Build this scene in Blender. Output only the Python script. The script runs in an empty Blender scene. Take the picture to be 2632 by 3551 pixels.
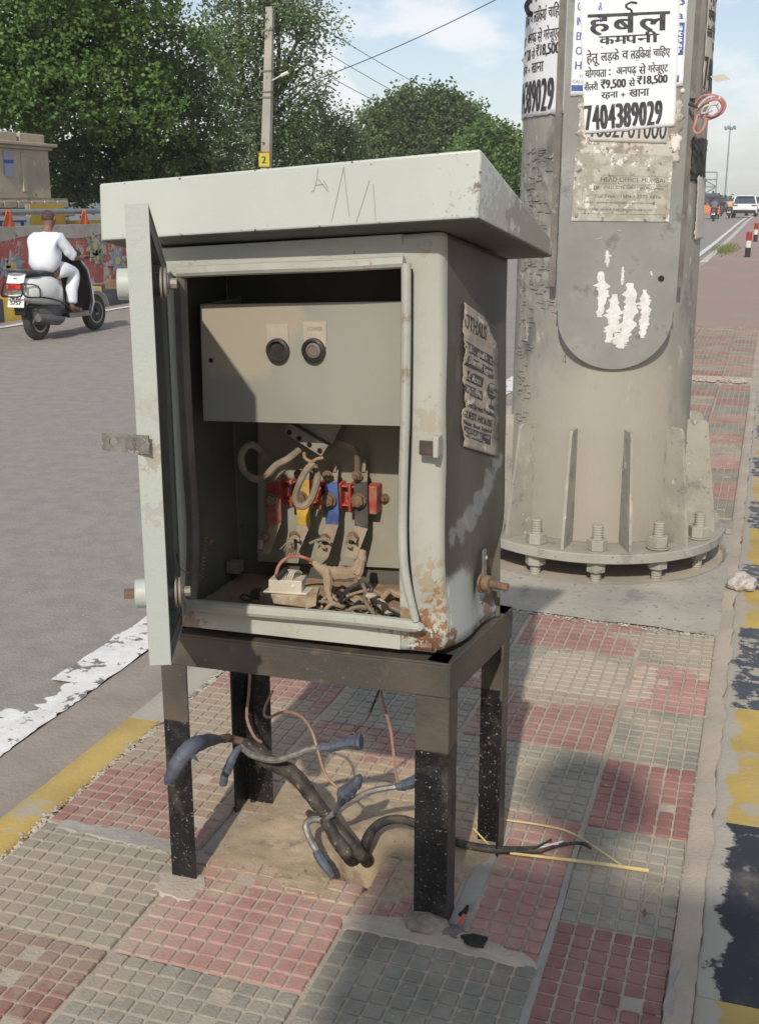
import bpy, bmesh, math, random
from mathutils import Vector, Matrix, noise as mnoise
random.seed(7)
S = bpy.context.scene
COL = S.collection
R = math.radians
PI = math.pi

# ------------------------------------------------------------------ camera
# world: x across the road (0 = right kerb of the footpath), y along the road, z up, metres
cam_data = bpy.data.cameras.new('camera')
cam_data.sensor_fit = 'HORIZONTAL'
cam_data.sensor_width = 36.0
cam_data.lens = 54.48
cam_data.clip_start = 0.05
cam_data.clip_end = 4000
cam = bpy.data.objects.new('camera', cam_data)
COL.objects.link(cam)
cam.location = (0, 0, 1.4)
cam.rotation_euler = (R(90 - 15.088), 0, R(18.453))
S.camera = cam

# ------------------------------------------------------------------ world, sun, exposure
SHX, SHY, ELEV = -0.125, 0.992, R(36.3)          # direction the shadows fall, sun height
W = bpy.data.worlds.new('World')
S.world = W
W.use_nodes = True
nt = W.node_tree
for n in list(nt.nodes):
    nt.nodes.remove(n)
def wn(t, **k):
    n = nt.nodes.new(t)
    for a, v in k.items():
        setattr(n, a, v)
    return n
wout = wn('ShaderNodeOutputWorld')
wbg = wn('ShaderNodeBackground')
wbg.inputs['Strength'].default_value = 0.115
sky = wn('ShaderNodeTexSky', sky_type='NISHITA')
sky.sun_disc = False
sky.sun_elevation = ELEV
sky.sun_rotation = math.atan2(-SHX, -SHY)
sky.air_density = 1.0
sky.dust_density = 1.0
sky.ozone_density = 1.6
tc = wn('ShaderNodeTexCoord')
mp = wn('ShaderNodeMapping')
mp.inputs['Scale'].default_value = (1, 1, 2.6)
mp.inputs['Location'].default_value = (0.35, 0.2, 0.12)
cn = wn('ShaderNodeTexNoise')
cn.inputs['Scale'].default_value = 5.5
cn.inputs['Detail'].default_value = 9
cn.inputs['Roughness'].default_value = 0.56
cr = wn('ShaderNodeMapRange', interpolation_type='SMOOTHSTEP')
cr.inputs['From Min'].default_value = 0.44
cr.inputs['From Max'].default_value = 0.66
cr.inputs['To Max'].default_value = 0.80
sep = wn('ShaderNodeSeparateXYZ')
hz = wn('ShaderNodeMapRange', interpolation_type='SMOOTHSTEP')
hz.inputs['From Min'].default_value = -0.02
hz.inputs['From Max'].default_value = 0.30
hz.inputs['To Min'].default_value = 0.40
hz.inputs['To Max'].default_value = 0.0
mx = wn('ShaderNodeMath', operation='MAXIMUM')
mixc = wn('ShaderNodeMix', data_type='RGBA')
mixc.inputs['B'].default_value = (8.6, 8.6, 8.7, 1)
L = nt.links.new
L(tc.outputs['Generated'], mp.inputs['Vector'])
L(mp.outputs['Vector'], cn.inputs['Vector'])
last = cn.outputs['Fac']
for d_, rad_, amt_ in (((-0.3557,0.9307,0.0854), 0.045, 0.26), ((-0.3626,0.9264,0.1011), 0.03, 0.18), ((-0.3356,0.939,0.0749), 0.03, 0.18), ((-0.2485,0.9577,0.1451), 0.10, 0.13), ((-0.4049,0.9049,0.1314), 0.09, 0.12), ((-0.0364,0.9973,0.0633), 0.07, 0.12), ((-0.2095,0.9707,0.1177), 0.06, -0.10), ((-0.2885,0.9518,0.1046), 0.07, -0.08)):
    dn_ = wn('ShaderNodeVectorMath', operation='DISTANCE')
    nv_ = wn('ShaderNodeVectorMath', operation='NORMALIZE')
    L(tc.outputs['Generated'], nv_.inputs[0])
    L(nv_.outputs[0], dn_.inputs[0])
    dn_.inputs[1].default_value = d_
    mr_ = wn('ShaderNodeMapRange', interpolation_type='SMOOTHSTEP')
    mr_.inputs['From Min'].default_value = 0.0
    mr_.inputs['From Max'].default_value = rad_
    mr_.inputs['To Min'].default_value = amt_
    mr_.inputs['To Max'].default_value = 0.0
    L(dn_.outputs['Value'], mr_.inputs['Value'])
    ad_ = wn('ShaderNodeMath', operation='ADD')
    L(last, ad_.inputs[0])
    L(mr_.outputs['Result'], ad_.inputs[1])
    last = ad_.outputs[0]
L(last, cr.inputs['Value'])
L(tc.outputs['Generated'], sep.inputs['Vector'])
L(sep.outputs['Z'], hz.inputs['Value'])
L(cr.outputs['Result'], mx.inputs[0])
L(hz.outputs['Result'], mx.inputs[1])
L(mx.outputs[0], mixc.inputs['Factor'])
L(sky.outputs['Color'], mixc.inputs['A'])
L(mixc.outputs['Result'], wbg.inputs['Color'])
L(wbg.outputs['Background'], wout.inputs['Surface'])

sun_data = bpy.data.lights.new('sun', 'SUN')
sun_data.energy = 3.15
sun_data.angle = R(0.9)
sun_data.color = (1.0, 0.935, 0.835)
sun = bpy.data.objects.new('sun', sun_data)
COL.objects.link(sun)
sdir = Vector((SHX * math.cos(ELEV), SHY * math.cos(ELEV), -math.sin(ELEV)))
sun.rotation_euler = sdir.to_track_quat('-Z', 'Y').to_euler()
sun.location = (3, -6, 8)

S.view_settings.view_transform = 'Standard'
S.view_settings.look = 'None'
S.view_settings.exposure = 0.10
S.view_settings.gamma = 1.0
S.view_settings.use_curve_mapping = False

# ------------------------------------------------------------------ materials
def mat(name, c1, c2=None, s=6.0, rough=0.6, metal=0.0, bump=0.0, bs=60.0, stains=(), spots=(),
        tint=0.0, edge=None, coord='Object', stretch=None, det=5, spec=0.4, island=0.0, mrange=(0.35, 0.65)):
    """c1/c2 mixed by noise; stains = (colour, scale, threshold, softness[, rough]) noise masks;
    spots = (colour, centre in world space, radius, wobble, amount) worn, dirty or painted-lit places"""
    m = bpy.data.materials.new(name)
    m.use_nodes = True
    t = m.node_tree
    b = t.nodes['Principled BSDF']
    N = t.nodes.new
    K = t.links.new
    b.inputs['Roughness'].default_value = rough
    b.inputs['Metallic'].default_value = metal
    b.inputs['Specular IOR Level'].default_value = spec
    tcn = N('ShaderNodeTexCoord')
    geo = N('ShaderNodeNewGeometry')
    vec = geo.outputs['Position'] if coord == 'World' else tcn.outputs[coord]
    if stretch:
        mpn = N('ShaderNodeMapping')
        mpn.inputs['Scale'].default_value = stretch
        K(vec, mpn.inputs['Vector'])
        vec = mpn.outputs['Vector']
    def noise(sc, d=det, r=0.6):
        n = N('ShaderNodeTexNoise')
        n.inputs['Scale'].default_value = sc
        n.inputs['Detail'].default_value = d
        n.inputs['Roughness'].default_value = r
        K(vec, n.inputs['Vector'])
        return n.outputs['Fac']
    def mix(fac, a, bcol):
        x = N('ShaderNodeMix')
        x.data_type = 'RGBA'
        if isinstance(fac, float):
            x.inputs['Factor'].default_value = fac
        else:
            K(fac, x.inputs['Factor'])
        if isinstance(a, tuple):
            x.inputs['A'].default_value = (*a, 1)
        else:
            K(a, x.inputs['A'])
        x.inputs['B'].default_value = (*bcol, 1)
        return x.outputs['Result']
    def rng(v, a, c, lo=0.0, hi=1.0):
        x = N('ShaderNodeMapRange')
        x.interpolation_type = 'SMOOTHSTEP'
        x.inputs['From Min'].default_value = a
        x.inputs['From Max'].default_value = c
        x.inputs['To Min'].default_value = lo
        x.inputs['To Max'].default_value = hi
        K(v, x.inputs['Value'])
        return x.outputs['Result']
    col = c1
    if c2:
        col = mix(rng(noise(s), *mrange), c1, c2)
    for st in stains:
        col = mix(rng(noise(st[1], 7, 0.68), st[2], st[2] + st[3]), col, st[0])
    for sp in spots:
        d = N('ShaderNodeVectorMath')
        d.operation = 'DISTANCE'
        K(geo.outputs['Position'], d.inputs[0])
        d.inputs[1].default_value = sp[1]
        nn = N('ShaderNodeTexNoise')
        nn.inputs['Scale'].default_value = sp[5] if len(sp) > 5 else 22
        nn.inputs['Detail'].default_value = 7
        nn.inputs['Roughness'].default_value = 0.7
        K(geo.outputs['Position'], nn.inputs['Vector'])
        ml = N('ShaderNodeMath')
        ml.operation = 'MULTIPLY_ADD'
        K(nn.outputs['Fac'], ml.inputs[0])
        ml.inputs[1].default_value = sp[3] * 6
        ml.inputs[2].default_value = -sp[3] * 3
        ad = N('ShaderNodeMath')
        ad.operation = 'ADD'
        K(d.outputs['Value'], ad.inputs[0])
        K(ml.outputs[0], ad.inputs[1])
        r_ = sp[2]
        col = mix(rng(ad.outputs[0], r_ * 0.65, r_, sp[4], 0.0), col, sp[0])
    if edge:                       # paint worn off along the kerb edge (world x below a ragged line)
        sx_ = N('ShaderNodeSeparateXYZ')
        K(geo.outputs['Position'], sx_.inputs[0])
        en = N('ShaderNodeTexNoise')
        en.inputs['Scale'].default_value = edge[3]
        en.inputs['Detail'].default_value = 8
        en.inputs['Roughness'].default_value = 0.72
        K(geo.outputs['Position'], en.inputs['Vector'])
        ea = N('ShaderNodeMath')
        ea.operation = 'MULTIPLY_ADD'
        K(en.outputs['Fac'], ea.inputs[0])
        ea.inputs[1].default_value = edge[2]
        K(sx_.outputs['X'], ea.inputs[2])
        ex = rng(ea.outputs[0], edge[1] + edge[2] * .5 - .006, edge[1] + edge[2] * .5 + .006, 1.0, 0.0)
        col = mix(ex, col, edge[0])
    if tint or island:
        hs = N('ShaderNodeHueSaturation')
        oi = N('ShaderNodeObjectInfo')
        src = geo.outputs['Random Per Island'] if island else oi.outputs['Random']
        am = island or tint
        K(rng(src, 0, 1, 1 - am, 1 + am), hs.inputs['Value'])
        if isinstance(col, tuple):
            hs.inputs['Color'].default_value = (*col, 1)
        else:
            K(col, hs.inputs['Color'])
        col = hs.outputs['Color']
    if isinstance(col, tuple):
        b.inputs['Base Color'].default_value = (*col, 1)
    else:
        K(col, b.inputs['Base Color'])
    if bump:
        bn = N('ShaderNodeBump')
        bn.inputs['Strength'].default_value = 1.0
        bn.inputs['Distance'].default_value = bump
        K(noise(bs, 4, 0.62), bn.inputs['Height'])
        K(bn.outputs['Normal'], b.inputs['Normal'])
    return m

DUST = (0.42, 0.335, 0.245)
RUST = (0.15, 0.065, 0.03)
M = {}
# ------------------------------------------------------------------ mesh helpers
def base_of(parent):
    v = Vector((0, 0, 0))
    p = parent
    while p is not None:
        v += p.location
        p = p.parent
    return v

class MB:
    def __init__(self):
        self.v = []
        self.f = []
        self.m = []
    def add(self, vs, fs, mi=0):
        o = len(self.v)
        self.v += [tuple(p) for p in vs]
        self.f += [tuple(i + o for i in f) for f in fs]
        self.m += [mi] * len(fs)
        return self
    def hexa(self, c, mi=0):
        """eight corners: bottom ring of four, top ring of four"""
        return self.add(c, [(3, 2, 1, 0), (4, 5, 6, 7), (0, 1, 5, 4), (1, 2, 6, 5), (2, 3, 7, 6), (3, 0, 4, 7)], mi)
    def box(self, c, sz, rz=0.0, mi=0, mtx=None):
        x, y, z = sz[0] / 2, sz[1] / 2, sz[2] / 2
        p = [Vector(q) for q in ((-x, -y, -z), (x, -y, -z), (x, y, -z), (-x, y, -z), (-x, -y, z), (x, -y, z), (x, y, z), (-x, y, z))]
        if mtx is not None:
            p = [mtx @ q for q in p]
        elif rz:
            mt = Matrix.Rotation(rz, 3, 'Z')
            p = [mt @ q for q in p]
        return self.hexa([q + Vector(c) for q in p], mi)
    def slab(self, pts, n, t, mi=0):
        """polygon pts thickened by t along n"""
        n = Vector(n).normalized() * t
        k = len(pts)
        a = [Vector(p) for p in pts]
        b = [p + n for p in a]
        fs = [tuple(range(k))[::-1], tuple(range(k, 2 * k))] + [(i, (i + 1) % k, k + (i + 1) % k, k + i) for i in range(k)]
        return self.add(a + b, fs, mi)
    def tube(self, pts, r, n=8, mi=0, cap=True, sm=0, flat=1.0, jit=0.0, rj=0.0):
        P = [Vector(p) for p in pts]
        rr = list(r) if isinstance(r, (list, tuple)) else [r] * len(P)
        if sm and len(P) > 2:
            Q, q = [], []
            for i in range(len(P) - 1):
                p0 = P[max(i - 1, 0)]; p1 = P[i]; p2 = P[i + 1]; p3 = P[min(i + 2, len(P) - 1)]
                for k in range(sm):
                    t = k / sm
                    Q.append(0.5 * ((2 * p1) + (p2 - p0) * t + (2 * p0 - 5 * p1 + 4 * p2 - p3) * t * t + (3 * p1 - p0 - 3 * p2 + p3) * t ** 3))
                    q.append(rr[i] * (1 - t) + rr[i + 1] * t)
            Q.append(P[-1]); q.append(rr[-1])
            P, rr = Q, q
        if jit:
            P = [p + Vector((random.uniform(-jit, jit), random.uniform(-jit, jit), random.uniform(-jit, jit))) for p in P]
        if rj:
            rr = [q * (1 + random.uniform(-rj, rj)) for q in rr]
        vs, fs = [], []
        up = None
        for i, p in enumerate(P):
            d = (P[min(i + 1, len(P) - 1)] - P[max(i - 1, 0)])
            if d.length < 1e-9:
                d = Vector((0, 0, 1))
            d.normalize()
            if up is None:
                up = d.orthogonal().normalized()
            else:
                up = (up - d * up.dot(d))
                up = up.normalized() if up.length > 1e-6 else d.orthogonal().normalized()
            sd = d.cross(up)
            for k in range(n):
                a = 2 * PI * k / n
                vs.append(p + up * math.cos(a) * rr[i] + sd * math.sin(a) * rr[i] * flat)
        for i in range(len(P) - 1):
            for k in range(n):
                fs.append((i * n + k, i * n + (k + 1) % n, (i + 1) * n + (k + 1) % n, (i + 1) * n + k))
        if cap:
            fs.append(tuple(range(n))[::-1])
            fs.append(tuple(range((len(P) - 1) * n, len(P) * n)))
        return self.add(vs, fs, mi)
    def cyl(self, p0, p1, r0, r1=None, n=12, mi=0):
        return self.tube([p0, p1], [r0, r0 if r1 is None else r1], n, mi)
    def lathe(self, c, prof, n=20, mi=0, axis=None, a0=0.0):
        """prof = [(radius, height)...] round the axis through c"""
        ax = Vector(axis or (0, 0, 1)).normalized()
        u = ax.orthogonal().normalized() if axis else Vector((1, 0, 0))
        w = ax.cross(u)
        c = Vector(c)
        vs, fs = [], []
        for r, h in prof:
            for k in range(n):
                a = 2 * PI * k / n + a0
                vs.append(c + ax * h + (u * math.cos(a) + w * math.sin(a)) * r)
        for i in range(len(prof) - 1):
            for k in range(n):
                fs.append((i * n + k, i * n + (k + 1) % n, (i + 1) * n + (k + 1) % n, (i + 1) * n + k))
        fs.append(tuple(range(n))[::-1])
        fs.append(tuple(range((len(prof) - 1) * n, len(prof) * n)))
        return self.add(vs, fs, mi)
    def thread(self, p0, p1, r, turns, mi=0, n=12):
        d = Vector(p1) - Vector(p0)
        prof = []
        for i in range(turns):
            h = d.length * i / turns
            st = d.length / turns
            prof += [(r * 0.86, h), (r, h + st * 0.4), (r, h + st * 0.6), (r * 0.86, h + st * 0.95)]
        prof.append((r * 0.7, d.length))
        return self.lathe(p0, prof, n, mi, axis=d)
    def grid(self, fn, nu, nv, mi=0, closed=False):
        vs = [fn(i / nu, j / nv) for j in range(nv + 1) for i in range(nu + 1)]
        w = nu + 1
        fs = [(j * w + i, j * w + i + 1, (j + 1) * w + i + 1, (j + 1) * w + i) for j in range(nv) for i in range(nu)]
        return self.add(vs, fs, mi)
    def build(self, name, mats, parent=None, smooth=True, bevel=0.0, seg=2, angle=35, solid=0.0, weld=False):
        off = base_of(parent)
        me = bpy.data.meshes.new(name)
        me.from_pydata([(p[0] - off.x, p[1] - off.y, p[2] - off.z) for p in self.v], [], self.f)
        if not isinstance(mats, (list, tuple)):
            mats = [mats]
        for m_ in mats:
            me.materials.append(m_)
        me.polygons.foreach_set('material_index', self.m)
        me.update()
        if weld:
            bm = bmesh.new(); bm.from_mesh(me)
            bmesh.ops.remove_doubles(bm, verts=bm.verts, dist=1e-5)
            bmesh.ops.recalc_face_normals(bm, faces=bm.faces)
            bm.to_mesh(me); bm.free()
        if smooth:
            me.shade_smooth()
            me.set_sharp_from_angle(angle=R(angle))
        o = bpy.data.objects.new(name, me)
        COL.objects.link(o)
        if parent is not None:
            o.parent = parent
        if solid:
            md = o.modifiers.new('thickness', 'SOLIDIFY')
            md.thickness = solid
            md.offset = 0
        if bevel:
            md = o.modifiers.new('bevel', 'BEVEL')
            md.width = bevel
            md.segments = seg
            md.limit_method = 'ANGLE'
            md.angle_limit = R(40)
        return o

def tag(o, label=None, cat=None, group=None, kind=None):
    if label: o['label'] = label
    if cat: o['category'] = cat
    if group: o['group'] = group
    if kind: o['kind'] = kind
    return o
def thing(name, loc, label, cat, group=None):
    o = bpy.data.objects.new(name, None)
    o.empty_display_size = 0.1
    COL.objects.link(o)
    o.location = loc
    return tag(o, label, cat, group)
def copy_tree(o, parent=None):
    c = o.copy()
    COL.objects.link(c)
    if parent is not None:
        c.parent = parent
    for ch in list(o.children):
        copy_tree(ch, c)
    return c

# lettering: the built-in font turned into flat polygons in a unit frame
_tc = {}
def text_polys(s):
    if s in _tc:
        return _tc[s]
    cu = bpy.data.curves.new('lettering', 'FONT')
    cu.body = s
    cu.resolution_u = 3
    ob = bpy.data.objects.new('lettering', cu)
    COL.objects.link(ob)
    dg = bpy.context.evaluated_depsgraph_get()
    ev = ob.evaluated_get(dg)
    me = ev.to_mesh()
    vs = [(v.co.x, v.co.y) for v in me.vertices]
    fs = [tuple(p.vertices) for p in me.polygons]
    ev.to_mesh_clear()
    bpy.data.objects.remove(ob)
    bpy.data.curves.remove(cu)
    if not vs:
        vs, fs = [(0, 0), (1, 0), (1, 1)], []
    x0 = min(v[0] for v in vs); x1 = max(v[0] for v in vs)
    y0 = min(v[1] for v in vs); y1 = max(v[1] for v in vs)
    _tc[s] = ([((v[0] - x0) / (x1 - x0), (v[1] - y0) / (y1 - y0)) for v in vs], fs)
    return _tc[s]
def put_text(mb, s, x0, x1, y0, y1, fn, mi=0, bold=0.0):
    """letters filling the box x0..x1, y0..y1 of a surface; fn(u, v, lift) gives the point"""
    vs, fs = text_polys(s)
    for k, dx in enumerate((0,) if not bold else (-bold, 0, bold)):
        mb.add([fn(x0 + (x1 - x0) * a + dx, y0 + (y1 - y0) * b, 0.0001 * k) for a, b in vs], fs, mi)

def lerp(a, b, t):
    return Vector(a) * (1 - t) + Vector(b) * t
def quad_fn(bl, br, tr, tl):
    bl, br, tr, tl = map(Vector, (bl, br, tr, tl))
    def f(u, v, w=0.0):
        return (bl * (1 - u) + br * u) * (1 - v) + (tl * (1 - u) + tr * u) * v
    return f

# ================================================================== THE SETTING
M['asphalt'] = mat('asphalt', (0.275, 0.248, 0.215), (0.325, 0.294, 0.255), s=9, rough=0.85, bump=0.006, bs=85,
    stains=[((0.50, 0.45, 0.38), 130, 0.60, 0.05), ((0.10, 0.09, 0.08), 100, 0.61, 0.05), ((0.35, 0.315, 0.27), 0.7, 0.5, 0.3), ((0.20, 0.18, 0.16), 1.6, .64, .08)], coord='World', det=8)
M['asphalt_far'] = mat('asphalt_far', (0.105, 0.105, 0.105), (0.13, 0.13, 0.128), s=0.6, rough=0.8, coord='World')
M['gutter'] = mat('gutter_concrete', (0.34, 0.285, 0.235), (0.27, 0.235, 0.20), s=5, rough=0.9, bump=0.004, bs=60,
    stains=[((0.42, 0.36, 0.29), 2.5, 0.55, 0.2), ((0.12, 0.11, 0.10), 60, 0.70, 0.04)], coord='World')
M['soil'] = mat('soil', (0.26, 0.21, 0.15), (0.33, 0.27, 0.2), s=2, rough=1, bump=0.01, bs=30, coord='World')
M['dust_bed'] = mat('dust_bed', (0.475, 0.40, 0.31), (0.38, 0.33, 0.26), s=4, rough=0.95, bump=0.003, bs=120,
    stains=[((0.26, 0.235, 0.20), 9, 0.64, 0.12), ((0.52, 0.44, 0.345), 3, 0.55, 0.2)], coord='World')
M['pad'] = mat('pad_concrete', (0.42, 0.38, 0.31), (0.33, 0.30, 0.25), s=3, rough=0.92, bump=0.004, bs=70,
    stains=[((0.24, 0.225, 0.20), 6, 0.57, 0.1), ((.20, .185, .16), 40, .60, .05), ((0.52, 0.46, 0.37), 2.2, 0.55, 0.25), ((0.10, 0.09, 0.08), 30, 0.74, 0.03)], coord='World')
M['pink_far'] = mat('pink_paving', (0.36, 0.245, 0.205), (0.33, 0.25, 0.215), s=0.8, rough=0.95, coord='World',
    stains=[((0.40, 0.31, 0.25), 0.5, 0.5, 0.3)])
def tile_mat(name, c1, c2, dusty=0.50):
    return mat(name, c1, c2, s=7, rough=0.9, bump=0.0022, bs=150, coord='World', tint=0.13,
        stains=[(DUST, 3.1, dusty, 0.22), ((0.15, 0.12, 0.11), 26, 0.66, 0.07), ((0.47, 0.42, 0.36), 38, 0.66, 0.06), ((0.33, 0.32, 0.30), 9, 0.66, 0.05)],
        spots=[((0.42, 0.325, 0.22), (-0.86, 2.30, 0), 0.42, 0.16, 0.92, 6), ((0.42, 0.335, 0.24), (-1.35, 2.62, 0), 0.36, 0.14, 0.85, 5),
               ((0.44, 0.37, 0.28), (-0.45, 3.26, 0), 0.24, 0.12, 0.85, 7), ((0.44, 0.37, 0.28), (-0.12, 3.65, 0), 0.26, 0.12, 0.8, 7),
               ((0.40, 0.33, 0.25), (-1.3, 1.72, 0), 0.34, 0.16, 0.6, 7), ((0.42, 0.35, 0.27), (-0.62, 1.25, 0), 0.34, 0.16, 0.5, 7)])
M['tile_red'] = tile_mat('tile_red', (0.330, 0.175, 0.142), (0.400, 0.240, 0.195), 0.50)
M['tile_dark_red'] = tile_mat('tile_dark_red', (0.245, 0.118, 0.097), (0.33, 0.175, 0.142), 0.53)
M['tile_grey'] = tile_mat('tile_grey', (0.235, 0.217, 0.172), (0.320, 0.288, 0.228), 0.50)
M['tile_dark_grey'] = tile_mat('tile_dark_grey', (0.185, 0.175, 0.140), (0.260, 0.238, 0.190), 0.54)
def paint_mat(name, col, under=(0.40, 0.36, 0.29), th=0.47, s=9, **k):
    return mat(name, col, tuple(min(1, c * 1.25) for c in col), s=4, rough=0.7, bump=0.002, bs=80, coord='World',
        stains=[(under, s, th, 0.05), (DUST, 1.7, 0.52, 0.3)] + list(k.get('extra', [])), spots=k.get('spots', ()), stretch=k.get('stretch'), edge=k.get('edge'))
M['kerb_yellow'] = paint_mat('kerb_yellow', (0.42, 0.30, 0.095), under=(0.42, 0.36, 0.26), th=0.55, s=5)
M['rkerb_yellow'] = paint_mat('right_kerb_yellow', (0.44, 0.31, 0.085), under=(0.42, 0.36, 0.26), th=0.56, s=6, edge=((.43, .385, .31), .012, .16, 9))
M['kerb_blue'] = paint_mat('kerb_blue', (0.030, 0.032, 0.040), under=(0.22, 0.20, 0.17), th=0.59, s=14, edge=((.43, .39, .32), .018, .20, 8))
M['kerb_blue_worn'] = paint_mat('kerb_blue_worn', (0.065, 0.070, 0.088), under=(0.40, 0.36, 0.29), th=0.52, s=22, edge=((.42, .38, .31), .0, .12, 12))
M['kerb_concrete'] = mat('kerb_concrete', (0.46, 0.41, 0.33), (0.34, 0.30, 0.25), s=9, rough=0.95, bump=0.006, bs=50, coord='World',
    stains=[((0.60, 0.57, 0.50), 12, 0.6, 0.06), ((0.10, 0.10, 0.12), 24, 0.68, 0.03)])
def crackle(name):
    m = mat(name, (0.82, 0.80, 0.76), (0.70, 0.68, 0.64), s=12, rough=0.7, bump=0.002, bs=90, coord='World',
        stains=[((0.20, 0.18, 0.165), 16, 0.565, 0.035), ((0.22, 0.2, 0.18), 70, 0.63, 0.03)])
    return m
M['white_line'] = crackle('white_line_paint')

TILE_ROWS = [1.00, 1.345, 1.69, 2.04, 2.385, 2.77, 3.115, 3.46, 3.81]
def prof(y):                       # the road climbs gently, then levels
    t = min(max((y - 30) / 60, 0), 1)
    return 0.40 * t * t * (3 - 2 * t)
def strip(name, xs, z, ys, m, zs=None, kind='structure', parent=None):
    mb = MB()
    x0, x1 = xs
    vs = []
    for y in ys:
        vs += [(x0, y, z + prof(y)), (x1, y, z + prof(y))]
    mb.add(vs, [(2 * i, 2 * i + 1, 2 * i + 3, 2 * i + 2) for i in range(len(ys) - 1)])
    o = mb.build(name, m, parent, smooth=True)
    if kind and parent is None: o['kind'] = kind
    return o
YS = [-25, -8, -3, 0, 3, 6, 10, 15, 20, 25, 30] + [30 + 6 * i for i in range(1, 21)]
g = MB()
g.add([(-340, -140, -0.62), (340, -140, -0.62), (340, 640, -0.62), (-340, 640, -0.62)], [(0, 1, 2, 3)])
tag(g.build('ground', M['soil'], smooth=False), kind='structure')
# carriageway, a real thickness under it
strip('road', (-9.36, -1.62), -0.10, YS, M['asphalt'])
emb = MB()
for (xa, xb) in ((-9.36, -1.62),):
    for i in range(len(YS) - 1):
        a, b = YS[i], YS[i + 1]
        emb.hexa([(xa, a, -0.7), (xb, a, -0.7), (xb, b, -0.7), (xa, b, -0.7),
                  (xa, a, prof(a) - 0.104), (xb, a, prof(a) - 0.104), (xb, b, prof(b) - 0.104), (xa, b, prof(b) - 0.104)])
tag(emb.build('road_bed', M['soil'], smooth=False), kind='structure')
strip('gutter', (-1.925, -1.62), -0.094, [y for y in YS if y < 40], M['gutter'])

# white edge line, ragged and broken
def ragged_poly(x0, x1, y0, y1, z, n=60, amp=0.012):
    L_, R_ = [], []
    for i in range(n + 1):
        y = y0 + (y1 - y0) * i / n
        L_.append((x0 + random.uniform(-amp, amp), y, z + prof(y)))
        R_.append((x1 + random.uniform(-amp, amp) * 0.4, y, z + prof(y)))
    vs = []
    for a, b in zip(L_, R_):
        vs += [a, b]
    return vs, [(2 * i, 2 * i + 1, 2 * i + 3, 2 * i + 2) for i in range(n)]
wl = MB()
wl.add(*ragged_poly(-2.105, -1.925, -2, 2.70, -0.089, 220))
wl.add(*ragged_poly(-2.02, -1.925, 2.70, 2.93, -0.089, 14, 0.02))
wl.add(*ragged_poly(-2.10, -1.925, 2.93, 30, -0.089, 400))
wl.add(*ragged_poly(-2.10, -1.94, 30, 120, -0.08, 60))
tag(wl.build('edge_line', M['white_line'], smooth=False), kind='structure')
cl = MB()
cl.add(*ragged_poly(-9.05, -8.92, -4, 120, -0.089, 200))
tag(cl.build('far_edge_line', M['white_line'], smooth=False), kind='structure')

# footpath: sunken dusty bed, tiles standing on it
fp = thing('footpath', (0, 0, 0), None, None)
fp['kind'] = 'structure'
if 'label' in fp: del fp['label']
bed = MB()
ys = [-8, -4, 0, 1.0, 3.83, 5.3, 9.7, 14.2]
bed.add([(x, y, -0.012) for y in ys for x in (-1.5, -0.0)], [(2 * i, 2 * i + 1, 2 * i + 3, 2 * i + 2) for i in range(len(ys) - 1) if ys[i] != 1.0])
def bedfn(u, v):
    x = -1.5 + 1.5 * u
    y = 1.0 + 3.0 * v
    n = mnoise.noise((x * 7, y * 7, 0)) * 0.0035 + mnoise.noise((x * 30, y * 30, 3)) * 0.0012
    n -= 0.10 * math.exp(-(math.hypot(x + 0.735, y - 2.10) / 0.055) ** 2)
    return (x, y, -0.0035 + n)
b2 = MB()
b2.grid(bedfn, 110, 220)
b2.build('mortar_bed', M['dust_bed'], fp)
bed.build('footpath_bed', M['dust_bed'], fp, smooth=False)
fb = MB()
fb.box((-0.75, 10, -0.43), (1.46, 70, 0.50))
fb.build('footpath_base', M['soil'], fp, smooth=False)

CELL = 0.0385
def tile_mesh(nx, ny, name, m, wx, wy, seed, lvl=1.0, simple=False):
    rnd = random.Random(seed)
    mb = MB()
    mb.box((0, 0, -0.012), (wx - 0.008, wy - 0.008, 0.022), mi=1)
    if simple:
        for i in range(nx):
            cx = (i + 0.5) * wx / nx - wx / 2
            mb.box((cx, 0, 0.001), (wx / nx - 0.008, wy - 0.016, 0.005))
    else:
        for i in range(nx):
            for j in range(ny):
                cx = (i + 0.5) * wx / nx - wx / 2 + rnd.uniform(-.0008, .0008)
                cy = (j + 0.5) * wy / ny - wy / 2 + rnd.uniform(-.0008, .0008)
                a = wx / nx / 2 - 0.0021
                b = wy / ny / 2 - 0.0021
                tp = 0.0029 * lvl * rnd.uniform(0.8, 1.15)
                t = 0.0019
                if rnd.random() < 0.06: tp *= 0.45
                if rnd.random() < 0.006: continue
                k = 0.0022
                o8 = lambda A, B, z, c: [(cx - A + c, cy - B, z), (cx + A - c, cy - B, z), (cx + A, cy - B + c, z), (cx + A, cy + B - c, z), (cx + A - c, cy + B, z), (cx - A + c, cy + B, z), (cx - A, cy + B - c, z), (cx - A, cy - B + c, z)]
                r0 = o8(a, b, -0.002, k)
                r1 = o8(a - t, b - t, tp, k * .9)
                r1 = [(p[0], p[1], p[2] + rnd.uniform(-.0005, .0005)) for p in r1]
                mb.add(r0 + r1, [tuple(range(8, 16))] + [(q, (q + 1) % 8, 8 + (q + 1) % 8, 8 + q) for q in range(8)])
    off = Vector((0, 0, 0))
    me = bpy.data.meshes.new(name)
    me.from_pydata(mb.v, [], mb.f)
    me.materials.append(m)
    me.materials.append(M['dust_bed'])
    me.polygons.foreach_set('material_index', mb.m)
    me.shade_smooth()
    me.set_sharp_from_angle(angle=R(22))
    return me
XC = [(-1.495, -1.105), (-1.095, -0.705), (-0.695, -0.31), (-0.300, -0.072)]
meshes = {}
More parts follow.
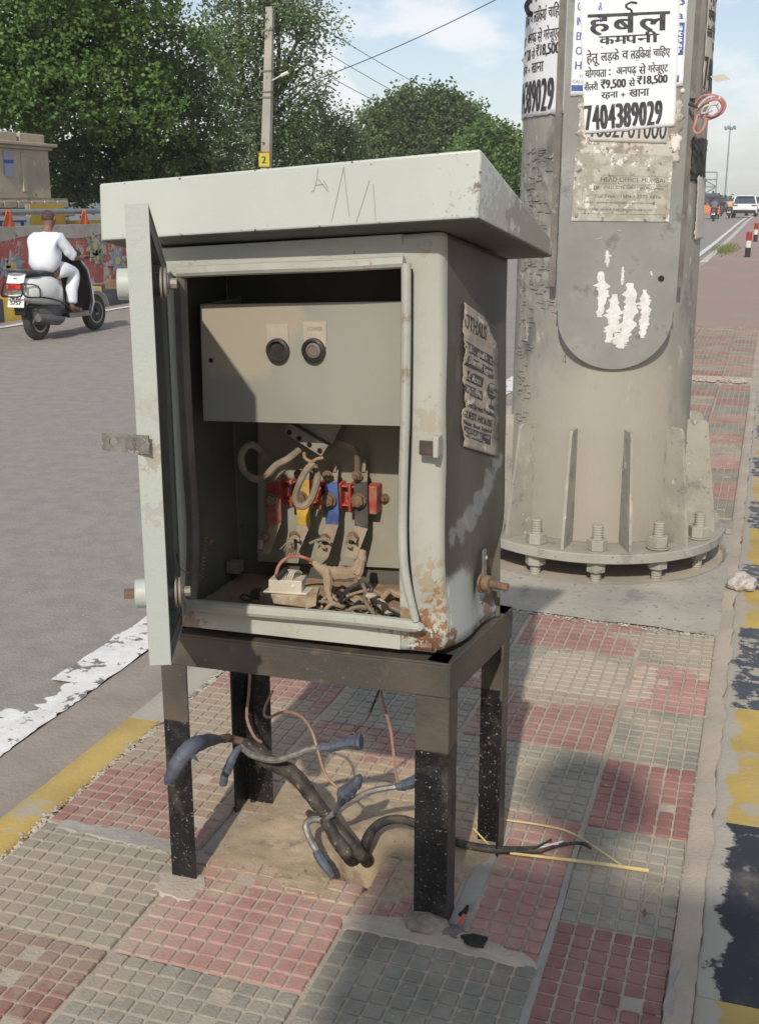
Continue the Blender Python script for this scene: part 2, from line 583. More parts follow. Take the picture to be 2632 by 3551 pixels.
def put_tile(ci, y0, y1, red, dark=False, simple=False, dz=0.0, rz=0.0, tilt=(0, 0), xx=None):
    x0, x1 = xx or XC[ci]
    nx = max(1, round((x1 - x0) / CELL)); ny = max(1, round((y1 - y0) / CELL))
    var = random.randint(0, 2)
    mname = ('tile_dark_' if dark else 'tile_') + ('red' if red else 'grey')
    key = (nx, ny, round(x1 - x0, 3), round(y1 - y0, 3), mname, var, simple)
    if key not in meshes:
        meshes[key] = tile_mesh(nx, ny, 'paving_tile', M[mname], x1 - x0, y1 - y0, hash((nx, ny, var)) & 255, simple=simple)
    o = bpy.data.objects.new('paving_tile', meshes[key])
    COL.objects.link(o)
    o.parent = fp
    o.location = ((x0 + x1) / 2, (y0 + y1) / 2, dz)
    o.rotation_euler = (R(tilt[0]), R(tilt[1]), R(rz))
    return o
colrows = {
    0: [1.0, 1.325, 1.66, 2.035, 2.385, 2.74, 3.09, 3.44, 3.80],
    1: [1.0, 1.325, 1.66, 2.03, 2.385, 2.74, 3.10, 3.45, 3.81],
    2: [1.16, 1.51, 1.87, 2.15, 2.43, 2.79, 3.15, 3.49, 3.85],
    3: [1.345, 1.69, 2.035, 2.42, 2.77, 3.11, 3.455, 3.80]}
reds = {0: [1, 0, 1, 0, 1, 0, 1, 0][::-1], 1: None, 2: None, 3: None}
for ci, rows in colrows.items():
    for k in range(len(rows) - 1):
        ym = (rows[k] + rows[k + 1]) / 2
        if ci == 0: red = [1, 0][int((k + 0) % 2)] if False else (k % 2 == 1)
        elif ci == 1: red = (k % 2 == 0) if k < 3 else (k % 2 == 0)
        elif ci == 2: red = {0: 1, 1: 0, 2: 1, 3: 1, 4: 0, 5: 1, 6: 0, 7: 1}[k]
        else: red = (k % 2 == 1)
        if ci == 0: red = {0: 1, 1: 1, 2: 0, 3: 1, 4: 0, 5: 1, 6: 0, 7: 1}[k]
        if ci == 1: red = {0: 0, 1: 0, 2: 1, 3: 0, 4: 1, 5: 0, 6: 1, 7: 0}[k]
        if ci == 3: red = {0: 1, 1: 1, 2: 0, 3: 1, 4: 0, 5: 1, 6: 0}[k]
        dark = (ci == 3 and k in (1, 3)) or (ci == 0 and k == 1) or (ci == 2 and k == 1)
        if (ci, k) == (1, 3):
            put_tile(1, 2.034, 2.381, False, False, xx=(-1.095, -0.86), dz=-0.004)
            continue
        xx = (-0.463, -0.31) if (ci == 2 and k in (2,)) else ((-0.70, -0.50) if False else None)
        put_tile(ci, rows[k] + 0.002, rows[k + 1] - 0.004, bool(red), dark,
                 dz=random.uniform(-0.002, 0.002) + (0.004 if (ci, k) in ((0, 3), (2, 1)) else 0),
                 rz=random.uniform(-0.35, 0.35), tilt=(random.uniform(-.25, .25), random.uniform(-.25, .25)), xx=xx)
        if xx:
            put_tile(ci, rows[k] + 0.002, rows[k + 1] - 0.004, True, False, xx=(-0.70, -0.515), rz=0.5)
# nearer rows that run under the camera
for ci in range(4):
    y = colrows[ci][0]
    k = 0
    while y > -0.6:
        put_tile(ci, y - 0.345, y - 0.004, (k + ci) % 2 == 1, rz=random.uniform(-.3, .3))
        y -= 0.35; k += 1
# beyond the pad
for ci in range(4):
    y = 5.34; k = 0
    while y < 14.0:
        if 9.5 < y < 9.80:
            y = 9.95
        put_tile(ci, y, y + 0.341, (k + ci) % 2 == 0, simple=y > 7.5, rz=random.uniform(-.3, .3), dz=random.uniform(-.002, .002))
        y += 0.347; k += 1
strip('far_paving', (-1.5, 0.35), 0.0, [14.0, 17, 20, 25, 30] + [30 + 6 * i for i in range(1, 21)], M['pink_far'])
fpe = MB()
for i, y in enumerate([14.0, 17, 20, 25, 30] + [30 + 6 * i for i in range(1, 20)]):
    b = [17, 20, 25, 30][i] if i < 4 else y + 6
    fpe.hexa([(-1.5, y, -.7), (.35, y, -.7), (.35, b, -.7), (-1.5, b, -.7), (-1.5, y, prof(y) - .004), (.35, y, prof(y) - .004), (.35, b, prof(b) - .004), (-1.5, b, prof(b) - .004)])
tag(fpe.build('far_paving_base', M['kerb_concrete'], smooth=False), kind='structure')

# concrete pad the lamp column stands on
pad = MB()
def padfn(u, v):
    x = -1.5 + 1.47 * u
    y = 3.855 - 0.10 * u + (5.28 - 3.855 + .10 * u) * v
    e = 0.012 * mnoise.noise((x * 9, 0, y * 2)) if v < 0.01 else 0
    rr_ = math.hypot(x + .62, y - 4.72)
    pit = -0.075 * min(1, max(0, (.545 - rr_) / .06))
    return (x, y + e, 0.006 + 0.003 * mnoise.noise((x * 5, y * 5, 1)) + pit)
pad.grid(padfn, 120, 110)
tag(pad.build('concrete_pad', M['pad']), kind='structure')
rub = MB()
def stone(mb, c, r, mi=0, sq=0.6):
    vs = []
    for (a, b, cc) in ((1, 0, 0), (-1, 0, 0), (0, 1, 0), (0, -1, 0), (0, 0, 1), (0, 0, -1)):
        k = r * random.uniform(0.6, 1.25)
        vs.append((c[0] + a * k, c[1] + b * k, c[2] + cc * k * sq))
    mb.add(vs, [(0, 2, 4), (2, 1, 4), (1, 3, 4), (3, 0, 4), (2, 0, 5), (1, 2, 5), (3, 1, 5), (0, 3, 5)], mi)
# crumbled mortar along the joints (uncountable)
for i in range(1500):
    y = random.uniform(1.2, 3.8)
    stone(rub, (-1.503 + random.gauss(0, 0.010), y, -0.002), random.choice([0.002, 0.004, 0.006, 0.010]) * random.uniform(.6, 1.2))
for i in range(700):
    u = random.random()
    stone(rub, (-1.5 + 1.45 * u, 3.845 - 0.1 * u + random.gauss(0, 0.012), 0.003), random.choice([0.002, 0.003, 0.006]))
for i in range(1100):
    stone(rub, (-0.052 + random.gauss(0, 0.016), random.uniform(1.4, 3.9), 0.0), random.choice([0.002, 0.0035, 0.006]) * random.uniform(.6, 1.2))
for i in range(260):
    stone(rub, (random.uniform(-1.4, -0.1), 9.72 + random.gauss(0, 0.05), 0.0), random.uniform(0.005, 0.03))
for i in range(900):
    stone(rub, (random.uniform(-1.5, 0.3), random.uniform(1.2, 6.5), 0.002), random.uniform(0.0008, 0.0028))
for i in range(160):
    stone(rub, (random.uniform(-4.5, -1.65), random.uniform(1.5, 9), -0.096), random.uniform(0.002, 0.006))
tag(rub.build('gravel', M['kerb_concrete'], smooth=False), 'crumbled mortar and grit along the tile joints and kerbs', 'gravel', kind='stuff')

# kerbs -------------------------------------------------------------
def kerb_stone(x0, x1, y0, y1, zt, zb, m, parent, wob=0.004, name='kerb_stone'):
    mb = MB()
    n = max(4, int((y1 - y0) / 0.05))
    if n > 40: n = 12
    for_top = []
    sx = random.random() * 50
    for i in range(n + 1):
        y = y0 + (y1 - y0) * i / n
        w0 = wob * mnoise.noise((y * 14, sx, 0)); w1 = wob * mnoise.noise((y * 14, sx + 9, 0))
        z = zt + prof(y)
        for_top.append([(x0 + w0, y, zb + prof(y)), (x0 + w0, y, z - 0.012), (x0 + w0 + 0.012, y, z), (x1 + w1 - 0.012, y, z), (x1 + w1, y, z - 0.012), (x1 + w1, y, zb + prof(y))])
    vs = [p for r in for_top for p in r]
    fs = []
    for i in range(n):
        for k in range(5):
            fs.append((i * 6 + k, i * 6 + k + 1, (i + 1) * 6 + k + 1, (i + 1) * 6 + k))
    fs += [(0, 1, 2, 3, 4, 5), tuple(n * 6 + k for k in (5, 4, 3, 2, 1, 0))]
    mb.add(vs, fs)
    return mb.build(name, m, parent, angle=50)
lk = thing('left_kerb', (0, 0, 0), None, None); lk['kind'] = 'structure'
edges = [-2.0, -1.0, 0.3, 1.45, 2.60, 3.45, 4.3, 5.2]
for i in range(len(edges) - 1):
    kerb_stone(-1.622, -1.512, edges[i], edges[i + 1] - 0.004, 0.0, -0.13, M['kerb_yellow'] if i % 2 == 1 else M['kerb_blue_worn'], lk)
kerb_stone(-1.62, -1.512, 5.2, 29.9, 0.0, -0.13, M['kerb_concrete'], lk, 0.0)
kerb_stone(-1.66, -1.49, 30, 150, 0.02, -0.13, mat('kerb_white', (.6, .58, .52), (.5, .48, .43), s=.5, coord='World'), lk, 0.0)
rk = thing('right_kerb', (0, 0, 0), None, None); rk['kind'] = 'structure'
eg = [0.3, 1.0, (0.0411,1.872,0)[1], (0.0183,2.519,0)[1], (0.0327,3.18,0)[1], (0.0309,3.861,0)[1], (0.0385,4.274,0)[1], 4.6, 5.15, 5.65, 6.2, 6.7, 7.2, 7.7, 8.2, 8.7, 9.2]
for i in range(len(eg) - 1):
    cm = M['rkerb_yellow'] if i % 2 == 1 else (M['kerb_blue'] if i in (2, 0) else M['kerb_blue_worn'])
    kerb_stone(-0.032, 0.34, eg[i] + 0.001, eg[i + 1] - 0.001, 0.010, -0.3, cm, rk, 0.016)
kerb_stone(0.0, 0.34, 9.2, 14.0, 0.008, -0.3, M['kerb_concrete'], rk, 0.0)
ver = MB()
ver.box((2.8, 40, -0.37), (4.9, 120, 0.5))
tag(ver.build('verge', M['soil'], smooth=False), kind='structure')
# bare cement smear between tiles and kerb
sm = MB()
def smf(u, v):
    y = 1.2 + 8.0 * v
    w = 0.022 * mnoise.noise((y * 6, 0, 4)) + .010 * mnoise.noise((y * 23, 2, 4))
    return (-0.072 + (0.050 + w * .6) * u, y, 0.0115 * (u ** .5) + 0.002 * mnoise.noise((y * 20, u * 5, 0)) + 0.001)
sm.grid(smf, 5, 400)
tag(sm.build('cement_fillet', M['dust_bed']), kind='structure')

# mortar patches on the tiles
def patch(name, pts, z, m, h=0.004, parent=fp):
    mb = MB()
    c = Vector((sum(p[0] for p in pts) / len(pts), sum(p[1] for p in pts) / len(pts), 0))
    ring = []
    n = len(pts)
    for i in range(n):
        a = Vector((*pts[i], 0)); b = Vector((*pts[(i + 1) % n], 0))
        for k in range(6):
            p = a.lerp(b, k / 6)
            ring.append(p + Vector((mnoise.noise((p.x * 40, p.y * 40, 0)), mnoise.noise((p.x * 40, p.y * 40, 7)), 0)) * 0.012)
    k = len(ring)
    vs = [(p.x, p.y, z - 0.004) for p in ring] + [(c.x + (p.x - c.x) * .9, c.y + (p.y - c.y) * .9, z + h + mnoise.noise((p.x * 30, p.y * 30, 2)) * .0015) for p in ring] + [(c.x, c.y, z + h)]
    fs = [(i, (i + 1) % k, k + (i + 1) % k, k + i) for i in range(k)] + [(k + i, k + (i + 1) % k, 2 * k) for i in range(k)]
    mb.add(vs, fs)
    return mb.build(name, m, parent)
M['mortar'] = mat('mortar', (0.30, 0.285, 0.25), (0.38, 0.35, 0.30), s=14, rough=0.95, bump=0.003, bs=90, coord='World', stains=[(DUST, 8, .56, .1)])
patch('mortar_patch', [(-1.47, 2.045), (-1.47, 2.015), (-1.3, 2.0), (-1.2, 2.0), (-1.12, 1.99), (-1.12, 2.05), (-1.3, 2.055)], 0.006, M['mortar'], 0.003)
patch('mortar_patch', [(-1.14, 1.93), (-1.13, 1.86), (-1.03, 1.845), (-1.03, 1.86), (-1.02, 1.90), (-1.04, 1.95)], 0.002, M['dust_bed'], 0.004)
patch('mortar_patch', [(-0.72, 1.905), (-0.70, 1.865), (-0.5, 1.86), (-0.31, 1.85), (-.31, 1.89), (-0.45, 1.925), (-0.56, 1.95)], 0.004, M['dust_bed'], 0.006)
patch('mortar_patch', [(-0.505, 1.95), (-0.47, 1.93), (-0.465, 2.43), (-0.505, 2.43)], -0.002, M['mortar'], 0.004)
patch('mortar_patch', [(-0.315, 1.55), (-0.297, 1.55), (-0.297, 2.38), (-0.312, 2.38)], -0.002, M['mortar'], 0.004)
patch('mortar_patch', [(-0.072, 1.8), (-0.058, 1.8), (-0.053, 1.98), (-0.066, 2.0)], 0.002, M['mortar'], 0.006)

# wind-blown sand heaped under the cabinet, with the cable hole
M['sand'] = mat('sand', (0.45, 0.345, 0.225), (0.36, 0.275, 0.18), s=8, rough=1.0, bump=0.002, bs=140, coord='World',
    stains=[((0.27, 0.21, 0.15), 13, 0.54, 0.14), ((0.16, 0.125, 0.09), 60, 0.62, 0.06), ((0.52, 0.43, 0.31), 90, 0.62, 0.05)])
HO = (-0.735, 2.10)
def sandfn(u, v):
    a = 2 * PI * u
    rr = v
    rx = 0.32 + 0.05 * math.sin(3 * a + 1); ry = 0.27 + 0.04 * math.cos(2 * a)
    x = -0.83 + rx * rr * math.cos(a); y = 2.18 + ry * rr * math.sin(a)
    z = -0.001 + 0.010 * (1 - rr ** 2) + 0.009 * mnoise.noise((x * 9, y * 9, 0)) + 0.004 * mnoise.noise((x * 40, y * 40, 0)) + .0015 * mnoise.noise((x * 110, y * 110, 0))
    d = math.hypot(x - HO[0], y - HO[1])
    z -= 0.085 * math.exp(-(d / 0.06) ** 2)
    z += 0.020 * math.exp(-((math.hypot(x + 0.70, y - 2.20)) / 0.05) ** 2)
    if rr > 0.97: z = -0.004
    return (x, y, z)
sd = MB()
sd.grid(sandfn, 90, 40)
tag(sd.build('sand_heap', M['sand']), 'wind-blown sand heaped under the cabinet around the cable hole', 'sand', kind='stuff')

# ================================================================== ELECTRICAL CABINET
PAINT = (0.405, 0.405, 0.345)
M['cab_paint'] = mat('cabinet_paint', PAINT, (0.46, 0.455, 0.395), s=3, rough=0.42, bump=0.0004, bs=260, coord='World',
    stains=[((0.31, 0.285, 0.225), 5, 0.53, 0.2), ((0.27, 0.22, 0.155), 22, 0.62, 0.08), ((0.20, 0.11, 0.06), 60, 0.70, 0.03)],
    spots=[((0.36, 0.27, 0.15), (-0.540, 1.94, 0.72), 0.035, 0.05, 0.65, 34), (RUST, (-0.560, 1.94, 0.625), 0.030, 0.040, 0.95, 60), (RUST, (-0.545, 1.94, 0.585), 0.040, 0.035, 0.95, 60), ((0.30, 0.16, 0.07), (-0.537, 1.94, 0.655), 0.030, 0.035, 0.85, 60), ((0.30, 0.16, 0.07), (-0.534, 1.94, 0.69), 0.020, 0.025, 0.8, 60),
           ((0.28, 0.14, 0.06), (-0.590, 1.94, 0.640), 0.030, 0.035, 0.8, 60), ((0.36, 0.29, 0.19), (-0.560, 1.94, 1.025), 0.032, 0.028, 0.55, 55),
           ((0.36, 0.29, 0.19), (-0.565, 1.94, 1.318), 0.014, 0.016, 0.6, 80), ((0.26, 0.15, 0.08), (-1.04, 1.93, 0.590), 0.035, 0.03, 0.8, 50), ((0.26, 0.15, 0.08), (-1.075, 1.93, 0.62), 0.03, 0.03, 0.7, 50)])
M['cab_side_dim'] = mat('cabinet_side_dim_paint', (0.062, 0.053, 0.042), (0.105, 0.091, 0.074), s=4, rough=0.5, bump=0.0006, bs=120, coord='World',  # dimness of the side under grazing sun is put into this darker colour
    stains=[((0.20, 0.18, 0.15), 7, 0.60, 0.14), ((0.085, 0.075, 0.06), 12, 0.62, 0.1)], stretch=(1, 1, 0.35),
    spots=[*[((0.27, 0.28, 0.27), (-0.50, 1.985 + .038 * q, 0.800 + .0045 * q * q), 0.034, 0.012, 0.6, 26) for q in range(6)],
           ((0.42, 0.44, 0.41), (-0.50, 1.99, 0.63), 0.12, 0.02, 0.8, 9), ((0.42, 0.44, 0.41), (-0.49, 2.16, 0.60), 0.075, 0.03, 0.7, 9),  # pale patches paint the sunlit lower flare into the colour
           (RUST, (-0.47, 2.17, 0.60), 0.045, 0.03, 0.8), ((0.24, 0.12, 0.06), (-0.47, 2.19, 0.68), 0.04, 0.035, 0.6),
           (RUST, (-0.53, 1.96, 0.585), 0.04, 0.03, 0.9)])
M['cab_inside_shade'] = mat('cabinet_inner_shade_paint', (0.085, 0.088, 0.068), (0.125, 0.122, 0.095), s=4, rough=0.6, bump=0.0004, bs=160, coord='World',  # shade inside the cabinet is put into this darker colour
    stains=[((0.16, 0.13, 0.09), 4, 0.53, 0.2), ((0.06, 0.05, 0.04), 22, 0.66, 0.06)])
M['cab_panel'] = mat('inner_cover_paint', (0.275, 0.272, 0.225), (0.32, 0.312, 0.26), s=2.5, rough=0.45, bump=0.0003, bs=200, coord='World',
    stains=[((0.46, 0.40, 0.31), 6, 0.60, 0.2), ((0.50, 0.48, 0.42), 22, 0.70, 0.06)], spots=[((0.45, 0.36, 0.26), (-0.96, 2.0, 1.20), 0.16, 0.05, 0.55, 9)])
M['hood_paint'] = mat('hood_paint', (0.485, 0.510, 0.455), (0.535, 0.555, 0.500), s=2.2, rough=0.38, bump=0.0003, bs=200, coord='World',
    stains=[((0.44, 0.455, 0.40), 4, 0.56, 0.3), ((0.26, 0.18, 0.12), 70, 0.80, 0.02), ((0.60, 0.56, 0.48), 10, 0.68, 0.1)],
    spots=[((0.15, 0.11, 0.075), (-0.41, 2.16, 1.325), 0.17, 0.09, 0.65, 30), (RUST, (-0.455, 1.87, 1.425), 0.009, 0.009, 0.8, 120), ((0.26, 0.22, 0.17), (-0.44, 1.97, 1.37), 0.09, 0.09, 0.45, 70)])
M['hood_under'] = mat('hood_under', (0.15, 0.155, 0.145), (0.11, 0.11, 0.10), s=6, rough=0.7, coord='World')
M['door_paint'] = mat('door_paint', (0.43, 0.455, 0.415), (0.485, 0.505, 0.46), s=3, rough=0.4, bump=0.0007, bs=190, coord='World',
    stains=[((0.34, 0.325, 0.27), 6, 0.55, 0.2), ((0.15, 0.10, 0.07), 60, 0.69, 0.03)],
    spots=[((0.30, 0.21, 0.13), (-0.865, 1.50, 1.030), 0.020, 0.018, 0.5, 60), ((0.30, 0.24, 0.18), (-0.862, 1.51, 0.94), 0.02, 0.02, 0.3, 60)])
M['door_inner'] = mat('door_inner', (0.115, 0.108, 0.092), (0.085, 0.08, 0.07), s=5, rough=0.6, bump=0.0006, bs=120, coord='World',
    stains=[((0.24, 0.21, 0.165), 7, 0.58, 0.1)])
M['lip'] = mat('lip_paint', (0.36, 0.365, 0.31), (0.43, 0.43, 0.37), s=9, rough=0.5, bump=0.0006, bs=200, coord='World',
    stains=[((0.27, 0.22, 0.15), 14, 0.56, 0.1), ((0.12, 0.08, 0.05), 55, 0.70, 0.03)])
M['stand_steel'] = mat('stand_steel', (0.062, 0.055, 0.046), (0.105, 0.082, 0.060), s=6, rough=0.62, bump=0.0012, bs=150, coord='World',
    stains=[((0.17, 0.12, 0.08), 7, 0.55, 0.15), ((0.30, 0.25, 0.19), 110, 0.66, 0.04)])
M['leg_black'] = mat('leg_black', (0.009, 0.0095, 0.011), (0.018, 0.018, 0.018), s=8, rough=0.36, bump=0.0012, bs=130, coord='World',
    stains=[((0.095, 0.08, 0.062), 7, 0.50, 0.20), ((0.26, 0.22, 0.17), 140, 0.60, 0.05)])
M['rusty'] = mat('rusty_bolt', (0.16, 0.095, 0.055), (0.24, 0.16, 0.10), s=40, rough=0.8, metal=0.1, bump=0.0008, bs=400, coord='World')
M['dusty_steel'] = mat('dusty_steel', (0.30, 0.27, 0.22), (0.22, 0.19, 0.15), s=20, rough=0.6, metal=0.3, bump=0.0005, bs=300, coord='World')
M['rusty_plate'] = mat('rusty_plate', (0.26, 0.25, 0.225), (0.15, 0.13, 0.11), s=30, rough=0.6, metal=0.2, bump=0.0008, bs=250, coord='World', stains=[((0.42, 0.42, 0.37), 30, .58, .05)])
M['hole_black'] = mat('dark_plastic_and_gap', (0.012, 0.012, 0.013), rough=0.5)
M['bakelite'] = mat('bakelite', (0.028, 0.026, 0.025), (0.05, 0.045, 0.04), s=60, rough=0.35)

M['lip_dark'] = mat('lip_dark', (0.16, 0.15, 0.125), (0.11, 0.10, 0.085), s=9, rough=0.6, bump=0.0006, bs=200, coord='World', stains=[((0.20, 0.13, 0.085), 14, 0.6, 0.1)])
cabn = thing('electrical_cabinet', (-0.80, 2.10, 0.0), 'grey-green metal electrical cabinet with sloping hood and open door on a black angle-iron stand', 'electrical cabinet')
# body corners
FLb, FRb, BRb, BLb = Vector((-1.085, 1.930, 0.580)), Vector((-0.530, 1.948, 0.586)), Vector((-0.466, 2.205, 0.574)), Vector((-1.060, 2.205, 0.572))
FLt, FRt, BRt, BLt = Vector((-1.085, 1.930, 1.318)), Vector((-0.538, 1.948, 1.352)), Vector((-0.480, 2.205, 1.296)), Vector((-1.070, 2.205, 1.262))
# front strip to the right of the opening, rounded corner and right side as one bent sheet
def dent(p):
    z = p.z
    # side kicked in around the earthing bolt, bottom front corner flaring out
    d = math.hypot((p.y - 2.17) / 0.085, (z - 0.655) / 0.085)
    p = p + Vector((-0.030, -0.004, 0)) * math.exp(-d * d)
    d2 = math.hypot((p.y - 2.03) / 0.09, (z - 0.60) / 0.10)
    p = p + Vector((0.012, -0.004, 0)) * math.exp(-d2 * d2)
    d3 = math.hypot((p.x + 0.545) / 0.030, (z - 0.655) / 0.055)
    p = p + Vector((0.0, 0.014, 0)) * math.exp(-d3 * d3) * (1 if p.y < 1.97 else 0)
    p = p + Vector((1, 0.3, 0)) * 0.0014 * mnoise.noise(p * 9)
    return p
def bentfn(u, v):
    z0 = v
    a = lerp((-0.607, 1.937, 0.583), (-0.607, 1.942, 1.346), v)
    c = lerp(FRb, FRt, v)
    e = lerp(BRb, BRt, v)
    rr = 0.011
    L1 = (c - a).length; L2 = (e - c).length
    t = u * (L1 + L2)
    d1 = (c - a).normalized(); d2 = (e - c).normalized()
    if t < L1 - rr: p = a + d1 * t
    elif t > L1 + rr: p = c + d2 * (t - L1)
    else:
        k = (t - L1 + rr) / (2 * rr)
        p0 = c - d1 * rr; p2 = c + d2 * rr
        p = p0 * (1 - k) ** 2 + c * 2 * k * (1 - k) + p2 * k * k
    # tucked under at the bottom edge
    if v < 0.02: p = p + (Vector((-0.80, 2.08, p.z)) - p).normalized() * 0.006
    return dent(p)
bs_ = MB()
US = 64
bs_.grid(bentfn, US, 90)
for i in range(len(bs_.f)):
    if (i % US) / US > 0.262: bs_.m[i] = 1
bs_.build('side_sheet', [M['cab_paint'], M['cab_side_dim']], cabn, solid=0.0025, angle=60)
body = MB()
def fq(a, b, c, d, t=0.002, mi=0):
    body.slab([a, b, c, d], (Vector(b) - Vector(a)).cross(Vector(d) - Vector(a)), t, mi)
# front: above, below and left of the opening
fq((-1.085, 1.932, 1.268), (-0.604, 1.940, 1.290), (-0.604, 1.944, 1.348), (-1.085, 1.932, 1.318))
fq((-1.082, 1.926, 0.580), (-0.604, 1.936, 0.584), (-0.604, 1.940, 0.640), (-1.085, 1.932, 0.632))
fq((-1.085, 1.931, 0.632), (-1.030, 1.932, 0.633), (-1.030, 1.932, 1.295), (-1.085, 1.931, 1.293))
# rounded bottom edge
body.tube([(-1.082, 1.938, 0.586), (-0.80, 1.943, 0.588), (-0.545, 1.952, 0.592)], 0.011, 8, 0)
body.build('front_frame', M['cab_paint'], cabn, bevel=0.002)
inn = MB()
def iq(a, b, c, d, t=0.002):
    inn.slab([a, b, c, d], (Vector(b) - Vector(a)).cross(Vector(d) - Vector(a)), t)
iq(BLb, BRb + Vector((-.006, -.004, 0)), BRt + Vector((-.006, -.004, -.004)), BLt)                       # back
iq((-1.085, 1.935, 0.58), (-1.062, 2.203, 0.575), (-1.072, 2.203, 1.262), (-1.085, 1.935, 1.31))           # left side
iq((-1.083, 1.936, 0.590), (-0.540, 1.954, 0.594), (-0.480, 2.200, 0.585), (-1.062, 2.200, 0.582), -0.004)  # floor
iq((-1.083, 1.936, 1.316), (-0.545, 1.952, 1.348), (-0.490, 2.200, 1.292), (-1.070, 2.200, 1.260))          # ceiling
inn.build('inner_shell', M['cab_inside_shade'], cabn, smooth=False)

# raised gutter lip round the opening
def lip(pts, r, name='opening_lip', m=M['lip'], flat=1.0, n=10):
    mb = MB(); mb.tube(pts, r, n, sm=6, flat=flat)
    return mb.build(name, m, cabn)
lip([(-1.028,1.918,1.277), (-0.8702,1.918,1.286), (-0.7126,1.918,1.294), (-0.5953,1.918,1.302)], 0.0105)
lip([(-0.5914,1.916,1.3), (-0.5907,1.916,1.201), (-0.5914,1.916,1.04), (-0.5949,1.916,0.9059), (-0.5946,1.914,0.8031), (-0.5868,1.91,0.7348), (-0.5674,1.912,0.6541)], [0.0088, .0088, .0088, .0088, .0088, .0086, .007])
lip([(-1.037,1.918,0.6312), (-0.8899,1.918,0.6347), (-0.7189,1.918,0.6405), (-0.5792,1.916,0.6423), (-0.5664,1.918,0.6395)], [0.0125, .0125, .0125, .0125, .008])
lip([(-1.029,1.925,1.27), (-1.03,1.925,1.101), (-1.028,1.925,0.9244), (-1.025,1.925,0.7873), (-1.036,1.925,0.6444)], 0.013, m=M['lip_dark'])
gs = MB()  # black strip draws the foam gap and its shadow beside the right lip
gs.tube([(-0.5871,1.932,1.29), (-0.587,1.932,1.037), (-0.5915,1.932,0.8245), (-0.5815,1.934,0.7008), (-0.5677,1.934,0.6481)], 0.0035, 6, sm=5)
gs.build('gap_shadow_strip', M['hole_black'], cabn)

# hood -------------------------------------------------------------
HFL, HTL, HTR, HFR = Vector((-1.158,1.87,1.332)), Vector((-1.154,1.87,1.434)), Vector((-0.4535,1.87,1.484)), Vector((-0.4563,1.87,1.375))
HBR, HBT = Vector((-0.404,2.275,1.297)), Vector((-0.4054,2.275,1.332))
HLB = Vector((-1.135, 2.275, 1.252)); HLT = Vector((-1.135, 2.275, 1.286))
hd = MB()
hd.hexa([HFL, HFR, HBR, HLB, HTL, HTR, HBT, HLT], 0)
hd.m[0] = 1
hood = hd.build('hood', [M['hood_paint'], M['hood_under']], cabn, bevel=0.005, seg=3)
scr = MB()
def hoodpt(px, py): return Vector((px, py, 0))
for a, b in (((-0.732,1.869,1.456), (-0.7339,1.869,1.441)), ((-0.7339,1.869,1.441), (-0.74,1.869,1.42)), ((-0.7323,1.869,1.439), (-0.7136,1.869,1.418)), ((-0.7374,1.869,1.429), (-0.7225,1.869,1.43)),
             ((-0.6862,1.869,1.458), (-0.7084,1.869,1.371)), ((-0.6862,1.869,1.458), (-0.677,1.869,1.378)), ((-0.6411,1.869,1.436), (-0.6648,1.869,1.369)), ((-0.6347,1.869,1.43), (-0.6307,1.869,1.372)),
             ((-0.74,1.869,1.42), (-0.7442,1.869,1.418)), ((-0.7224,1.869,1.436), (-0.7152,1.869,1.424))):
    scr.tube([a, tuple(lerp(a, b, .5) + Vector((random.uniform(-.0006, .0006), 0, 0))), b], 0.00045, 4)
scr.build('scratch', mat('scratch_rust', (0.34, 0.29, 0.20), rough=0.8), hood)
chip = MB()
for i in range(46):
    t = random.random() ** 1.3
    e = random.choice([0, 0, 1, 1, 2])
    if e == 0: c = lerp(HTL, HTR, random.random()) + Vector((0, -.0005, -random.expovariate(400)))
    elif e == 1: c = lerp(HFL, HFR, random.random()) + Vector((0, -.0005, random.expovariate(350)))
    else: c = lerp(HFR, HTR, random.random()) + Vector((random.uniform(-.002, .001), -.0005, 0))
    r_ = random.choice([.0006, .0008, .0012, .0022])
    pts = [(c.x + r_ * random.uniform(.5, 1.3) * math.cos(a), 1.8692, c.z + r_ * random.uniform(.4, 1.1) * math.sin(a)) for a in [k * PI / 3 for k in range(6)]]
    chip.slab(pts, (0, -1, 0), 0.0004)
chip.build('rust_chip', mat('rust_chips', (0.13, 0.055, 0.03), (0.2, 0.1, 0.06), s=60, rough=.9, coord='World'), hood, smooth=False)

# stand -------------------------------------------------------------
def angle_leg(cx, cy, sx, sy, z1, w, name='leg'):
    """L section; corner at (cx, cy), flanges running sx and sy"""
    t = 0.0055
    zt = 0.385 + random.uniform(-.02, .02)
    mb = MB()
    for mi, za, zb in ((1, -0.03, zt), (0, zt, z1)):
        xa, xb = sorted((cx, cx + sx * w)); ya, yb = sorted((cy, cy + sy * t))
        mb.box(((xa + xb) / 2, (ya + yb) / 2, (za + zb) / 2), (xb - xa, yb - ya, zb - za), mi=mi)
        xa, xb = sorted((cx, cx + sx * t)); ya, yb = sorted((cy + sy * t * 1.02, cy + sy * w))
        mb.box(((xa + xb) / 2, (ya + yb) / 2, (za + zb) / 2), (xb - xa, yb - ya, zb - za), mi=mi)
    return mb.build(name, [M['stand_steel'], M['leg_black']], cabn, smooth=False, bevel=0.0012)
angle_leg(-1.112, 1.925, 1, 1, 0.50, .057)
angle_leg(-0.509, 1.942, -1, 1, 0.50, .067)
angle_leg(-1.102, 2.285, 1, -1, 0.50, .070)
angle_leg(-0.466, 2.282, -1, -1, 0.50, .060)
fr = MB()
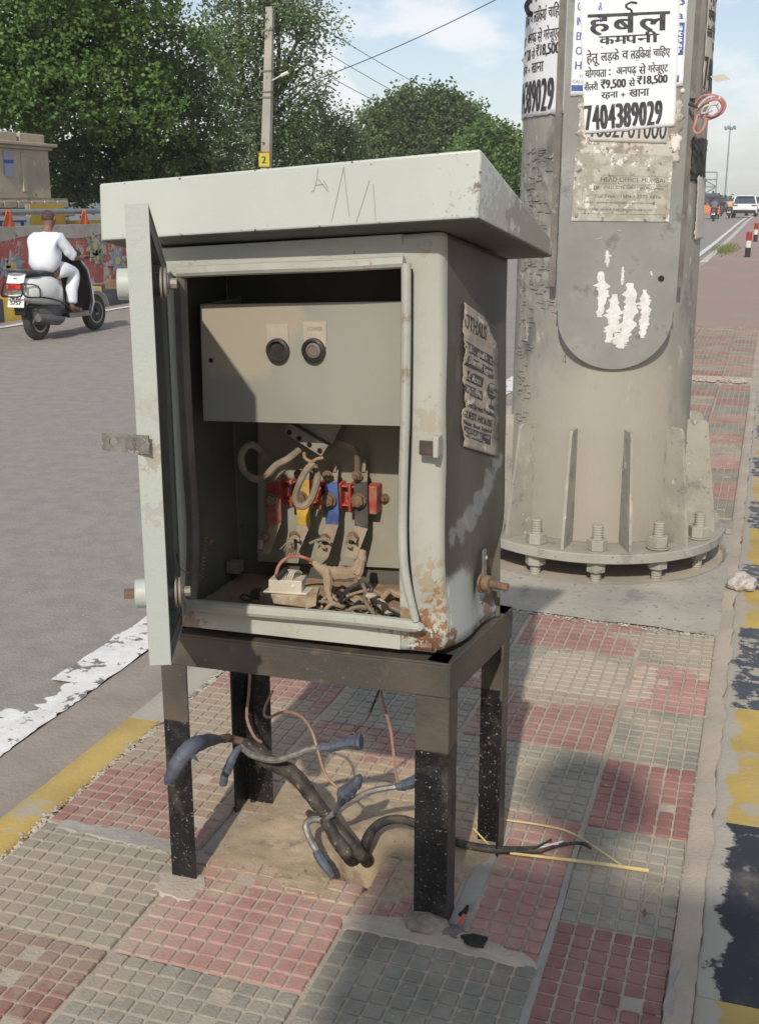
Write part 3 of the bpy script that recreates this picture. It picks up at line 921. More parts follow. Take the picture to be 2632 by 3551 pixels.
def rail(a, b, h, t=0.0055):
    a, b = Vector(a), Vector(b)
    d = (b - a).normalized(); n = Vector((0, 0, 1)).cross(d)
    fr.slab([a, b, b + Vector((0, 0, h)), a + Vector((0, 0, h))], n, t)
    fr.slab([a + Vector((0, 0, h)), b + Vector((0, 0, h)), b + Vector((0, 0, h)) + n * 0.05, a + Vector((0, 0, h)) + n * 0.05], (0, 0, 1), t)
rail((-1.112, 1.921, 0.496), (-0.511, 1.938, 0.496), 0.064)
rail((-0.507, 1.938, 0.496), (-0.463, 2.288, 0.496), 0.064)
rail((-0.463, 2.290, 0.496), (-1.100, 2.290, 0.496), 0.064)
rail((-1.106, 2.288, 0.496), (-1.116, 1.921, 0.496), 0.064)
fr.build('stand_rail', M['stand_steel'], cabn, smooth=False, bevel=0.0015)

# door --------------------------------------------------------------
OB, OT = Vector((-0.887, 1.500, 0.686)), Vector((-0.8865, 1.500, 1.400))
HBm, HTm = Vector((-1.078, 1.895, 0.592)), Vector((-1.078, 1.895, 1.292))
dd = (OB - HBm); dd.z = 0; dd.normalize()
dn = Vector((-dd.y, dd.x, 0))
dn = Vector((0.899, 0.438, 0))
TH = 0.0345
door = MB()
door.slab([HBm, OB, OT, HTm], dn, 0.002, 0)                       # outer skin
def flange(a, b, w=TH, t=0.002, inward=None, mi=0):
    a, b = Vector(a), Vector(b)
    n = inward or (b - a).cross(dn)
    door.slab([a, b, b + dn * w, a + dn * w], n, t, mi)
inwd = -dd
flange(OB, OT, inward=-dd)
flange(OT, HTm, inward=Vector((0, 0, -1)))
flange(OB, HBm, inward=Vector((0, 0, 1)))
flange(HBm, HTm, inward=dd)
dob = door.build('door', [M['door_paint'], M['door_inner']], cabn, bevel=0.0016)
din = MB()
def dp(t, z, n):    # t 0 hinge .. 1 free edge, z 0..1, n out of the door plane
    return lerp(lerp(HBm, OB, t), lerp(HTm, OT, t), z) + dn * n
din.slab([dp(.02, .01, .0022), dp(.985, .01, .0022), dp(.985, .99, .0022), dp(.02, .99, .0022)], dn, 0.0008)
# returned lip and seal channel
for (a, b, c, d) in (((.93, .01), (.985, .01), (.985, .99), (.93, .99)), ((.02, .01), (.07, .01), (.07, .99), (.02, .99)),
                     ((.07, .955), (.93, .955), (.93, .99), (.07, .99)), ((.07, .01), (.93, .01), (.93, .045), (.07, .045))):
    din.slab([dp(*a, .031), dp(*b, .031), dp(*c, .031), dp(*d, .031)], dn, 0.002)
for t in (.80, .12):
    din.slab([dp(t, .05, .003), dp(t + .015, .05, .003), dp(t + .015, .95, .003), dp(t, .95, .003)], dn, 0.022)
din.build('door_lining', M['door_inner'], dob, smooth=False)
def lock(t, z):
    mb = MB()
    c = dp(t, z, 0)
    mb.lathe(c - dn * 0.019, [(0.022, 0), (0.0235, 0.002), (0.0235, 0.019)], 20, 0, axis=dn)
    mb.box(c - dn * 0.028, (0.018, 0.013, 0.013), 0, 1, Matrix.Rotation(math.atan2(dn.y, dn.x), 3, 'Z'))
    mb.cyl(c + dn * 0.002, c + dn * 0.044, 0.0175, None, 16, 3)
    mb.lathe(c + dn * 0.044, [(0.026, 0), (0.026, 0.003), (0.018, 0.0032), (0.024, 0.006), (0.024, 0.009), (0.016, 0.010), (0.016, 0.012)], 16, 2, axis=dn)
    mb.lathe(c + dn * 0.056, [(0.0085, 0), (0.0085, 0.012)], 8, 2, axis=dn)
    mb.build('door_lock', [M['door_paint'], M['rusty'], M['dusty_steel'], M['door_inner']], dob)
lock(0.90, 0.850)
lock(0.90, 0.165)
hp = MB()
h0, h1, h2 = Vector((-0.9405,1.498,1.062)), Vector((-0.8598,1.498,1.069)), Vector((-0.8617,1.498,1.037))
cx_, cz_ = (-0.9255,1.498,1.048)[0], (-0.9255,1.498,1.048)[2]
zt_, zb_ = h0.z + .0, (-0.9425,1.498,1.034)[2]
xl, xr = (-0.9455,1.498,1.048)[0], -0.866
# plate with a round hole
ring = []
ro = []
for k in range(16):
    a = 2 * PI * k / 16 + PI / 16
    ring.append((cx_ + 0.0072 * math.cos(a), cz_ + 0.0072 * math.sin(a)))
    ca, sa = math.cos(a), math.sin(a)
    sc_ = min(abs((xr - .02 - cx_) / ca) if ca > 0 else abs((xl - cx_) / ca) if ca else 9, abs((zt_ - cz_) / sa) if sa > 0 else abs((cz_ - zb_) / sa) if sa else 9)
    ro.append((cx_ + ca * sc_, cz_ + sa * sc_))
vs = []
for yy in (1.496, 1.499):
    vs += [(p[0], yy, p[1]) for p in ring] + [(p[0], yy, p[1]) for p in ro]
fs = []
for k in range(16):
    j = (k + 1) % 16
    fs += [(k, j, 16 + j, 16 + k), (32 + j, 32 + k, 48 + k, 48 + j), (j, k, 32 + k, 32 + j), (16 + k, 16 + j, 48 + j, 48 + k)]
hp.add(vs, fs)
hp.box(((xr + xr - .02) / 2 - .002, 1.4975, (zt_ + zb_) / 2), (0.026, 0.003, zt_ - zb_))
hp.build('hasp', M['rusty_plate'], dob, smooth=False, weld=False)
wd = MB()
for k in range(26):
    t = k / 26
    stone(wd, (xr - .012 + .014 * random.random(), 1.4965, zb_ + (zt_ - zb_) * t), 0.0018)
wd.build('weld_bead', M['door_paint'], dob)
# loose spring chain inside the door edge
ch = MB()
pts = []
for k in range(46):
    t = k / 45
    q = lerp((-1.016,1.96,0.7598), (-1.03,1.96,0.6703), t)
    pts.append(q + Vector((math.cos(k * 1.5) * .004, math.sin(k * 1.5) * .004, 0)))
ch.tube(pts, 0.0011, 5)
ch.tube([(-1.049,1.9,0.7409), (-1.041,1.9,0.7089), (-1.022,1.93,0.6921), (-1.022,1.95,0.6877)], 0.0015, 5, sm=4)
ch.build('spring', M['dusty_steel'], cabn)
sb = MB()
for p in ((-1.021,1.965,0.7484), (-1.005,1.965,0.7519)):
    sb.lathe(p, [(0.006, 0), (0.006, .008), (0.003, .009), (0.003, .02)], 6, axis=(0, -1, 0))
sb.build('hinge_bolt', M['rusty'], cabn)

# keeper on the right strip
kp = MB()
a = Vector((-0.5653,1.915,0.9938)); b = Vector((-0.5388,1.915,0.9674))
kp.box(((a.x + b.x) / 2, 1.916, (a.z + b.z) / 2), (b.x - a.x, 0.003, a.z - b.z), mi=1)
kp.box((b.x + 0.004, 1.928, (a.z + b.z) / 2 + .002), (0.010, 0.028, 0.038), mi=0)
kp.build('latch_keeper', [M['cab_paint'], mat('keeper_dark', (0.07, 0.045, 0.04), (0.1, 0.07, 0.06), s=30, rough=.6, coord='World')], cabn, bevel=0.0015)
# earthing bolt and strap on the right side
eb = MB()
sn = Vector((0.97, -0.24, 0)).normalized()
bc = Vector((-0.487, 2.115, 0.672))
eb.lathe(bc - sn * 0.006, [(0.021, 0), (0.021, 0.004), (0.014, 0.0045), (0.0165, 0.006), (0.0165, 0.020), (0.009, 0.021)], 18, 0, axis=sn)
eb.thread(bc + sn * 0.014, bc + sn * 0.052, 0.0082, 9, 0)
eb.build('earthing_bolt', M['rusty'], cabn)
es = MB()
es.slab([bc + Vector((-.003, -.008, 0.0)), bc + Vector((.000, .008, 0.0)), bc + Vector((-.002, .010, .068)), bc + Vector((-.004, -.006, .068))], sn, 0.003)
es.build('earth_strap', M['rusty_plate'], cabn, smooth=False)
eh = MB()
eh.lathe(bc + Vector((.002, .002, .052)), [(0.004, 0), (0.004, .0015)], 10, axis=sn)
eh.build('strap_hole', mat('pale_hole', (.5, .48, .42), rough=.6), cabn)

# handbill on the right side, half torn ---------------------------------
M['old_paper'] = mat('old_paper', (0.34, 0.295, 0.235), (0.26, 0.22, 0.175), s=16, rough=0.9, bump=0.001, bs=120, coord='World', stains=[((0.52, 0.46, 0.38), 30, 0.58, 0.05), ((0.20, 0.17, 0.13), 40, .68, .04)])
M['ink_dark'] = mat('ink_faded', (0.045, 0.045, 0.05), (0.085, 0.08, 0.08), s=40, rough=0.8, coord='World', stains=[((0.33, 0.29, 0.23), 60, .64, .04)])
M['ink_light'] = mat('ink_reversed', (0.40, 0.36, 0.30), rough=0.9)
SO = Vector((0.966, -0.258, 0))
def sidept(u, z, lift=0.0):
    """u = 0..1 along the right side from front corner to back"""
    v = (z - 0.58) / 0.75
    c = lerp(FRb, FRt, v); e = lerp(BRb, BRt, v)
    p = c + (e - c) * u
    q = dent(p)
    return q + SO * (0.0025 + lift)
pz = lambda t: 0.93 + 0.30 * t
def stk(u, v, w=0.0):
    return sidept(0.27 + 0.58 * u, 0.962 + 0.262 * v - 0.030 * u, 0.0012 + w + 0.0014 * math.sin(v * 21 + u * 3) + .0016 * mnoise.noise((u * 9, v * 26, 0)))
pm = MB()
NR = 60
rows = []
for j in range(NR + 1):
    v = j / NR
    l = 0.03 + 0.035 * mnoise.noise((v * 9, 1, 0)) + (0.05 if 0.28 < v < 0.45 else 0)
    r = 0.97 + 0.05 * mnoise.noise((v * 11, 5, 0)) - (0.38 * max(0, (v - 0.80) / 0.2)) + (0.06 if v < .12 else 0)
    rows.append((l, r, v))
vs = []
for l, r, v in rows:
    for k in range(7):
        u = l + (r - l) * k / 6
        lift = 0.005 * abs(mnoise.noise((u * 14, v * 25, 2))) * (1 if k in (0, 6) else 0.12)
        vs.append(stk(u, v, lift))
pm.add(vs, [(j * 7 + k, j * 7 + k + 1, (j + 1) * 7 + k + 1, (j + 1) * 7 + k) for j in range(NR) for k in range(6)])
hb = pm.build('handbill', M['old_paper'], cabn, solid=0.0006, angle=70)
hb['label'] = 'torn guest house handbill pasted on the side sheet'
tx = MB(); bx = MB()
def darkbox(u0, u1, v0, v1):
    n = 8
    vs = []
    for k in range(n + 1):
        u = u0 + (u1 - u0) * k / n
        vs += [stk(u, v0, 0.0009), stk(u, v1, 0.0009)]
    bx.add(vs, [(2 * k, 2 * k + 2, 2 * k + 3, 2 * k + 1) for k in range(n)])
LI = MB()
for s_, u0, u1, v0, v1 in (('Well Furnished Room', .08, .80, .690, .735), ('R.O. Water, Geyser', .08, .80, .590, .640), ('A.C. Room', .08, .52, .490, .540), ('Wi-Fi Free', .10, .52, .395, .440)):
    darkbox(u0 - .03, u1 + .03, v0 - .012, v1 + .012)
    put_text(LI, s_, u0, u1, v0, v1, lambda u, v, w: stk(u, v, 0.0015 + w), bold=.003)
for s_, u0, u1, v0, v1 in (('OTHALS', .06, .62, .835, .935), ('Food Service Provided', .10, .88, .295, .335), ('GUEST HOUSE', .06, .80, .215, .265), ('Near Bus Stand', .06, .80, .165, .195)):
    put_text(tx, s_, u0, u1, v0, v1, lambda u, v, w: stk(u, v, 0.0012 + w), bold=.004)
darkbox(.06, .80, .075, .150)
put_text(LI, 'Well Furnished with', .09, .77, .115, .14, lambda u, v, w: stk(u, v, 0.0015 + w))
put_text(LI, 'Attached LED', .09, .60, .083, .108, lambda u, v, w: stk(u, v, 0.0015 + w))
# round badge
vs = [stk(.80 + .13 * math.cos(a), .485 + .062 * math.sin(a), .001) for a in [2 * PI * k / 24 for k in range(24)]]
bx.add(vs, [tuple(range(24))])
vs = [stk(.80 + .09 * math.cos(a), .365 + .018 * math.sin(a), .001) for a in [2 * PI * k / 12 for k in range(12)]]
bx.add(vs, [tuple(range(12))])
bx.add([stk(.79, .38, .001), stk(.81, .38, .001), stk(.81, .43, .001), stk(.79, .43, .001)], [(0, 1, 2, 3)])
for k, s_ in enumerate(('24 Hours', 'Service', 'Provided')):
    put_text(LI, s_, .72, .88, .510 - k * .027, .528 - k * .027, lambda u, v, w: stk(u, v, 0.0015 + w))
bx.build('printed_box', M['ink_dark'], hb, smooth=False)
tx.build('lettering', M['ink_dark'], hb, smooth=False)
LI.build('reversed_lettering', M['ink_light'], hb, smooth=False)

# inside the cabinet ------------------------------------------------
pn = MB()
pa, pb, pc, pd = (-1.029,2,1.212), (-0.6171,2,1.229), (-0.6157,2,1), (-1.032,2,0.9857)
pn.slab([pd, pc, pb, pa], (0, 1, 0), 0.002)
pn.slab([pd, pa, (pa[0] - .004, 2.19, pa[2]), (pd[0] - .004, 2.19, pd[2])], (1, 0, 0), 0.0015)
pn.slab([pd, pc, (pc[0], 2.05, pc[2]), (pd[0], 2.05, pd[2])], (0, 0, 1), 0.0015)
icv = pn.build('inner_cover', M['cab_panel'], cabn, bevel=0.0016)
ph = MB(); ph.lathe((-1.01,2,1.106), [(0.0048, 0), (0.0048, .001)], 14, axis=(0, -1, 0)); ph.build('screw_hole', M['hole_black'], icv)
for k, (px_, l) in enumerate((((-0.8676,1.999,1.131), 0), ((-0.7951,1.999,1.134), 1))):
    kb = MB()
    kb.lathe(px_, [(0.0225, 0), (0.0235, .003), (0.0225, .009), (0.018, .0105), (0.0165, .009), (0.0150, .004)], 28, 0, axis=(0, -1, 0))
    if l: kb.lathe((px_[0], px_[1] - .003, px_[2]), [(0.0145, 0), (0.0145, .004), (0.010, .0055), (0.0095, .0035)], 24, 1, axis=(0, -1, 0))
    else: kb.lathe((px_[0], px_[1] - .001, px_[2]), [(0.0145, 0), (0.0145, .001)], 24, 2, axis=(0, -1, 0))
    kb.build('selector_knob', [M['bakelite'], mat('knob_face', (0.17, 0.14, 0.12), rough=.5), mat('knob_socket', (0.07, .05, .035), (.16, .11, .07), s=80, rough=.8, coord='World')], icv)
    lb = MB()
    cx = px_[0] + (0.0015 if l else 0.0); zt = px_[2] + (0.052 if l else 0.048)
    o = 0.004 if l else 0.0
    lb.slab([(cx - .022, 1.9985, px_[2] + .010), (cx + .022, 1.9985, px_[2] + .006), (cx + .020 + o, 1.9985, zt + .002), (cx - .024, 1.9985, zt)], (0, -1, 0), 0.0010)
    lbo = lb.build('switch_label', mat('label_card', (0.47, 0.40, 0.31), (.40, .35, .27), s=30, rough=.6, coord='World'), icv, bevel=.0006)
    if l:
        lt = MB(); put_text(lt, 'LOWER', cx - .014, cx + .016, zt - .016, zt - .008, lambda u, v, w: (u, 1.9972 - w, v), bold=.0003)
        lt.build('lettering', mat('faint_ink', (.27, .22, .17), rough=.8), lbo, smooth=False)

mpn = MB()
mpn.slab([(-1.009,2.185,0.6431), (-0.6752,2.185,0.6604), (-0.6771,2.185,0.977), (-0.9995,2.185,0.9582)], (0, 1, 0), 0.002)
mpn.build('mounting_plate', mat('mounting_plate', (0.27, 0.265, 0.20), (0.33, 0.31, 0.24), s=5, rough=.6, coord='World', bump=.0003, bs=200, stains=[(DUST, 9, .6, .1)]), cabn, bevel=.001)
# red busbar support
M['red_ins'] = mat('red_insulator', (0.46, 0.065, 0.045), (0.36, 0.07, 0.05), s=30, rough=0.5, coord='World', stains=[((0.33, 0.20, 0.14), 24, .50, .18)])
rs = MB()
zlo, zhi = (-0.7222,2.16,0.7825)[2], (-0.7222,2.16,0.8423)[2]
dzx = 0.0
for (xa, xb) in (((-0.7467,2.16,0.8138)[0], (-0.7229,2.16,0.8157)[0]), ((-0.8097,2.16,0.8087)[0], (-0.8017,2.16,0.8093)[0]), ((-0.8746,2.16,0.8034)[0], (-0.8668,2.16,0.8041)[0]), ((-0.9409,2.16,0.798)[0], (-0.933,2.16,0.7987)[0]),
                 ((-0.7796,2.16,0.8111)[0] - .006, (-0.7796,2.16,0.8111)[0]), ((-0.8446,2.16,0.8059)[0] - .006, (-0.8446,2.16,0.8059)[0]), ((-0.9101,2.16,0.8005)[0] - .006, (-0.9101,2.16,0.8005)[0])):
    rs.box(((xa + xb) / 2, 2.166, (zlo + zhi) / 2), (xb - xa, 0.036, zhi - zlo))
xa, xb = (-0.9731,2.16,0.7954)[0], (-0.7426,2.16,0.8141)[0]
rs.box(((xa + xb) / 2, 2.180, (zlo + zhi) / 2), (xb - xa, 0.006, zhi - zlo - .012))
rs.box(((xa + xb) / 2, 2.170, zhi - .008), (xb - xa, 0.026, 0.005))
rs.box(((xa + xb) / 2, 2.170, zlo + .012), (xb - xa, 0.026, 0.005))
rso = rs.build('busbar_support', M['red_ins'], cabn, bevel=.0025, seg=2)
for q in ((-0.9218,2.175,0.7959), (-0.8576,2.175,0.7977), (-0.7892,2.175,0.805)):
    hl = MB(); hl.lathe((q[0], 2.176, q[2]), [(0.007, 0), (0.007, .001)], 14, axis=(0, -1, 0))
    hl.build('fixing_hole', M['hole_black'], rso)
def bar(pts_l, pts_r, y, mats_, name, cuts):
    """strip of copper: left and right outline lists, coloured sleeve between the cuts"""
    mb = MB()
    n = len(pts_l)
    for i in range(n - 1):
        a, b = pts_l[i], pts_r[i]; c, d = pts_r[i + 1], pts_l[i + 1]
        ya, yb = y[i], y[i + 1]
        mb.slab([(a[0], ya, a[2]), (b[0], ya, b[2]), (c[0], yb, c[2]), (d[0], yb, d[2])], (0, 1, 0), 0.004 if i in cuts else 0.003, 1 if i in cuts else 0)
    return mb.build(name, mats_, cabn, bevel=.0006)
BM = mat('dusty_busbar', (0.33, 0.265, 0.19), (0.24, 0.19, 0.135), s=20, rough=.75, metal=.05, bump=.0006, bs=200, coord='World')
def sleeve(n, c): return mat(n, c, tuple(min(1, q * 1.4 + .02) for q in c), s=24, rough=.55, bump=.0005, bs=200, coord='World', stains=[((0.30, 0.235, 0.165), 18, .52, .2)])
yy = [2.150, 2.135, 2.135, 2.135, 2.105]
bar([(-0.9592,2.13,0.8577), (-0.9604,2.13,0.8375), (-0.9615,2.13,0.7731), (-0.9597,2.13,0.7356), (-0.9753,2.12,0.6903)], [(-0.9321,2.13,0.8631), (-0.9292,2.13,0.8399), (-0.93,2.13,0.7758), (-0.9299,2.13,0.7519), (-0.9451,2.12,0.688)], yy, [BM, sleeve('sleeve_red', (0.27, 0.035, 0.045))], 'busbar', (1, 2))
bar([(-0.8921,2.13,0.866), (-0.8939,2.13,0.8459), (-0.8952,2.13,0.7821), (-0.8909,2.13,0.7503), (-0.9082,2.12,0.6916)], [(-0.8701,2.13,0.8676), (-0.8653,2.13,0.8481), (-0.8657,2.13,0.7846), (-0.8642,2.13,0.751), (-0.8834,2.12,0.6913)], yy, [BM, sleeve('sleeve_yellow', (0.50, 0.30, 0.04))], 'busbar', (1, 2))
bar([(-0.8298,2.13,0.8673), (-0.8307,2.13,0.8458), (-0.8302,2.13,0.7843), (-0.8299,2.13,0.7574), (-0.8429,2.12,0.6939)], [(-0.8065,2.13,0.8707), (-0.8033,2.13,0.8495), (-0.8005,2.13,0.7835), (-0.8015,2.13,0.7583), (-0.814,2.12,0.694)], yy, [BM, sleeve('sleeve_blue', (0.05, 0.085, 0.22))], 'busbar', (1, 2))
bar([(-0.7671,2.13,0.8719), (-0.7679,2.13,0.8506), (-0.7663,2.13,0.7897), (-0.7665,2.13,0.7597), (-0.7811,2.12,0.7)], [(-0.7429,2.13,0.8737), (-0.7389,2.13,0.8545), (-0.7374,2.13,0.7922), (-0.7379,2.13,0.7556), (-0.7523,2.12,0.6984)], yy, [BM, sleeve('sleeve_black', (0.05, 0.045, 0.04))], 'busbar', (1, 2))
for (xa_, xb_) in (((-0.7537,2.14,0.9), (-0.745,2.14,0.8713)), ((-0.8162,2.14,0.8875), (-0.8082,2.14,0.8667))):
    ub = MB(); ub.box(((xa_[0] + xb_[0]) / 2, 2.145, (xa_[2] + xb_[2]) / 2), (abs(xb_[0] - xa_[0]), .003, abs(xa_[2] - xb_[2])))
    ub.build('link_strip', BM, cabn, bevel=.0006)
def nut(c, r, L_=0.014, name='nut', m=None, par=None, mids=True):
    mb = MB()
    c = Vector(c)
    mb.lathe(c, [(r * 1.55, 0), (r * 1.55, .0018)], 14, 0, axis=(0, -1, 0))
    mb.lathe(c + Vector((0, -.002, 0)), [(r * 1.25, 0), (r * 1.25, r * .8), (r * 1.0, r * .95)], 6, 0, axis=(0, -1, 0), a0=random.random())
    mb.cyl(c, c + Vector((0, -L_, 0)), r * .62, None, 10, 0)
    return mb.build(name, m or M['rusty'], par or cabn)
for q, r_ in (((-0.8194,2.128,0.8117), .0105), ((-0.7546,2.128,0.8163), .0105), ((-0.8808,2.128,0.8094), .0105), ((-0.947,2.128,0.8013), .0095), ((-0.822,2.13,0.862), .0075), ((-0.7584,2.13,0.8667), .0075), ((-0.8859,2.13,0.8598), .0068),
              ((-0.8921,2.115,0.7315), .0072), ((-0.8237,2.115,0.7324), .0072), ((-0.7629,2.115,0.7414), .0078), ((-0.957,2.115,0.7245), .0065), ((-0.7166,2.184,0.8097), .0066)):
    nut(q, r_)
# clamped strands on the lower bolts
st = MB()
for c in ((-0.8853,2.105,0.7271), (-0.8165,2.105,0.7285), (-0.761,2.105,0.7364)):
    for k in range(3):
        cc = Vector(c)
        st.tube([cc + Vector((math.cos(a) * .011, -.003 - .002 * k, math.sin(a) * .009 - .002 * k)) for a in [0.3 + i * .5 for i in range(10)]], .0014, 5)
st.tube([(-0.8138,2.1,0.7369), (-0.8305,2.09,0.7355), (-0.8445,2.08,0.7296)], .0028, 5, sm=3)
for k in range(5):
    st.tube([(-0.8866,2.1,0.7301), ((-0.8944,2.085,0.7268)[0] + .003 * k, 2.085, (-0.8944,2.085,0.7268)[2]), ((-0.9014,2.08,0.7108)[0] + .006 * k - .008, 2.08 + .004 * k, (-0.9014,2.08,0.7108)[2] - .004 * k)], .0012, 5, sm=3)
st.tube([(-0.9611,2.1,0.7197), (-0.96,2.09,0.7022)], .006, 6)
st.build('clamped_strand', BM, cabn)
# moulded breaker hanging crooked behind the cover
mc = MB()
a, b, c, d = [Vector(q) for q in ((-0.893,2.07,0.9586), (-0.8807,2.07,0.979), (-0.798,2.07,0.9375), (-0.8116,2.07,0.9144))]
mc.slab([a, b, c, d], (0, 1, 0), 0.055)
e = Vector((0.0, 0, 0.055))
mc.slab([b + Vector((.004, .012, .001)), b + Vector((.03, .012, .05)), c + Vector((.03, .012, .05)), c + Vector((.004, .012, .001))], (0, 1, 0), 0.05)
mco = mc.build('terminal_block', mat('grey_moulding', (0.22, 0.20, 0.165), (.3, .27, .22), s=20, rough=.6, coord='World'), cabn, bevel=.001)
mh = MB()
for q in ((-0.879,2.069,0.9597), (-0.8581,2.069,0.9489), (-0.8365,2.069,0.9377), (-0.8147,2.069,0.9271)):
    mh.lathe(q, [(0.0052, 0), (0.0052, .0012)], 12, axis=(0, -1, 0))
mh.build('terminal_hole', M['hole_black'], mco)
M['dusty_cable'] = mat('dusty_cable', (0.30, 0.235, 0.165), (0.21, 0.165, 0.12), s=30, rough=.85, bump=.0006, bs=200, coord='World')
def cable(name, pts, r, m, par=cabn, sm=5, n=8, jit=0, flat=1.0, rj=None):
    if rj is None: rj = .08 if m in (M.get('tape_blue'), M.get('dust_coat')) else .05
    mb = MB(); mb.tube(pts, r, n, sm=sm * (2 if rj > .1 else 1), jit=jit, flat=flat, rj=rj)
    return mb.build(name, m, par)
cable('cable', [(-0.8683,2.09,0.9186), (-0.8781,2.06,0.9081), (-0.9012,2.05,0.8942), (-0.9205,2.05,0.8751), (-0.9494,2.06,0.8609), (-0.9805,2.075,0.8683), (-0.9918,2.08,0.8927), (-0.987,2.085,0.9149), (-0.9715,2.09,0.9247), (-0.9589,2.1,0.9137), (-0.9597,2.12,0.8931)], .0078, M['dusty_cable'])
cable('cable', [(-0.8825,2.09,0.895), (-0.8982,2.07,0.882), (-0.918,2.075,0.8632), (-0.9432,2.1,0.8523)], .0085, M['dusty_cable'])
cable('cable', [(-0.8205,2.05,0.9063), (-0.8334,2.04,0.8901), (-0.8468,2.035,0.8616), (-0.854,2.035,0.8387), (-0.851,2.035,0.8229), (-0.8393,2.035,0.8191), (-0.8261,2.04,0.8302), (-0.818,2.05,0.854), (-0.8212,2.07,0.8748), (-0.8349,2.09,0.8887)], .0072, M['dusty_cable'])
cable('bare_wire', [(-0.8442,2.06,0.9215), (-0.8386,2.05,0.9145), (-0.8234,2.045,0.9093), (-0.8101,2.045,0.9159), (-0.8005,2.05,0.9171)], .0034, mat('bare_copper', (.42, .27, .16), rough=.5, metal=.3))
cable('cable', [(-0.7845,2.1,0.9382), (-0.7613,2.1,0.9333), (-0.7552,2.12,0.9137), (-0.7609,2.14,0.8734)], .007, M['dusty_cable'])
sm_ = MB(); q = (-1.047,2.15,0.6391); sm_.box(q, (.028, .03, .026)); sm_.lathe((q[0], q[1] - .015, q[2] + .004), [(.009, 0), (.009, .003)], 6, axis=(0, -1, 0))
sm_.build('junction_piece', mat('dusty_moulding', (.2, .18, .14), rough=.8), cabn, bevel=.002)
# dust on the floor
def dustfn(u, v):
    a = lerp((-1.07, 1.945, .597), (-0.545, 1.955, .600), u); b = lerp((-1.055, 2.195, .592), (-0.485, 2.195, .592), u)
    p = lerp(a, b, v)
    h = 0.004 + 0.030 * v ** 1.5 * (0.4 + 0.6 * u) + 0.010 * math.exp(-((u - .75) / .2) ** 2 - ((v - .5) / .3) ** 2)
    return p + Vector((0, 0, h + .004 * mnoise.noise(p * 30) + .002 * mnoise.noise(p * 90)))
dm = MB(); dm.grid(dustfn, 70, 40)
dfl = dm.build('floor_dust', mat('cabinet_dust', (0.27, 0.175, 0.105), (0.34, 0.235, 0.15), s=14, rough=1, bump=.001, bs=160, coord='World'), cabn)
dfl['kind'] = 'stuff'
# loose contactor lying on the floor: own thing
cn_ = thing('broken_contactor', (-0.86, 2.0, 0.60), 'broken cream contactor lying on the dusty cabinet floor with a red wire', 'contactor')
M['cream'] = mat('cream_plastic', (0.62, 0.56, 0.46), (0.52, 0.46, 0.36), s=20, rough=.45, coord='World', stains=[((.36, .27, .18), 26, .62, .08)])
cm_ = MB()
A_ = [(-0.8963,1.985,0.6498), (-0.8237,1.985,0.6535), (-0.8335,2.03,0.6593), (-0.9039,2.03,0.6551)]
B_ = [(-0.8945,1.985,0.677), (-0.8239,1.985,0.6806), (-0.8314,2.03,0.6787), (-0.8999,2.03,0.6756)]
cm_.hexa(A_ + B_)
cm_.slab([(-0.9067,1.983,0.6484), (-0.8129,1.983,0.6531), (-0.8129,1.983,0.6577), (-0.9066,1.983,0.652)], (0, 1, 0), .04)
co_ = cm_.build('upper_case', M['cream'], cn_, bevel=.0016)
rb_ = MB()
for k in range(5):
    x_ = 700 + 14 * k
    rb_.tube([(-0.871,1.995,0.6813), (-0.8606,1.995,0.6922), (-0.8438,1.995,0.6906)], .0001, 3) if False else None
    q0 = Vector((-0.8537,1.99,0.683)) + Vector((.0045 * k - .008, 0, 0))
    rb_.tube([q0 + Vector((-.004, 0, -.004)), q0 + Vector((0, .004, .010)), q0 + Vector((.003, .018, .011)), q0 + Vector((.006, .03, .003))], .0017, 5, sm=3)
rb_.build('cooling_rib', M['cream'], cn_)
sc_ = MB(); sc_.lathe((-0.842,1.984,0.6698), [(.0034, 0), (.0034, .001)], 12, axis=(0, -1, 0)); sc_.build('screw_hole', mat('pale_plug', (.75, .72, .65), rough=.5), cn_)
lw_ = MB()
lw_.hexa([(-0.8805,1.975,0.6308), (-0.8101,1.975,0.6306), (-0.8255,2.03,0.6301), (-0.901,2.03,0.6302), (-0.8868,1.975,0.6499), (-0.8097,1.975,0.6542), (-0.8218,2.03,0.6489), (-0.8972,2.03,0.644)])
lw_.hexa([(-0.8123,1.972,0.6281), (-0.7889,1.972,0.6373), (-0.8049,2.03,0.6457), (-0.8288,2.03,0.6364), (-0.8102,1.972,0.6528), (-0.7869,1.972,0.6619), (-0.8031,2.03,0.6575), (-0.8251,2.03,0.6552)])
lw_.build('lower_case', mat('dirty_cream', (.50, .42, .29), (.33, .24, .15), s=26, rough=.7, coord='World', bump=.001, bs=120, stains=[((.6, .55, .44), 40, .6, .04)]), cn_, bevel=.0012)
db_ = MB()
for k in range(9):
    db_.box(((-0.9069,1.985,0.6361)[0] + .0035 * k, 1.985, (-0.9069,1.985,0.6361)[2]), (.0022, .02, .026))
db_.box((-0.9222,2,0.6377), (.03, .02, .018))
db_.build('black_block', M['bakelite'], cn_, bevel=.0006)
bt_ = MB(); bt_.tube([(-0.8751,1.985,0.683), (-0.8568,1.985,0.7012)], .0062, 8); bt_.build('black_boot', M['bakelite'], cn_)
cable('red_wire', [(-0.8805,1.99,0.6867), (-0.8777,2,0.7036), (-0.8664,2.01,0.7164), (-0.8502,2.02,0.72), (-0.8308,2.03,0.714), (-0.8198,2.04,0.7039)], .0034, mat('red_wire', (.33, .10, .07), (.40, .2, .13), s=40, rough=.6, coord='World'), cn_)
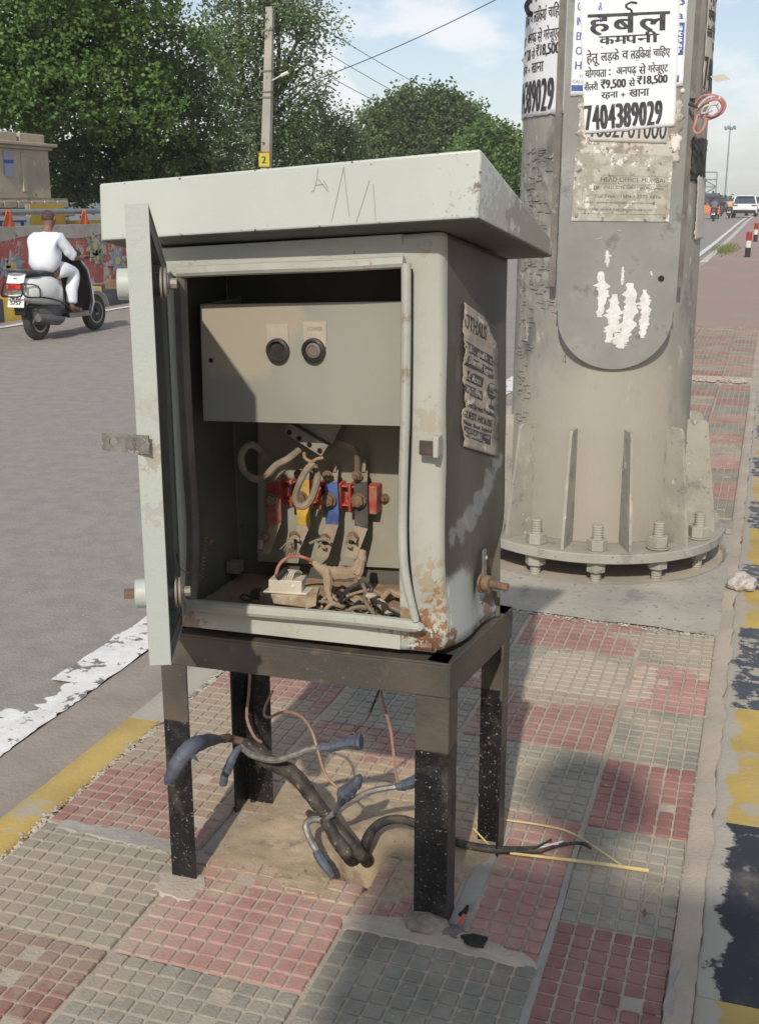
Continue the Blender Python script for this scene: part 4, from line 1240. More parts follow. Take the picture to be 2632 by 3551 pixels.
lp = cable('wire_loop', [(-0.9399,2,0.6224), (-0.9573,2,0.6221), (-0.9682,2.01,0.6243), (-0.963,2.02,0.6266), (-0.9492,2.02,0.6197)], .0024, M['bakelite'], cn_)
# cloth-like dusty cable tail and tangled wires
M['dust_coat'] = mat('dust_coated', (0.30, 0.215, 0.14), (0.38, 0.29, 0.20), s=22, rough=1.0, bump=.0015, bs=110, coord='World', stains=[((.15, .11, .075), 30, .64, .06)])
tg = thing('wire_tangle', (-0.76, 2.03, 0.61), 'tangle of dust-coated black and brown wires heaped on the cabinet floor', 'wires')
cable('dusty_sheath', [(-0.8198,2.04,0.7039), (-0.8064,2.04,0.6937), (-0.7914,2.04,0.6854), (-0.7684,2.05,0.6813), (-0.7419,2.06,0.6843), (-0.732,2.07,0.7004), (-0.7339,2.09,0.7207)], [.006, .009, .014, .016, .014, .011, .008], M['dust_coat'], tg, jit=.0012, n=10)
cable('dusty_sheath', [(-0.7891,2.03,0.6936), (-0.7822,2.02,0.6745), (-0.7786,2.01,0.6552), (-0.7667,2,0.6385), (-0.7549,1.995,0.6383)], [.008, .010, .007, .005, .004], M['dust_coat'], tg, jit=.0008)
cable('dusty_sheath', [(-0.735,2.05,0.6766), (-0.7302,2.06,0.6905), (-0.7286,2.07,0.7073)], [.012, .010, .008], M['dust_coat'], tg, jit=.001)
cable('black_wire', [(-0.7446,1.985,0.647), (-0.7313,1.985,0.6686), (-0.7136,1.99,0.6817), (-0.6977,2,0.6834), (-0.6832,2,0.6769), (-0.6879,1.99,0.6653)], .0045, M['bakelite'], tg)
cable('black_wire', [(-0.699,1.99,0.6897), (-0.6909,1.985,0.673), (-0.6924,1.98,0.6617), (-0.6827,1.975,0.6484), (-0.665,1.965,0.6363)], .004, mat('dusty_black', (.10, .085, .065), (.2, .16, .12), s=60, rough=.8, coord='World'), tg)
cable('striped_cable', [(-0.6861,1.985,0.6671), (-0.6646,1.978,0.6622), (-0.6461,1.97,0.6511), (-0.6317,1.96,0.6387)], .0085, mat('striped_cable', (.42, .35, .26), (.03, .025, .02), s=60, rough=.8, coord='World', mrange=(.47, .53)), tg)
rnd = random.Random(3)
for k in range(30):
    x0 = rnd.uniform(-0.80, -0.62); y0 = rnd.uniform(1.965, 2.10); z0 = 0.606 + (y0 - 1.96) * .12 + rnd.uniform(0.0, .028)
    pts = [(x0, y0, z0)]
    a = rnd.uniform(0, 6.28)
    for i in range(4):
        a += rnd.uniform(-1.3, 1.3)
        st_ = rnd.uniform(.015, .035)
        pts.append((min(max(pts[-1][0] + math.cos(a) * st_, -.82), -.58), min(max(pts[-1][1] + math.sin(a) * st_ * .7, 1.955), 2.12), max(.603, z0 + rnd.uniform(-.010, .014))))
    cable('loose_wire', pts, rnd.choice([.0025, .003, .004, .0055]), rnd.choice([M['dust_coat'], M['dust_coat'], M['dusty_cable'], M['bakelite']]), tg, sm=4, n=6)
cp = MB()
for k in range(60):
    stone(cp, (rnd.uniform(-.82, -.57), rnd.uniform(1.955, 2.12), .606 + rnd.uniform(0, .018)), rnd.uniform(.003, .012), sq=.5)
cpo = cp.build('dirt_clod', M['dust_coat'], tg); cpo['kind'] = 'stuff'

# ================================================================== CABLES BELOW THE CABINET, LITTER
M['cable_black'] = mat('cable_black', (0.022, 0.02, 0.019), (0.075, 0.06, 0.045), s=30, rough=.65, bump=.001, bs=140, coord='World', stains=[((.26, .21, .155), 60, .62, .05)])
M['tape_blue'] = mat('tape_blue', (0.055, 0.064, 0.088), (0.10, 0.11, 0.135), s=22, rough=.6, bump=.0012, bs=150, coord='World', stains=[((.20, .18, .15), 30, .62, .1)])
M['conductor'] = mat('aluminium_core', (0.30, 0.28, 0.25), (0.17, 0.16, 0.145), s=60, rough=.5, metal=.4, coord='World')
M['copper_thin'] = mat('copper_sleeve', (0.27, 0.145, 0.10), (0.35, 0.20, 0.145), s=30, rough=.5, coord='World')
tk = thing('severed_cable', (-0.75, 2.11, 0.0), 'thick severed armoured cable with taped ends rising out of the sand under the cabinet', 'cable')
cable('cable_sheath', [(-1.029,2.125,0.2365), (-1.004,2.125,0.2226), (-0.9663,2.125,0.1966), (-0.9203,2.12,0.1875), (-0.8895,2.12,0.164), (-0.8652,2.12,0.1329), (-0.8358,2.115,0.1023), (-0.8005,2.11,0.0698), (-0.7683,2.105,0.0433), (-0.7393,2.1,0.0196), (-0.7627,2.221,-0.08)], [.011, .016, .0175, .0175, .017, .016, .0155, .0145, .014, .014, .014], M['cable_black'], tk, n=12, jit=.0006)
cable('cable_sheath', [(-0.8301,2.1,0.0987), (-0.8101,2.095,0.0732), (-0.7902,2.09,0.0477), (-0.7691,2.09,0.0228), (-0.7964,2.199,-0.07)], [.012, .014, .0155, .0155, .0155], M['cable_black'], tk, n=12, jit=.0008)
cable('sheath_collar', [(-0.8711,2.11,0.0987), (-0.8517,2.1,0.0948), (-0.8332,2.1,0.0949), (-0.8185,2.11,0.1018)], [.007, .010, .010, .006], M['cable_black'], tk)
cable('bitumen_neck', [(-1.063,2.06,0.2661), (-1.056,2.09,0.2576), (-1.052,2.12,0.2429), (-1.022,2.125,0.2337)], [.008, .011, .0085, .010], mat('brown_core', (.16, .09, .06), (.07, .045, .035), s=50, rough=.7, coord='World'), tk, jit=.0008)
cable('taped_end', [(-1.078,1.87,0.2556), (-1.072,1.875,0.2729), (-1.064,1.885,0.2927), (-1.052,1.895,0.3132), (-1.042,1.92,0.3234), (-1.052,1.99,0.299), (-1.06,2.06,0.2685)], [.009, .0135, .0165, .018, .0175, .0155, .010], M['tape_blue'], tk, n=12, jit=.0012)
fl = MB(); fl.slab([(-1.033,1.885,0.3153), (-1.007,1.875,0.3141), (-1.032,1.9,0.3187)], (0.2, -1, 0), .0012); fl.build('tape_flap', M['tape_blue'], tk)
cable('bare_core', [(-1.028,2.11,0.2322), (-0.9876,2.09,0.2261), (-0.9333,2.08,0.2292), (-0.8898,2.08,0.2487), (-0.8551,2.085,0.2655), (-0.8088,2.09,0.2778)], .0072, M['conductor'], tk)
cable('taped_core', [(-0.8377,2.087,0.271), (-0.8088,2.09,0.2754), (-0.7909,2.09,0.2825), (-0.7611,2.09,0.2951), (-0.7376,2.09,0.2988)], [.0085, .0115, .011, .016, .0175], M['tape_blue'], tk, jit=.0008)
cable('taped_core', [(-1.027,2.1,0.236), (-1.034,2.08,0.2204), (-1.04,2.075,0.2028), (-1.05,2.07,0.1782), (-1.056,2.07,0.1529)], [.0075, .0095, .0105, .009, .0085], M['tape_blue'], tk, jit=.0006)
cable('bare_core', [(-0.8302,2.1,0.0891), (-0.7985,2.09,0.1226), (-0.7525,2.08,0.1645), (-0.711,2.08,0.1934), (-0.656,2.09,0.2088)], .0072, M['conductor'], tk)
cable('taped_core', [(-0.6589,2.09,0.2083), (-0.6344,2.095,0.216), (-0.6102,2.1,0.231), (-0.579,2.1,0.2484)], [.010, .013, .014, .012], M['tape_blue'], tk, jit=.0006)
cable('bare_core', [(-0.8301,2.1,0.0936), (-0.8519,2.085,0.0966), (-0.8595,2.07,0.0907), (-0.8485,2.06,0.0697), (-0.8246,2.045,0.0479)], .0078, M['conductor'], tk)
cable('taped_core', [(-0.8274,2.046,0.0493), (-0.8138,2.04,0.0339), (-0.795,2.03,0.0214), (-0.7813,2.025,0.0075)], [.009, .011, .010, .005], M['tape_blue'], tk, jit=.0005)
cable('taped_joint', [(-0.8016,2.09,0.1157), (-0.7786,2.07,0.162), (-0.7677,2.065,0.1852), (-0.7528,2.065,0.2001), (-0.7409,2.065,0.2144), (-0.7315,2.065,0.2313)], [.005, .007, .017, .0145, .0125, .006], M['tape_blue'], tk, jit=.0012)
# thin wires dropping out of the cabinet floor
dw = [('thin copper-coloured wire looping from the cabinet to the taped joint', [(-0.9878,2.2,0.3352), (-1.005,2.19,0.2921), (-0.9902,2.17,0.2819), (-0.932,2.14,0.3178), (-0.8865,2.12,0.3216), (-0.8545,2.1,0.3016), (-0.8321,2.08,0.2654), (-0.8109,2.07,0.2184), (-0.7706,2.065,0.1878)], .0032, 'copper_thin'),
      ('thin copper-coloured wire hanging straight down behind the front right leg', [(-0.7156,2.15,0.4005), (-0.7046,2.14,0.3671), (-0.6834,2.12,0.3247), (-0.6699,2.1,0.2818), (-0.6619,2.09,0.2395), (-0.6531,2.09,0.2135)], .0034, 'copper_thin'),
      ('thin black wire slanting down left from the cabinet floor', [(-0.7156,2.15,0.4005), (-0.7282,2.14,0.3636), (-0.7361,2.12,0.338), (-0.7587,2.1,0.3133), (-0.7729,2.09,0.2945)], .0028, 'cable_black'),
      ('thin brown wire running down beside the back left leg', [(-1.062,2.24,0.3504), (-1.067,2.24,0.2974), (-1.069,2.23,0.242), (-1.038,2.2,0.2142), (-1.011,2.18,0.2134)], .0036, 'copper_thin')]
for l_, p_, r_, m_ in dw:
    mb = MB(); mb.tube(p_, r_, 6, sm=5)
    tag(mb.build('hanging_wire', M[m_]), l_, 'wire', 'thin wires hanging under the cabinet')
bl = MB()
bl.tube([(-0.7511,2.146,0), (-0.7405,2.13,0.0407), (-0.7354,2.16,0.0539), (-0.7145,2.18,0.0663), (-0.6809,2.19,0.0715), (-0.6473,2.2,0.0611), (-0.604,2.252,0.016), (-0.555,2.229,0.014), (-0.4912,2.226,0.014), (-0.4319,2.24,0.013), (-0.3747,2.263,0.013)], [.012, .012, .0115, .011, .0105, .0105, .0095, .009, .009, .009, .009], 10, sm=6)
bl.tube([(-0.3766,2.262,0.013), (-0.339,2.293,0.014), (-0.3062,2.312,0.014), (-0.2855,2.311,0.014), (-0.273,2.302,0.012)], [.007, .0045, .004, .004, .003], 8, sm=5)
blo = tag(bl.build('ground_cable', M['cable_black']), 'black cable lying on the tiles right of the front leg with stripped strands', 'cable')
for k, (p_, c_) in enumerate((([(-0.4257,2.234,0.02), (-0.3862,2.239,0.03), (-0.3584,2.282,0.03)], (.025, .025, .024)), ([(-0.4014,2.24,0.022), (-0.3704,2.265,0.024), (-0.3431,2.285,0.02)], (.55, .35, .33)), ([(-0.3862,2.239,0.03), (-0.3707,2.265,0.032)], (.06, .25, .17)), ([(-0.379,2.257,0.02), (-0.3343,2.293,0.024)], (.5, .5, .48)))):
    cable('wire_strand', p_, .0022, mat('strand_%d' % k, c_, rough=.5), blo)
# straws
M['straw'] = mat('straw', (0.56, 0.42, 0.16), (0.62, 0.50, 0.24), s=40, rough=.6, coord='World')
for l_, p_, r_ in (('thick yellow straw lying straight across the tiles beside the cable', [(-0.4398,2.229,0.011), (-0.3499,2.239,0.011), (-0.2514,2.251,0.01), (-0.1423,2.259,0.009)], [.003, .0032, .0038, .0045]),
                   ('thin yellow straw bent in a long arc over the tiles', [(-0.483,2.363,0.012), (-0.3937,2.363,0.014), (-0.3287,2.355,0.013), (-0.2594,2.307,0.012), (-0.2011,2.26,0.01)], .0022),
                   ('short yellow straw stuck beside the back right leg', [(-0.5273,2.241,0.05), (-0.4887,2.242,0.012)], .002),
                   ('faint short straw on the grey tile near the kerb', [(-0.1419,2.124,0.012), (-0.112,2.22,0.012)], .0012)):
    mb = MB(); mb.tube(p_, r_, 6, sm=4, flat=.6)
    tag(mb.build('dry_straw', M['straw']), l_, 'straw', 'dry straws on the paving')
# second parallel straw fibre
# stone, plastic scraps, lump at the leg
def rock(name, c, r, m, label, cat, sq=.7, seed=1):
    bm = bmesh.new(); bmesh.ops.create_icosphere(bm, subdivisions=3, radius=r)
    for v in bm.verts:
        p = v.co.copy()
        k = 1 + .38 * mnoise.noise(p * (1.6 / r) + Vector((seed, 0, 0))) + .12 * mnoise.noise(p * (5 / r))
        v.co = Vector((p.x * k, p.y * k, p.z * k * sq))
    me = bpy.data.meshes.new(name); bm.to_mesh(me); bm.free()
    me.materials.append(m)
    o = bpy.data.objects.new(name, me); COL.objects.link(o); o.location = c
    return tag(o, label, cat)
q = (-0.0071,4.27,0)
rock('loose_stone', (q[0], q[1], .035), .050, mat('pale_stone', (.38, .34, .29), (.50, .47, .43), s=30, rough=.95, bump=.003, bs=60, stains=[((.30, .25, .22), 30, .58, .08), ((.12, .12, .15), 22, .66, .05)]), 'pale grey broken stone lying against the painted right kerb', 'stone', seed=4)
rock('loose_stone', tuple((-0.3464,4.899,0.02)), .014, M['kerb_concrete'], 'small dark pebble behind the column base near the kerb', 'stone', seed=9)
rock('loose_stone', tuple((-0.0811,5.047,0.012)), .018, M['mortar'], 'small pebble beside the blue kerb right of the column', 'stone', seed=12)
lump = MB()
rock('cement_lump', (-0.545, 1.93, .004), .046, mat('lump_cement', (.20, .17, .13), (.30, .26, .20), s=40, rough=1, bump=.004, bs=70), 'crumbled dark cement lump around the foot of the front right leg', 'cement lump', sq=.45, seed=7)
rock('cement_lump', (-0.492, 1.915, .0), .032, mat('lump_cement2', (.22, .19, .15), (.14, .12, .10), s=40, rough=1, bump=.004, bs=70), 'small crumbled cement lump right of the front right leg', 'cement lump', sq=.4, seed=17)
rock('cement_lump', (-1.085, 1.915, -.012), .040, mat('lump_cement3', (.30, .255, .19), (.22, .185, .14), s=40, rough=1, bump=.004, bs=70), 'sandy cement lump around the foot of the front left leg', 'cement lump', sq=.4, seed=27)
ps = MB()
pts = [(-0.4673,1.903,0.012), (-0.4437,1.908,0.018), (-0.415,1.911,0.014), (-0.4181,1.886,0.012), (-0.4371,1.874,0.02), (-0.4553,1.889,0.012)]
ps.slab(pts, (0, 0, 1), .002)
ps.tube([pts[0], pts[1], pts[2]], .0035, 5); ps.tube([pts[5], pts[4], pts[3]], .003, 5)
tag(ps.build('plastic_scrap', M['hole_black']), 'crumpled black plastic scrap on the tile in front of the right leg', 'scrap')
p2 = MB(); p2.tube([(-0.4852,1.96,0.02), (-0.4739,1.96,0.03), (-0.4719,1.974,0.035)], [.004, .006, .003], 6, sm=3); tag(p2.build('plastic_scrap', M['hole_black']), 'curled black tape piece behind the foot of the front right leg', 'scrap')
p3 = MB(); p3.slab([(-0.4838,1.941,0.012), (-0.4757,1.939,0.012), (-0.4667,1.946,0.03), (-0.4755,1.952,0.03)], (0, 0, 1), .0015); tag(p3.build('plastic_scrap', mat('red_scrap', (.42, .10, .05), rough=.6)), 'small red plastic strip beside the foot of the front right leg', 'scrap')
for k, (x_, y_) in enumerate(((1406,1995), (1448,822 + 250))):
    pass
lf = MB(); lf.slab([(-0.1393,2.098,0.013), (-0.1351,2.111,0.013), (-0.1294,2.089,0.016), (-0.1336,2.079,0.013)], (0, 0, 1), .001); tag(lf.build('dry_leaf', mat('dry_leaf', (.24, .10, .04), rough=.8)), 'tiny curled brown leaf beside the right kerb', 'leaf')

# ================================================================== LAMP COLUMN
CX, CY = -0.62, 4.72
M['galv'] = mat('column_steel', (0.255, 0.245, 0.215), (0.33, 0.31, 0.27), s=3.5, rough=0.55, metal=0.1, bump=0.0016, bs=60, coord='World', det=8, stretch=(1, 1, .45),
    stains=[((0.40, 0.36, 0.29), 5, 0.55, 0.15), ((0.17, 0.16, 0.145), 6, 0.54, 0.14), ((0.46, 0.42, 0.34), 22, 0.60, 0.06), ((0.09, 0.08, 0.07), 30, 0.65, 0.03)],
    spots=[((0.39, 0.355, 0.29), (-0.62, 4.36, 0.35), 0.60, 0.10, 0.8, 5)])
M['galv_base'] = mat('column_base_dusty', (0.37, 0.345, 0.285), (0.31, 0.29, 0.245), s=5, rough=0.75, bump=0.0008, bs=90, coord='World',
    stains=[((0.45, 0.41, 0.335), 6, 0.56, 0.15), ((0.23, 0.21, 0.18), 11, 0.54, 0.12), ((.15, .135, .115), 40, .62, .05), ((.52, .48, .40), 22, .62, .05)])
M['plate_grey'] = mat('hatch_steel', (0.225, 0.225, 0.205), (0.28, 0.275, 0.25), s=4, rough=0.5, metal=0.1, bump=0.0004, bs=90, coord='World',
    stains=[((0.33, 0.32, 0.28), 5, 0.55, 0.16), ((0.155, 0.15, 0.135), 8, 0.55, 0.12), ((.42, .40, .35), 30, .70, .04)])
M['edge_dark'] = mat('weathered_edge', (0.16, 0.145, 0.125), (0.22, 0.20, 0.17), s=12, rough=.8, bump=.002, bs=50, coord='World', stains=[((.32, .28, .22), 16, .58, .1)])
def rz(z): return 0.3635 - 0.0085 * z
column = thing('lamp_column', (CX, CY, 0.0), 'thick grey steel lighting column plastered with posters, bolted to a concrete pad', 'lamp column')
cb = MB()
def colfn(u, v):
    z = 0.11 + 2.6 * v
    a = 2 * PI * u
    n = mnoise.noise((math.cos(a) * 3, math.sin(a) * 3, z * 2.5))
    r = rz(z) + 0.0012 * n
    # old filler and paint scabs on the left flank
    aa = math.degrees(a) - 360 if a > PI else math.degrees(a)
    if -170 < aa < -100 and 0.95 < z < 1.62:
        w = min(1, (aa + 170) / 20, (-100 - aa) / 10 if aa > -110 else 1) * min(1, (z - .95) / .15, (1.62 - z) / .12)
        s_ = mnoise.noise((a * 9, z * 22, 1)) + .6 * mnoise.noise((a * 25, z * 40, 5))
        r += w * (0.006 if s_ > .18 else 0) * 1.0 + w * .002 * s_
    return (CX + r * math.cos(a), CY + r * math.sin(a), z)
cb.grid(colfn, 360, 260)
cb.tube([(CX, CY, 2.71), (CX, CY, 9.0)], [rz(2.71), rz(9)], 40)
cb.build('shaft', M['galv'], column, angle=60)
bp = MB(); bp.lathe((CX, CY, 0.074), [(0.40, 0), (0.522, 0), (0.525, .003), (0.525, .034), (0.521, .038), (0.34, .038)], 96)
bp.build('base_plate', M['galv_base'], column)
gp = MB(); gp.lathe((CX, CY, -0.08), [(0.30, 0), (0.28, .153)], 32); gp.build('grout', mat('grout_dark', (.14, .125, .1), rough=1), column)
fz = (-0.6345,4.33,0.564)[2]
fin0 = None
for k in range(12):
    a = R(-96 + 30 * k)
    if fin0 is None:
        mb = MB()
        r0, r1 = rz(.2) - .004, 0.508
        zt = fz
        prof_ = [(r0, .112), (r1 - .012, .112), (r1 - .014, .150), (r0 + .082, zt - .015), (r0 + .070, zt), (r0, zt)]
        mb.slab([(p[0], -.006, p[1]) for p in prof_], (0, 1, 0), .012)
        fin0 = mb.build('stiffener', M['galv_base'], None, smooth=False, bevel=.0015)
        f = fin0
        f.parent = column
    else:
        f = fin0.copy(); COL.objects.link(f); f.parent = column
    f.rotation_euler = (0, 0, a)
slot = MB(); sa = R(-66)
slot.lathe((CX + .395 * math.cos(sa), CY + .395 * math.sin(sa), .43), [(0.014, -.0075), (0.014, .0075)], 14, axis=(-math.sin(sa), math.cos(sa), 0)); slot.build('stiffener_hole', mat('pale_gap', (.45, .42, .36), rough=.9), column)
# welds round the shaft foot
wl_ = MB()
for k in range(220):
    a = 2 * PI * k / 220
    stone(wl_, (CX + (rz(.1) + .003) * math.cos(a), CY + (rz(.1) + .003) * math.sin(a), .114), .006)
wl_.build('weld_bead', M['galv_base'], column)
b0 = None
for k in range(12):
    a = R(-110.5 + 30 * k)
    if b0 is None:
        mb = MB()
        mb.thread((0, 0, -.08), (0, 0, 0.215), .0215, 30, n=16)
        b0 = mb.build('anchor_bolt', M['galv_base'], None, angle=60)
        b0.parent = column
        n1 = MB(); n1.lathe((CX, CY, .113), [(.046, 0), (.046, .004)], 24); n1.lathe((CX, CY, .117), [(.036, 0), (.041, .002), (.041, .040), (.036, .043)], 6); n1.build('nut', M['galv_base'], b0, angle=30)
        n2 = MB(); n2.lathe((CX, CY, .030), [(.036, 0), (.040, .002), (.040, .040)], 6); n2.lathe((CX, CY, .070), [(.035, 0), (.035, .003)], 24); n2.build('nut', M['galv_base'], b0, angle=30)
        bt = b0
    else:
        bt = b0.copy(); COL.objects.link(bt); bt.parent = column
        for c_ in b0.children:
            d_ = c_.copy(); COL.objects.link(d_); d_.parent = bt
            d_.rotation_euler = (0, 0, random.uniform(0, 1))
    bt.location = (0.465 * math.cos(a), 0.465 * math.sin(a), random.uniform(-.008, .006))
# hatch: flat plate standing proud on a short neck
HA = R(-76)
hn = Vector((math.cos(HA), math.sin(HA), 0)); ht = Vector((-math.sin(HA), math.cos(HA), 0))
HD = 0.375
def TP(t, z, lift=0.0): return Vector((CX, CY, 0)) + hn * (HD + lift) + ht * t + Vector((0, 0, z))
TL_, TR_ = (-0.2227,1.205), (0.2155,1.207)
ztop = 2.75
zc = (0.0067,0.9982)[1]
tc_ = (TL_[0] + TR_[0]) / 2
hw = (TR_[0] - TL_[0]) / 2
zbm = (0.0226,0.7953)[1]
def outline(k=1.0, n=40):
    pts = [(tc_ - hw * k, ztop)]
    for i in range(n + 1):
        a = PI + PI * i / n
        pts.append((tc_ + hw * k * .965 * math.cos(a), zc + (zc - zbm) * k * math.sin(a)))
    pts.append((tc_ + hw * k, ztop))
    return pts
pl = MB()
ol = outline()
# shoulders where the curved foot starts
ol = [(tc_ - hw, ztop), (tc_ - hw, zc + .012), (tc_ - hw * .965, zc + .012)] + ol[1:-1] + [(tc_ + hw * .965, zc + .012), (tc_ + hw, zc + .012), (tc_ + hw, ztop)]
pl.slab([TP(t, z, -.005) for t, z in ol], hn, .005)
hatch = pl.build('hatch_plate', M['plate_grey'], column, smooth=False, bevel=.0012)
nk = MB()
ok = outline(.93)
k_ = len(ok)
va = [TP(t, z, -.0055) for t, z in ok]; vb = [TP(t, z, -.13) for t, z in ok]
nk.add(va + vb, [(i, i + 1, k_ + i + 1, k_ + i) for i in range(k_ - 1)])
nk.build('hatch_neck', M['edge_dark'], column)
# left flange strip
ef = MB()
for sgn in (-1, 1):
    t0 = tc_ + sgn * (hw + .004)
    ef.slab([TP(t0, zc + .10, -.03), TP(t0 + sgn * .022, zc + .10, -.045), TP(t0 + sgn * .022, ztop, -.045), TP(t0, ztop, -.03)], hn, .006)
ef.build('hatch_rim', M['edge_dark'], column, smooth=False)
kh = MB(); q = (0.1558,1.131); kh.lathe(TP(q[0], q[1], .0003), [(.0115, 0), (.0115, .0008)], 20, axis=hn); kh.build('key_hole', M['hole_black'], hatch)

# paper on the hatch -------------------------------------------------
M['paper'] = mat('poster_paper', (0.80, 0.80, 0.80), (0.76, 0.76, 0.765), s=5, rough=.75, bump=.0012, bs=14, coord='World')
M['ink'] = mat('poster_ink', (0.035, 0.035, 0.04), (0.075, 0.075, 0.08), s=30, rough=.7, coord='World')
M['ink_blue'] = mat('poster_blue', (0.06, 0.10, 0.30), (0.10, 0.15, 0.36), s=30, rough=.7, coord='World', stains=[((.7, .7, .7), 60, .66, .04)])
M['torn'] = mat('torn_paper_layers', (0.52, 0.48, 0.41), (0.30, 0.255, 0.20), s=14, rough=.95, bump=.003, bs=40, coord='World', mrange=(.46, .54), stains=[((0.70, 0.67, 0.61), 17, 0.55, 0.02), ((0.16, 0.13, 0.095), 30, .60, .04), ((.25, .24, .21), 14, .62, .03)])
M['name_plate'] = mat('name_plate', (0.44, 0.415, 0.355), (0.34, 0.31, 0.25), s=24, rough=.6, bump=.001, bs=90, coord='World', mrange=(.44, .56), stains=[((0.66, 0.64, 0.58), 22, 0.56, 0.03), ((0.17, 0.14, 0.105), 34, .60, .04)])
def quadT(bl_, br_, tr_, tl_, lift, wav=0.0):
    def f(u, v, w=0.0):
        t = (bl_[0] * (1 - u) + br_[0] * u) * (1 - v) + (tl_[0] * (1 - u) + tr_[0] * u) * v
        z = (bl_[1] * (1 - u) + br_[1] * u) * (1 - v) + (tl_[1] * (1 - u) + tr_[1] * u) * v
        e = wav * (math.sin(u * 7 + v * 3) * .5 + .5 + max(0, (abs(u - .5) - .42)) * 14 * (.4 + mnoise.noise((v * 5, 3, 0))) + max(0, .06 - v) * 26 * abs(mnoise.noise((u * 6, 1, 0))))
        return TP(t, z, lift + e + w)
    return f
def sheet(fn, name, m, nu=24, nv=30, edge=0.006, parent=None, seed=0, rag=(1, 1, 1, 1)):
    mb = MB()
    def g(u, v):
        a, b = u, v
        if i0(u): a += rag[0] * edge * mnoise.noise((v * 14, seed, 0)) * 2
        if i1(u): a += rag[1] * edge * mnoise.noise((v * 14, seed + 4, 0)) * 2
        if i0(v): b += rag[2] * edge * mnoise.noise((u * 14, seed + 8, 0)) * 2
        if i1(v): b += rag[3] * edge * mnoise.noise((u * 14, seed + 12, 0)) * 2
        return fn(a, b)
    i0 = lambda x: x < 1e-6
    i1 = lambda x: x > 1 - 1e-6
    mb.grid(g, nu, nv)
    return mb.build(name, m, parent or column, solid=.0004, angle=80)
LN = lambda v: v
# torn underlayers and name plate first
fn0 = quadT((-0.1675,1.541), (0.193,1.54), (0.1906,1.79), (-0.169,1.793), .0010, .001)
sheet(fn0, 'torn_poster_layer', M['torn'], 30, 26, .03, seed=3)
npn = quadT((-0.1799,1.336), (0.1709,1.333), (0.1706,1.562), (-0.1755,1.576), .0020)
mb = MB(); mb.slab([npn(0, 0), npn(1, 0), npn(1, 1), npn(0, 1)], hn, .0016)
np_ = mb.build('name_plate', M['name_plate'], column, bevel=.001)
lt = MB()
for s_, u0, u1, v0, v1 in (('HEAD OFFICE MUMBAI', .28, .93, .585, .655), ('Tel. : (022) 2276 0110 / 3030 Direct', .20, .92, .475, .525), ('Toll Free : 1504 / 2373 1616', .22, .90, .35, .40), ('Email : luminaires@bajajelectricals.com', .12, .82, .255, .30), ('Visit Web  www.bajajelectricals.com', .06, .82, .145, .20)):
    put_text(lt, s_, u0, u1, v0, v1, lambda u, v, w: npn(u, v, .0019 + w), bold=.0008)
for v_ in (.56, .68, .54, .11):
    a, b = npn(.30 if v_ > .5 else .1, v_, .0021), npn(.96, v_, .0021)
    lt.tube([a, b], .0005, 4)
lt.tube([npn(.10, .11, .0021), npn(.10, .56, .0021)], .0005, 4); lt.tube([npn(.96, .11, .0021), npn(.96, .56, .0021)], .0005, 4)
lt.build('lettering', mat('plate_engraving', (.09, .08, .065), (.24, .21, .17), s=50, rough=.8, coord='World'), np_, smooth=False)
for u_, v_ in ((.05, .07), (.95, .07)):
    rv = MB(); rv.lathe(npn(u_, v_, .0014), [(.0065, 0), (.0055, .0025), (.002, .0035)], 12, axis=hn); rv.build('rivet', M['dusty_steel'], np_)
fnd = quadT((-0.1268,1.613), (0.1454,1.603), (0.1478,1.691), (-0.1276,1.7), .0034, .0006)
o_ = sheet(fnd, 'old_poster', mat('old_poster_paper', (.60, .57, .51), (.52, .48, .41), s=12, rough=.9, coord='World', stains=[((.36, .32, .26), 26, .62, .05)]), 12, 8, .01, seed=21)
lt = MB(); put_text(lt, '1882701000', .02, .98, .16, .95, lambda u, v, w: fnd(u, v, .0008 + w), bold=.004); lt.build('lettering', M['ink'], o_, smooth=False)
fnl = quadT((-0.2016,1.766), (-0.1066,1.765), (-0.1261,2.166), (-0.1983,2.167), .0030, .001)
o_ = sheet(fnl, 'old_poster', M['paper'], 8, 20, .01, seed=31)
lt = MB()
for k, s_ in enumerate(('HINDI', 'CLASSES', 'ENGLISH', 'INSTITUTE', 'GRAMMAR')):
    put_text(lt, s_, .14, 1.2, .22 + .12 * k, .285 + .12 * k, lambda u, v, w: fnl(u, v, .0008 + w), bold=.01)
put_text(lt, 'THE', .30, .60, .15, .175, lambda u, v, w: fnl(u, v, .0008 + w)); put_text(lt, 'CALL-', .05, .52, .105, .135, lambda u, v, w: fnl(u, v, .0008 + w))
lt.add([fnl(.02, .04, .0007), fnl(.8, .04, .0007), fnl(.8, .09, .0007), fnl(.02, .09, .0007)], [(0, 1, 2, 3)])
lt.build('lettering', M['ink_blue'], o_, smooth=False)
fnr = quadT((0.1159,1.791), (0.1886,1.796), (0.1857,2.161), (0.0925,2.163), .0030, .001)
o_ = sheet(fnr, 'old_poster', M['paper'], 8, 20, .012, seed=41)
lt = MB()
lt.add([fnr(.62, .28, .0007), fnr(.93, .28, .0007), fnr(.93, .57, .0007), fnr(.62, .57, .0007)], [(0, 1, 2, 3)])
put_text(lt, 'S', .62, .88, .72, .82, lambda u, v, w: fnr(u, v, .0008 + w), bold=.02)
put_text(lt, 'a', .60, .86, .60, .65, lambda u, v, w: fnr(u, v, .0008 + w), bold=.01)
lt.add([fnr(.62, .04, .0007), fnr(.80, .04, .0007), fnr(.80, .10, .0007), fnr(.62, .10, .0007)], [(0, 1, 2, 3)])
lt.build('lettering', M['ink_blue'], o_, smooth=False)
l2 = MB()
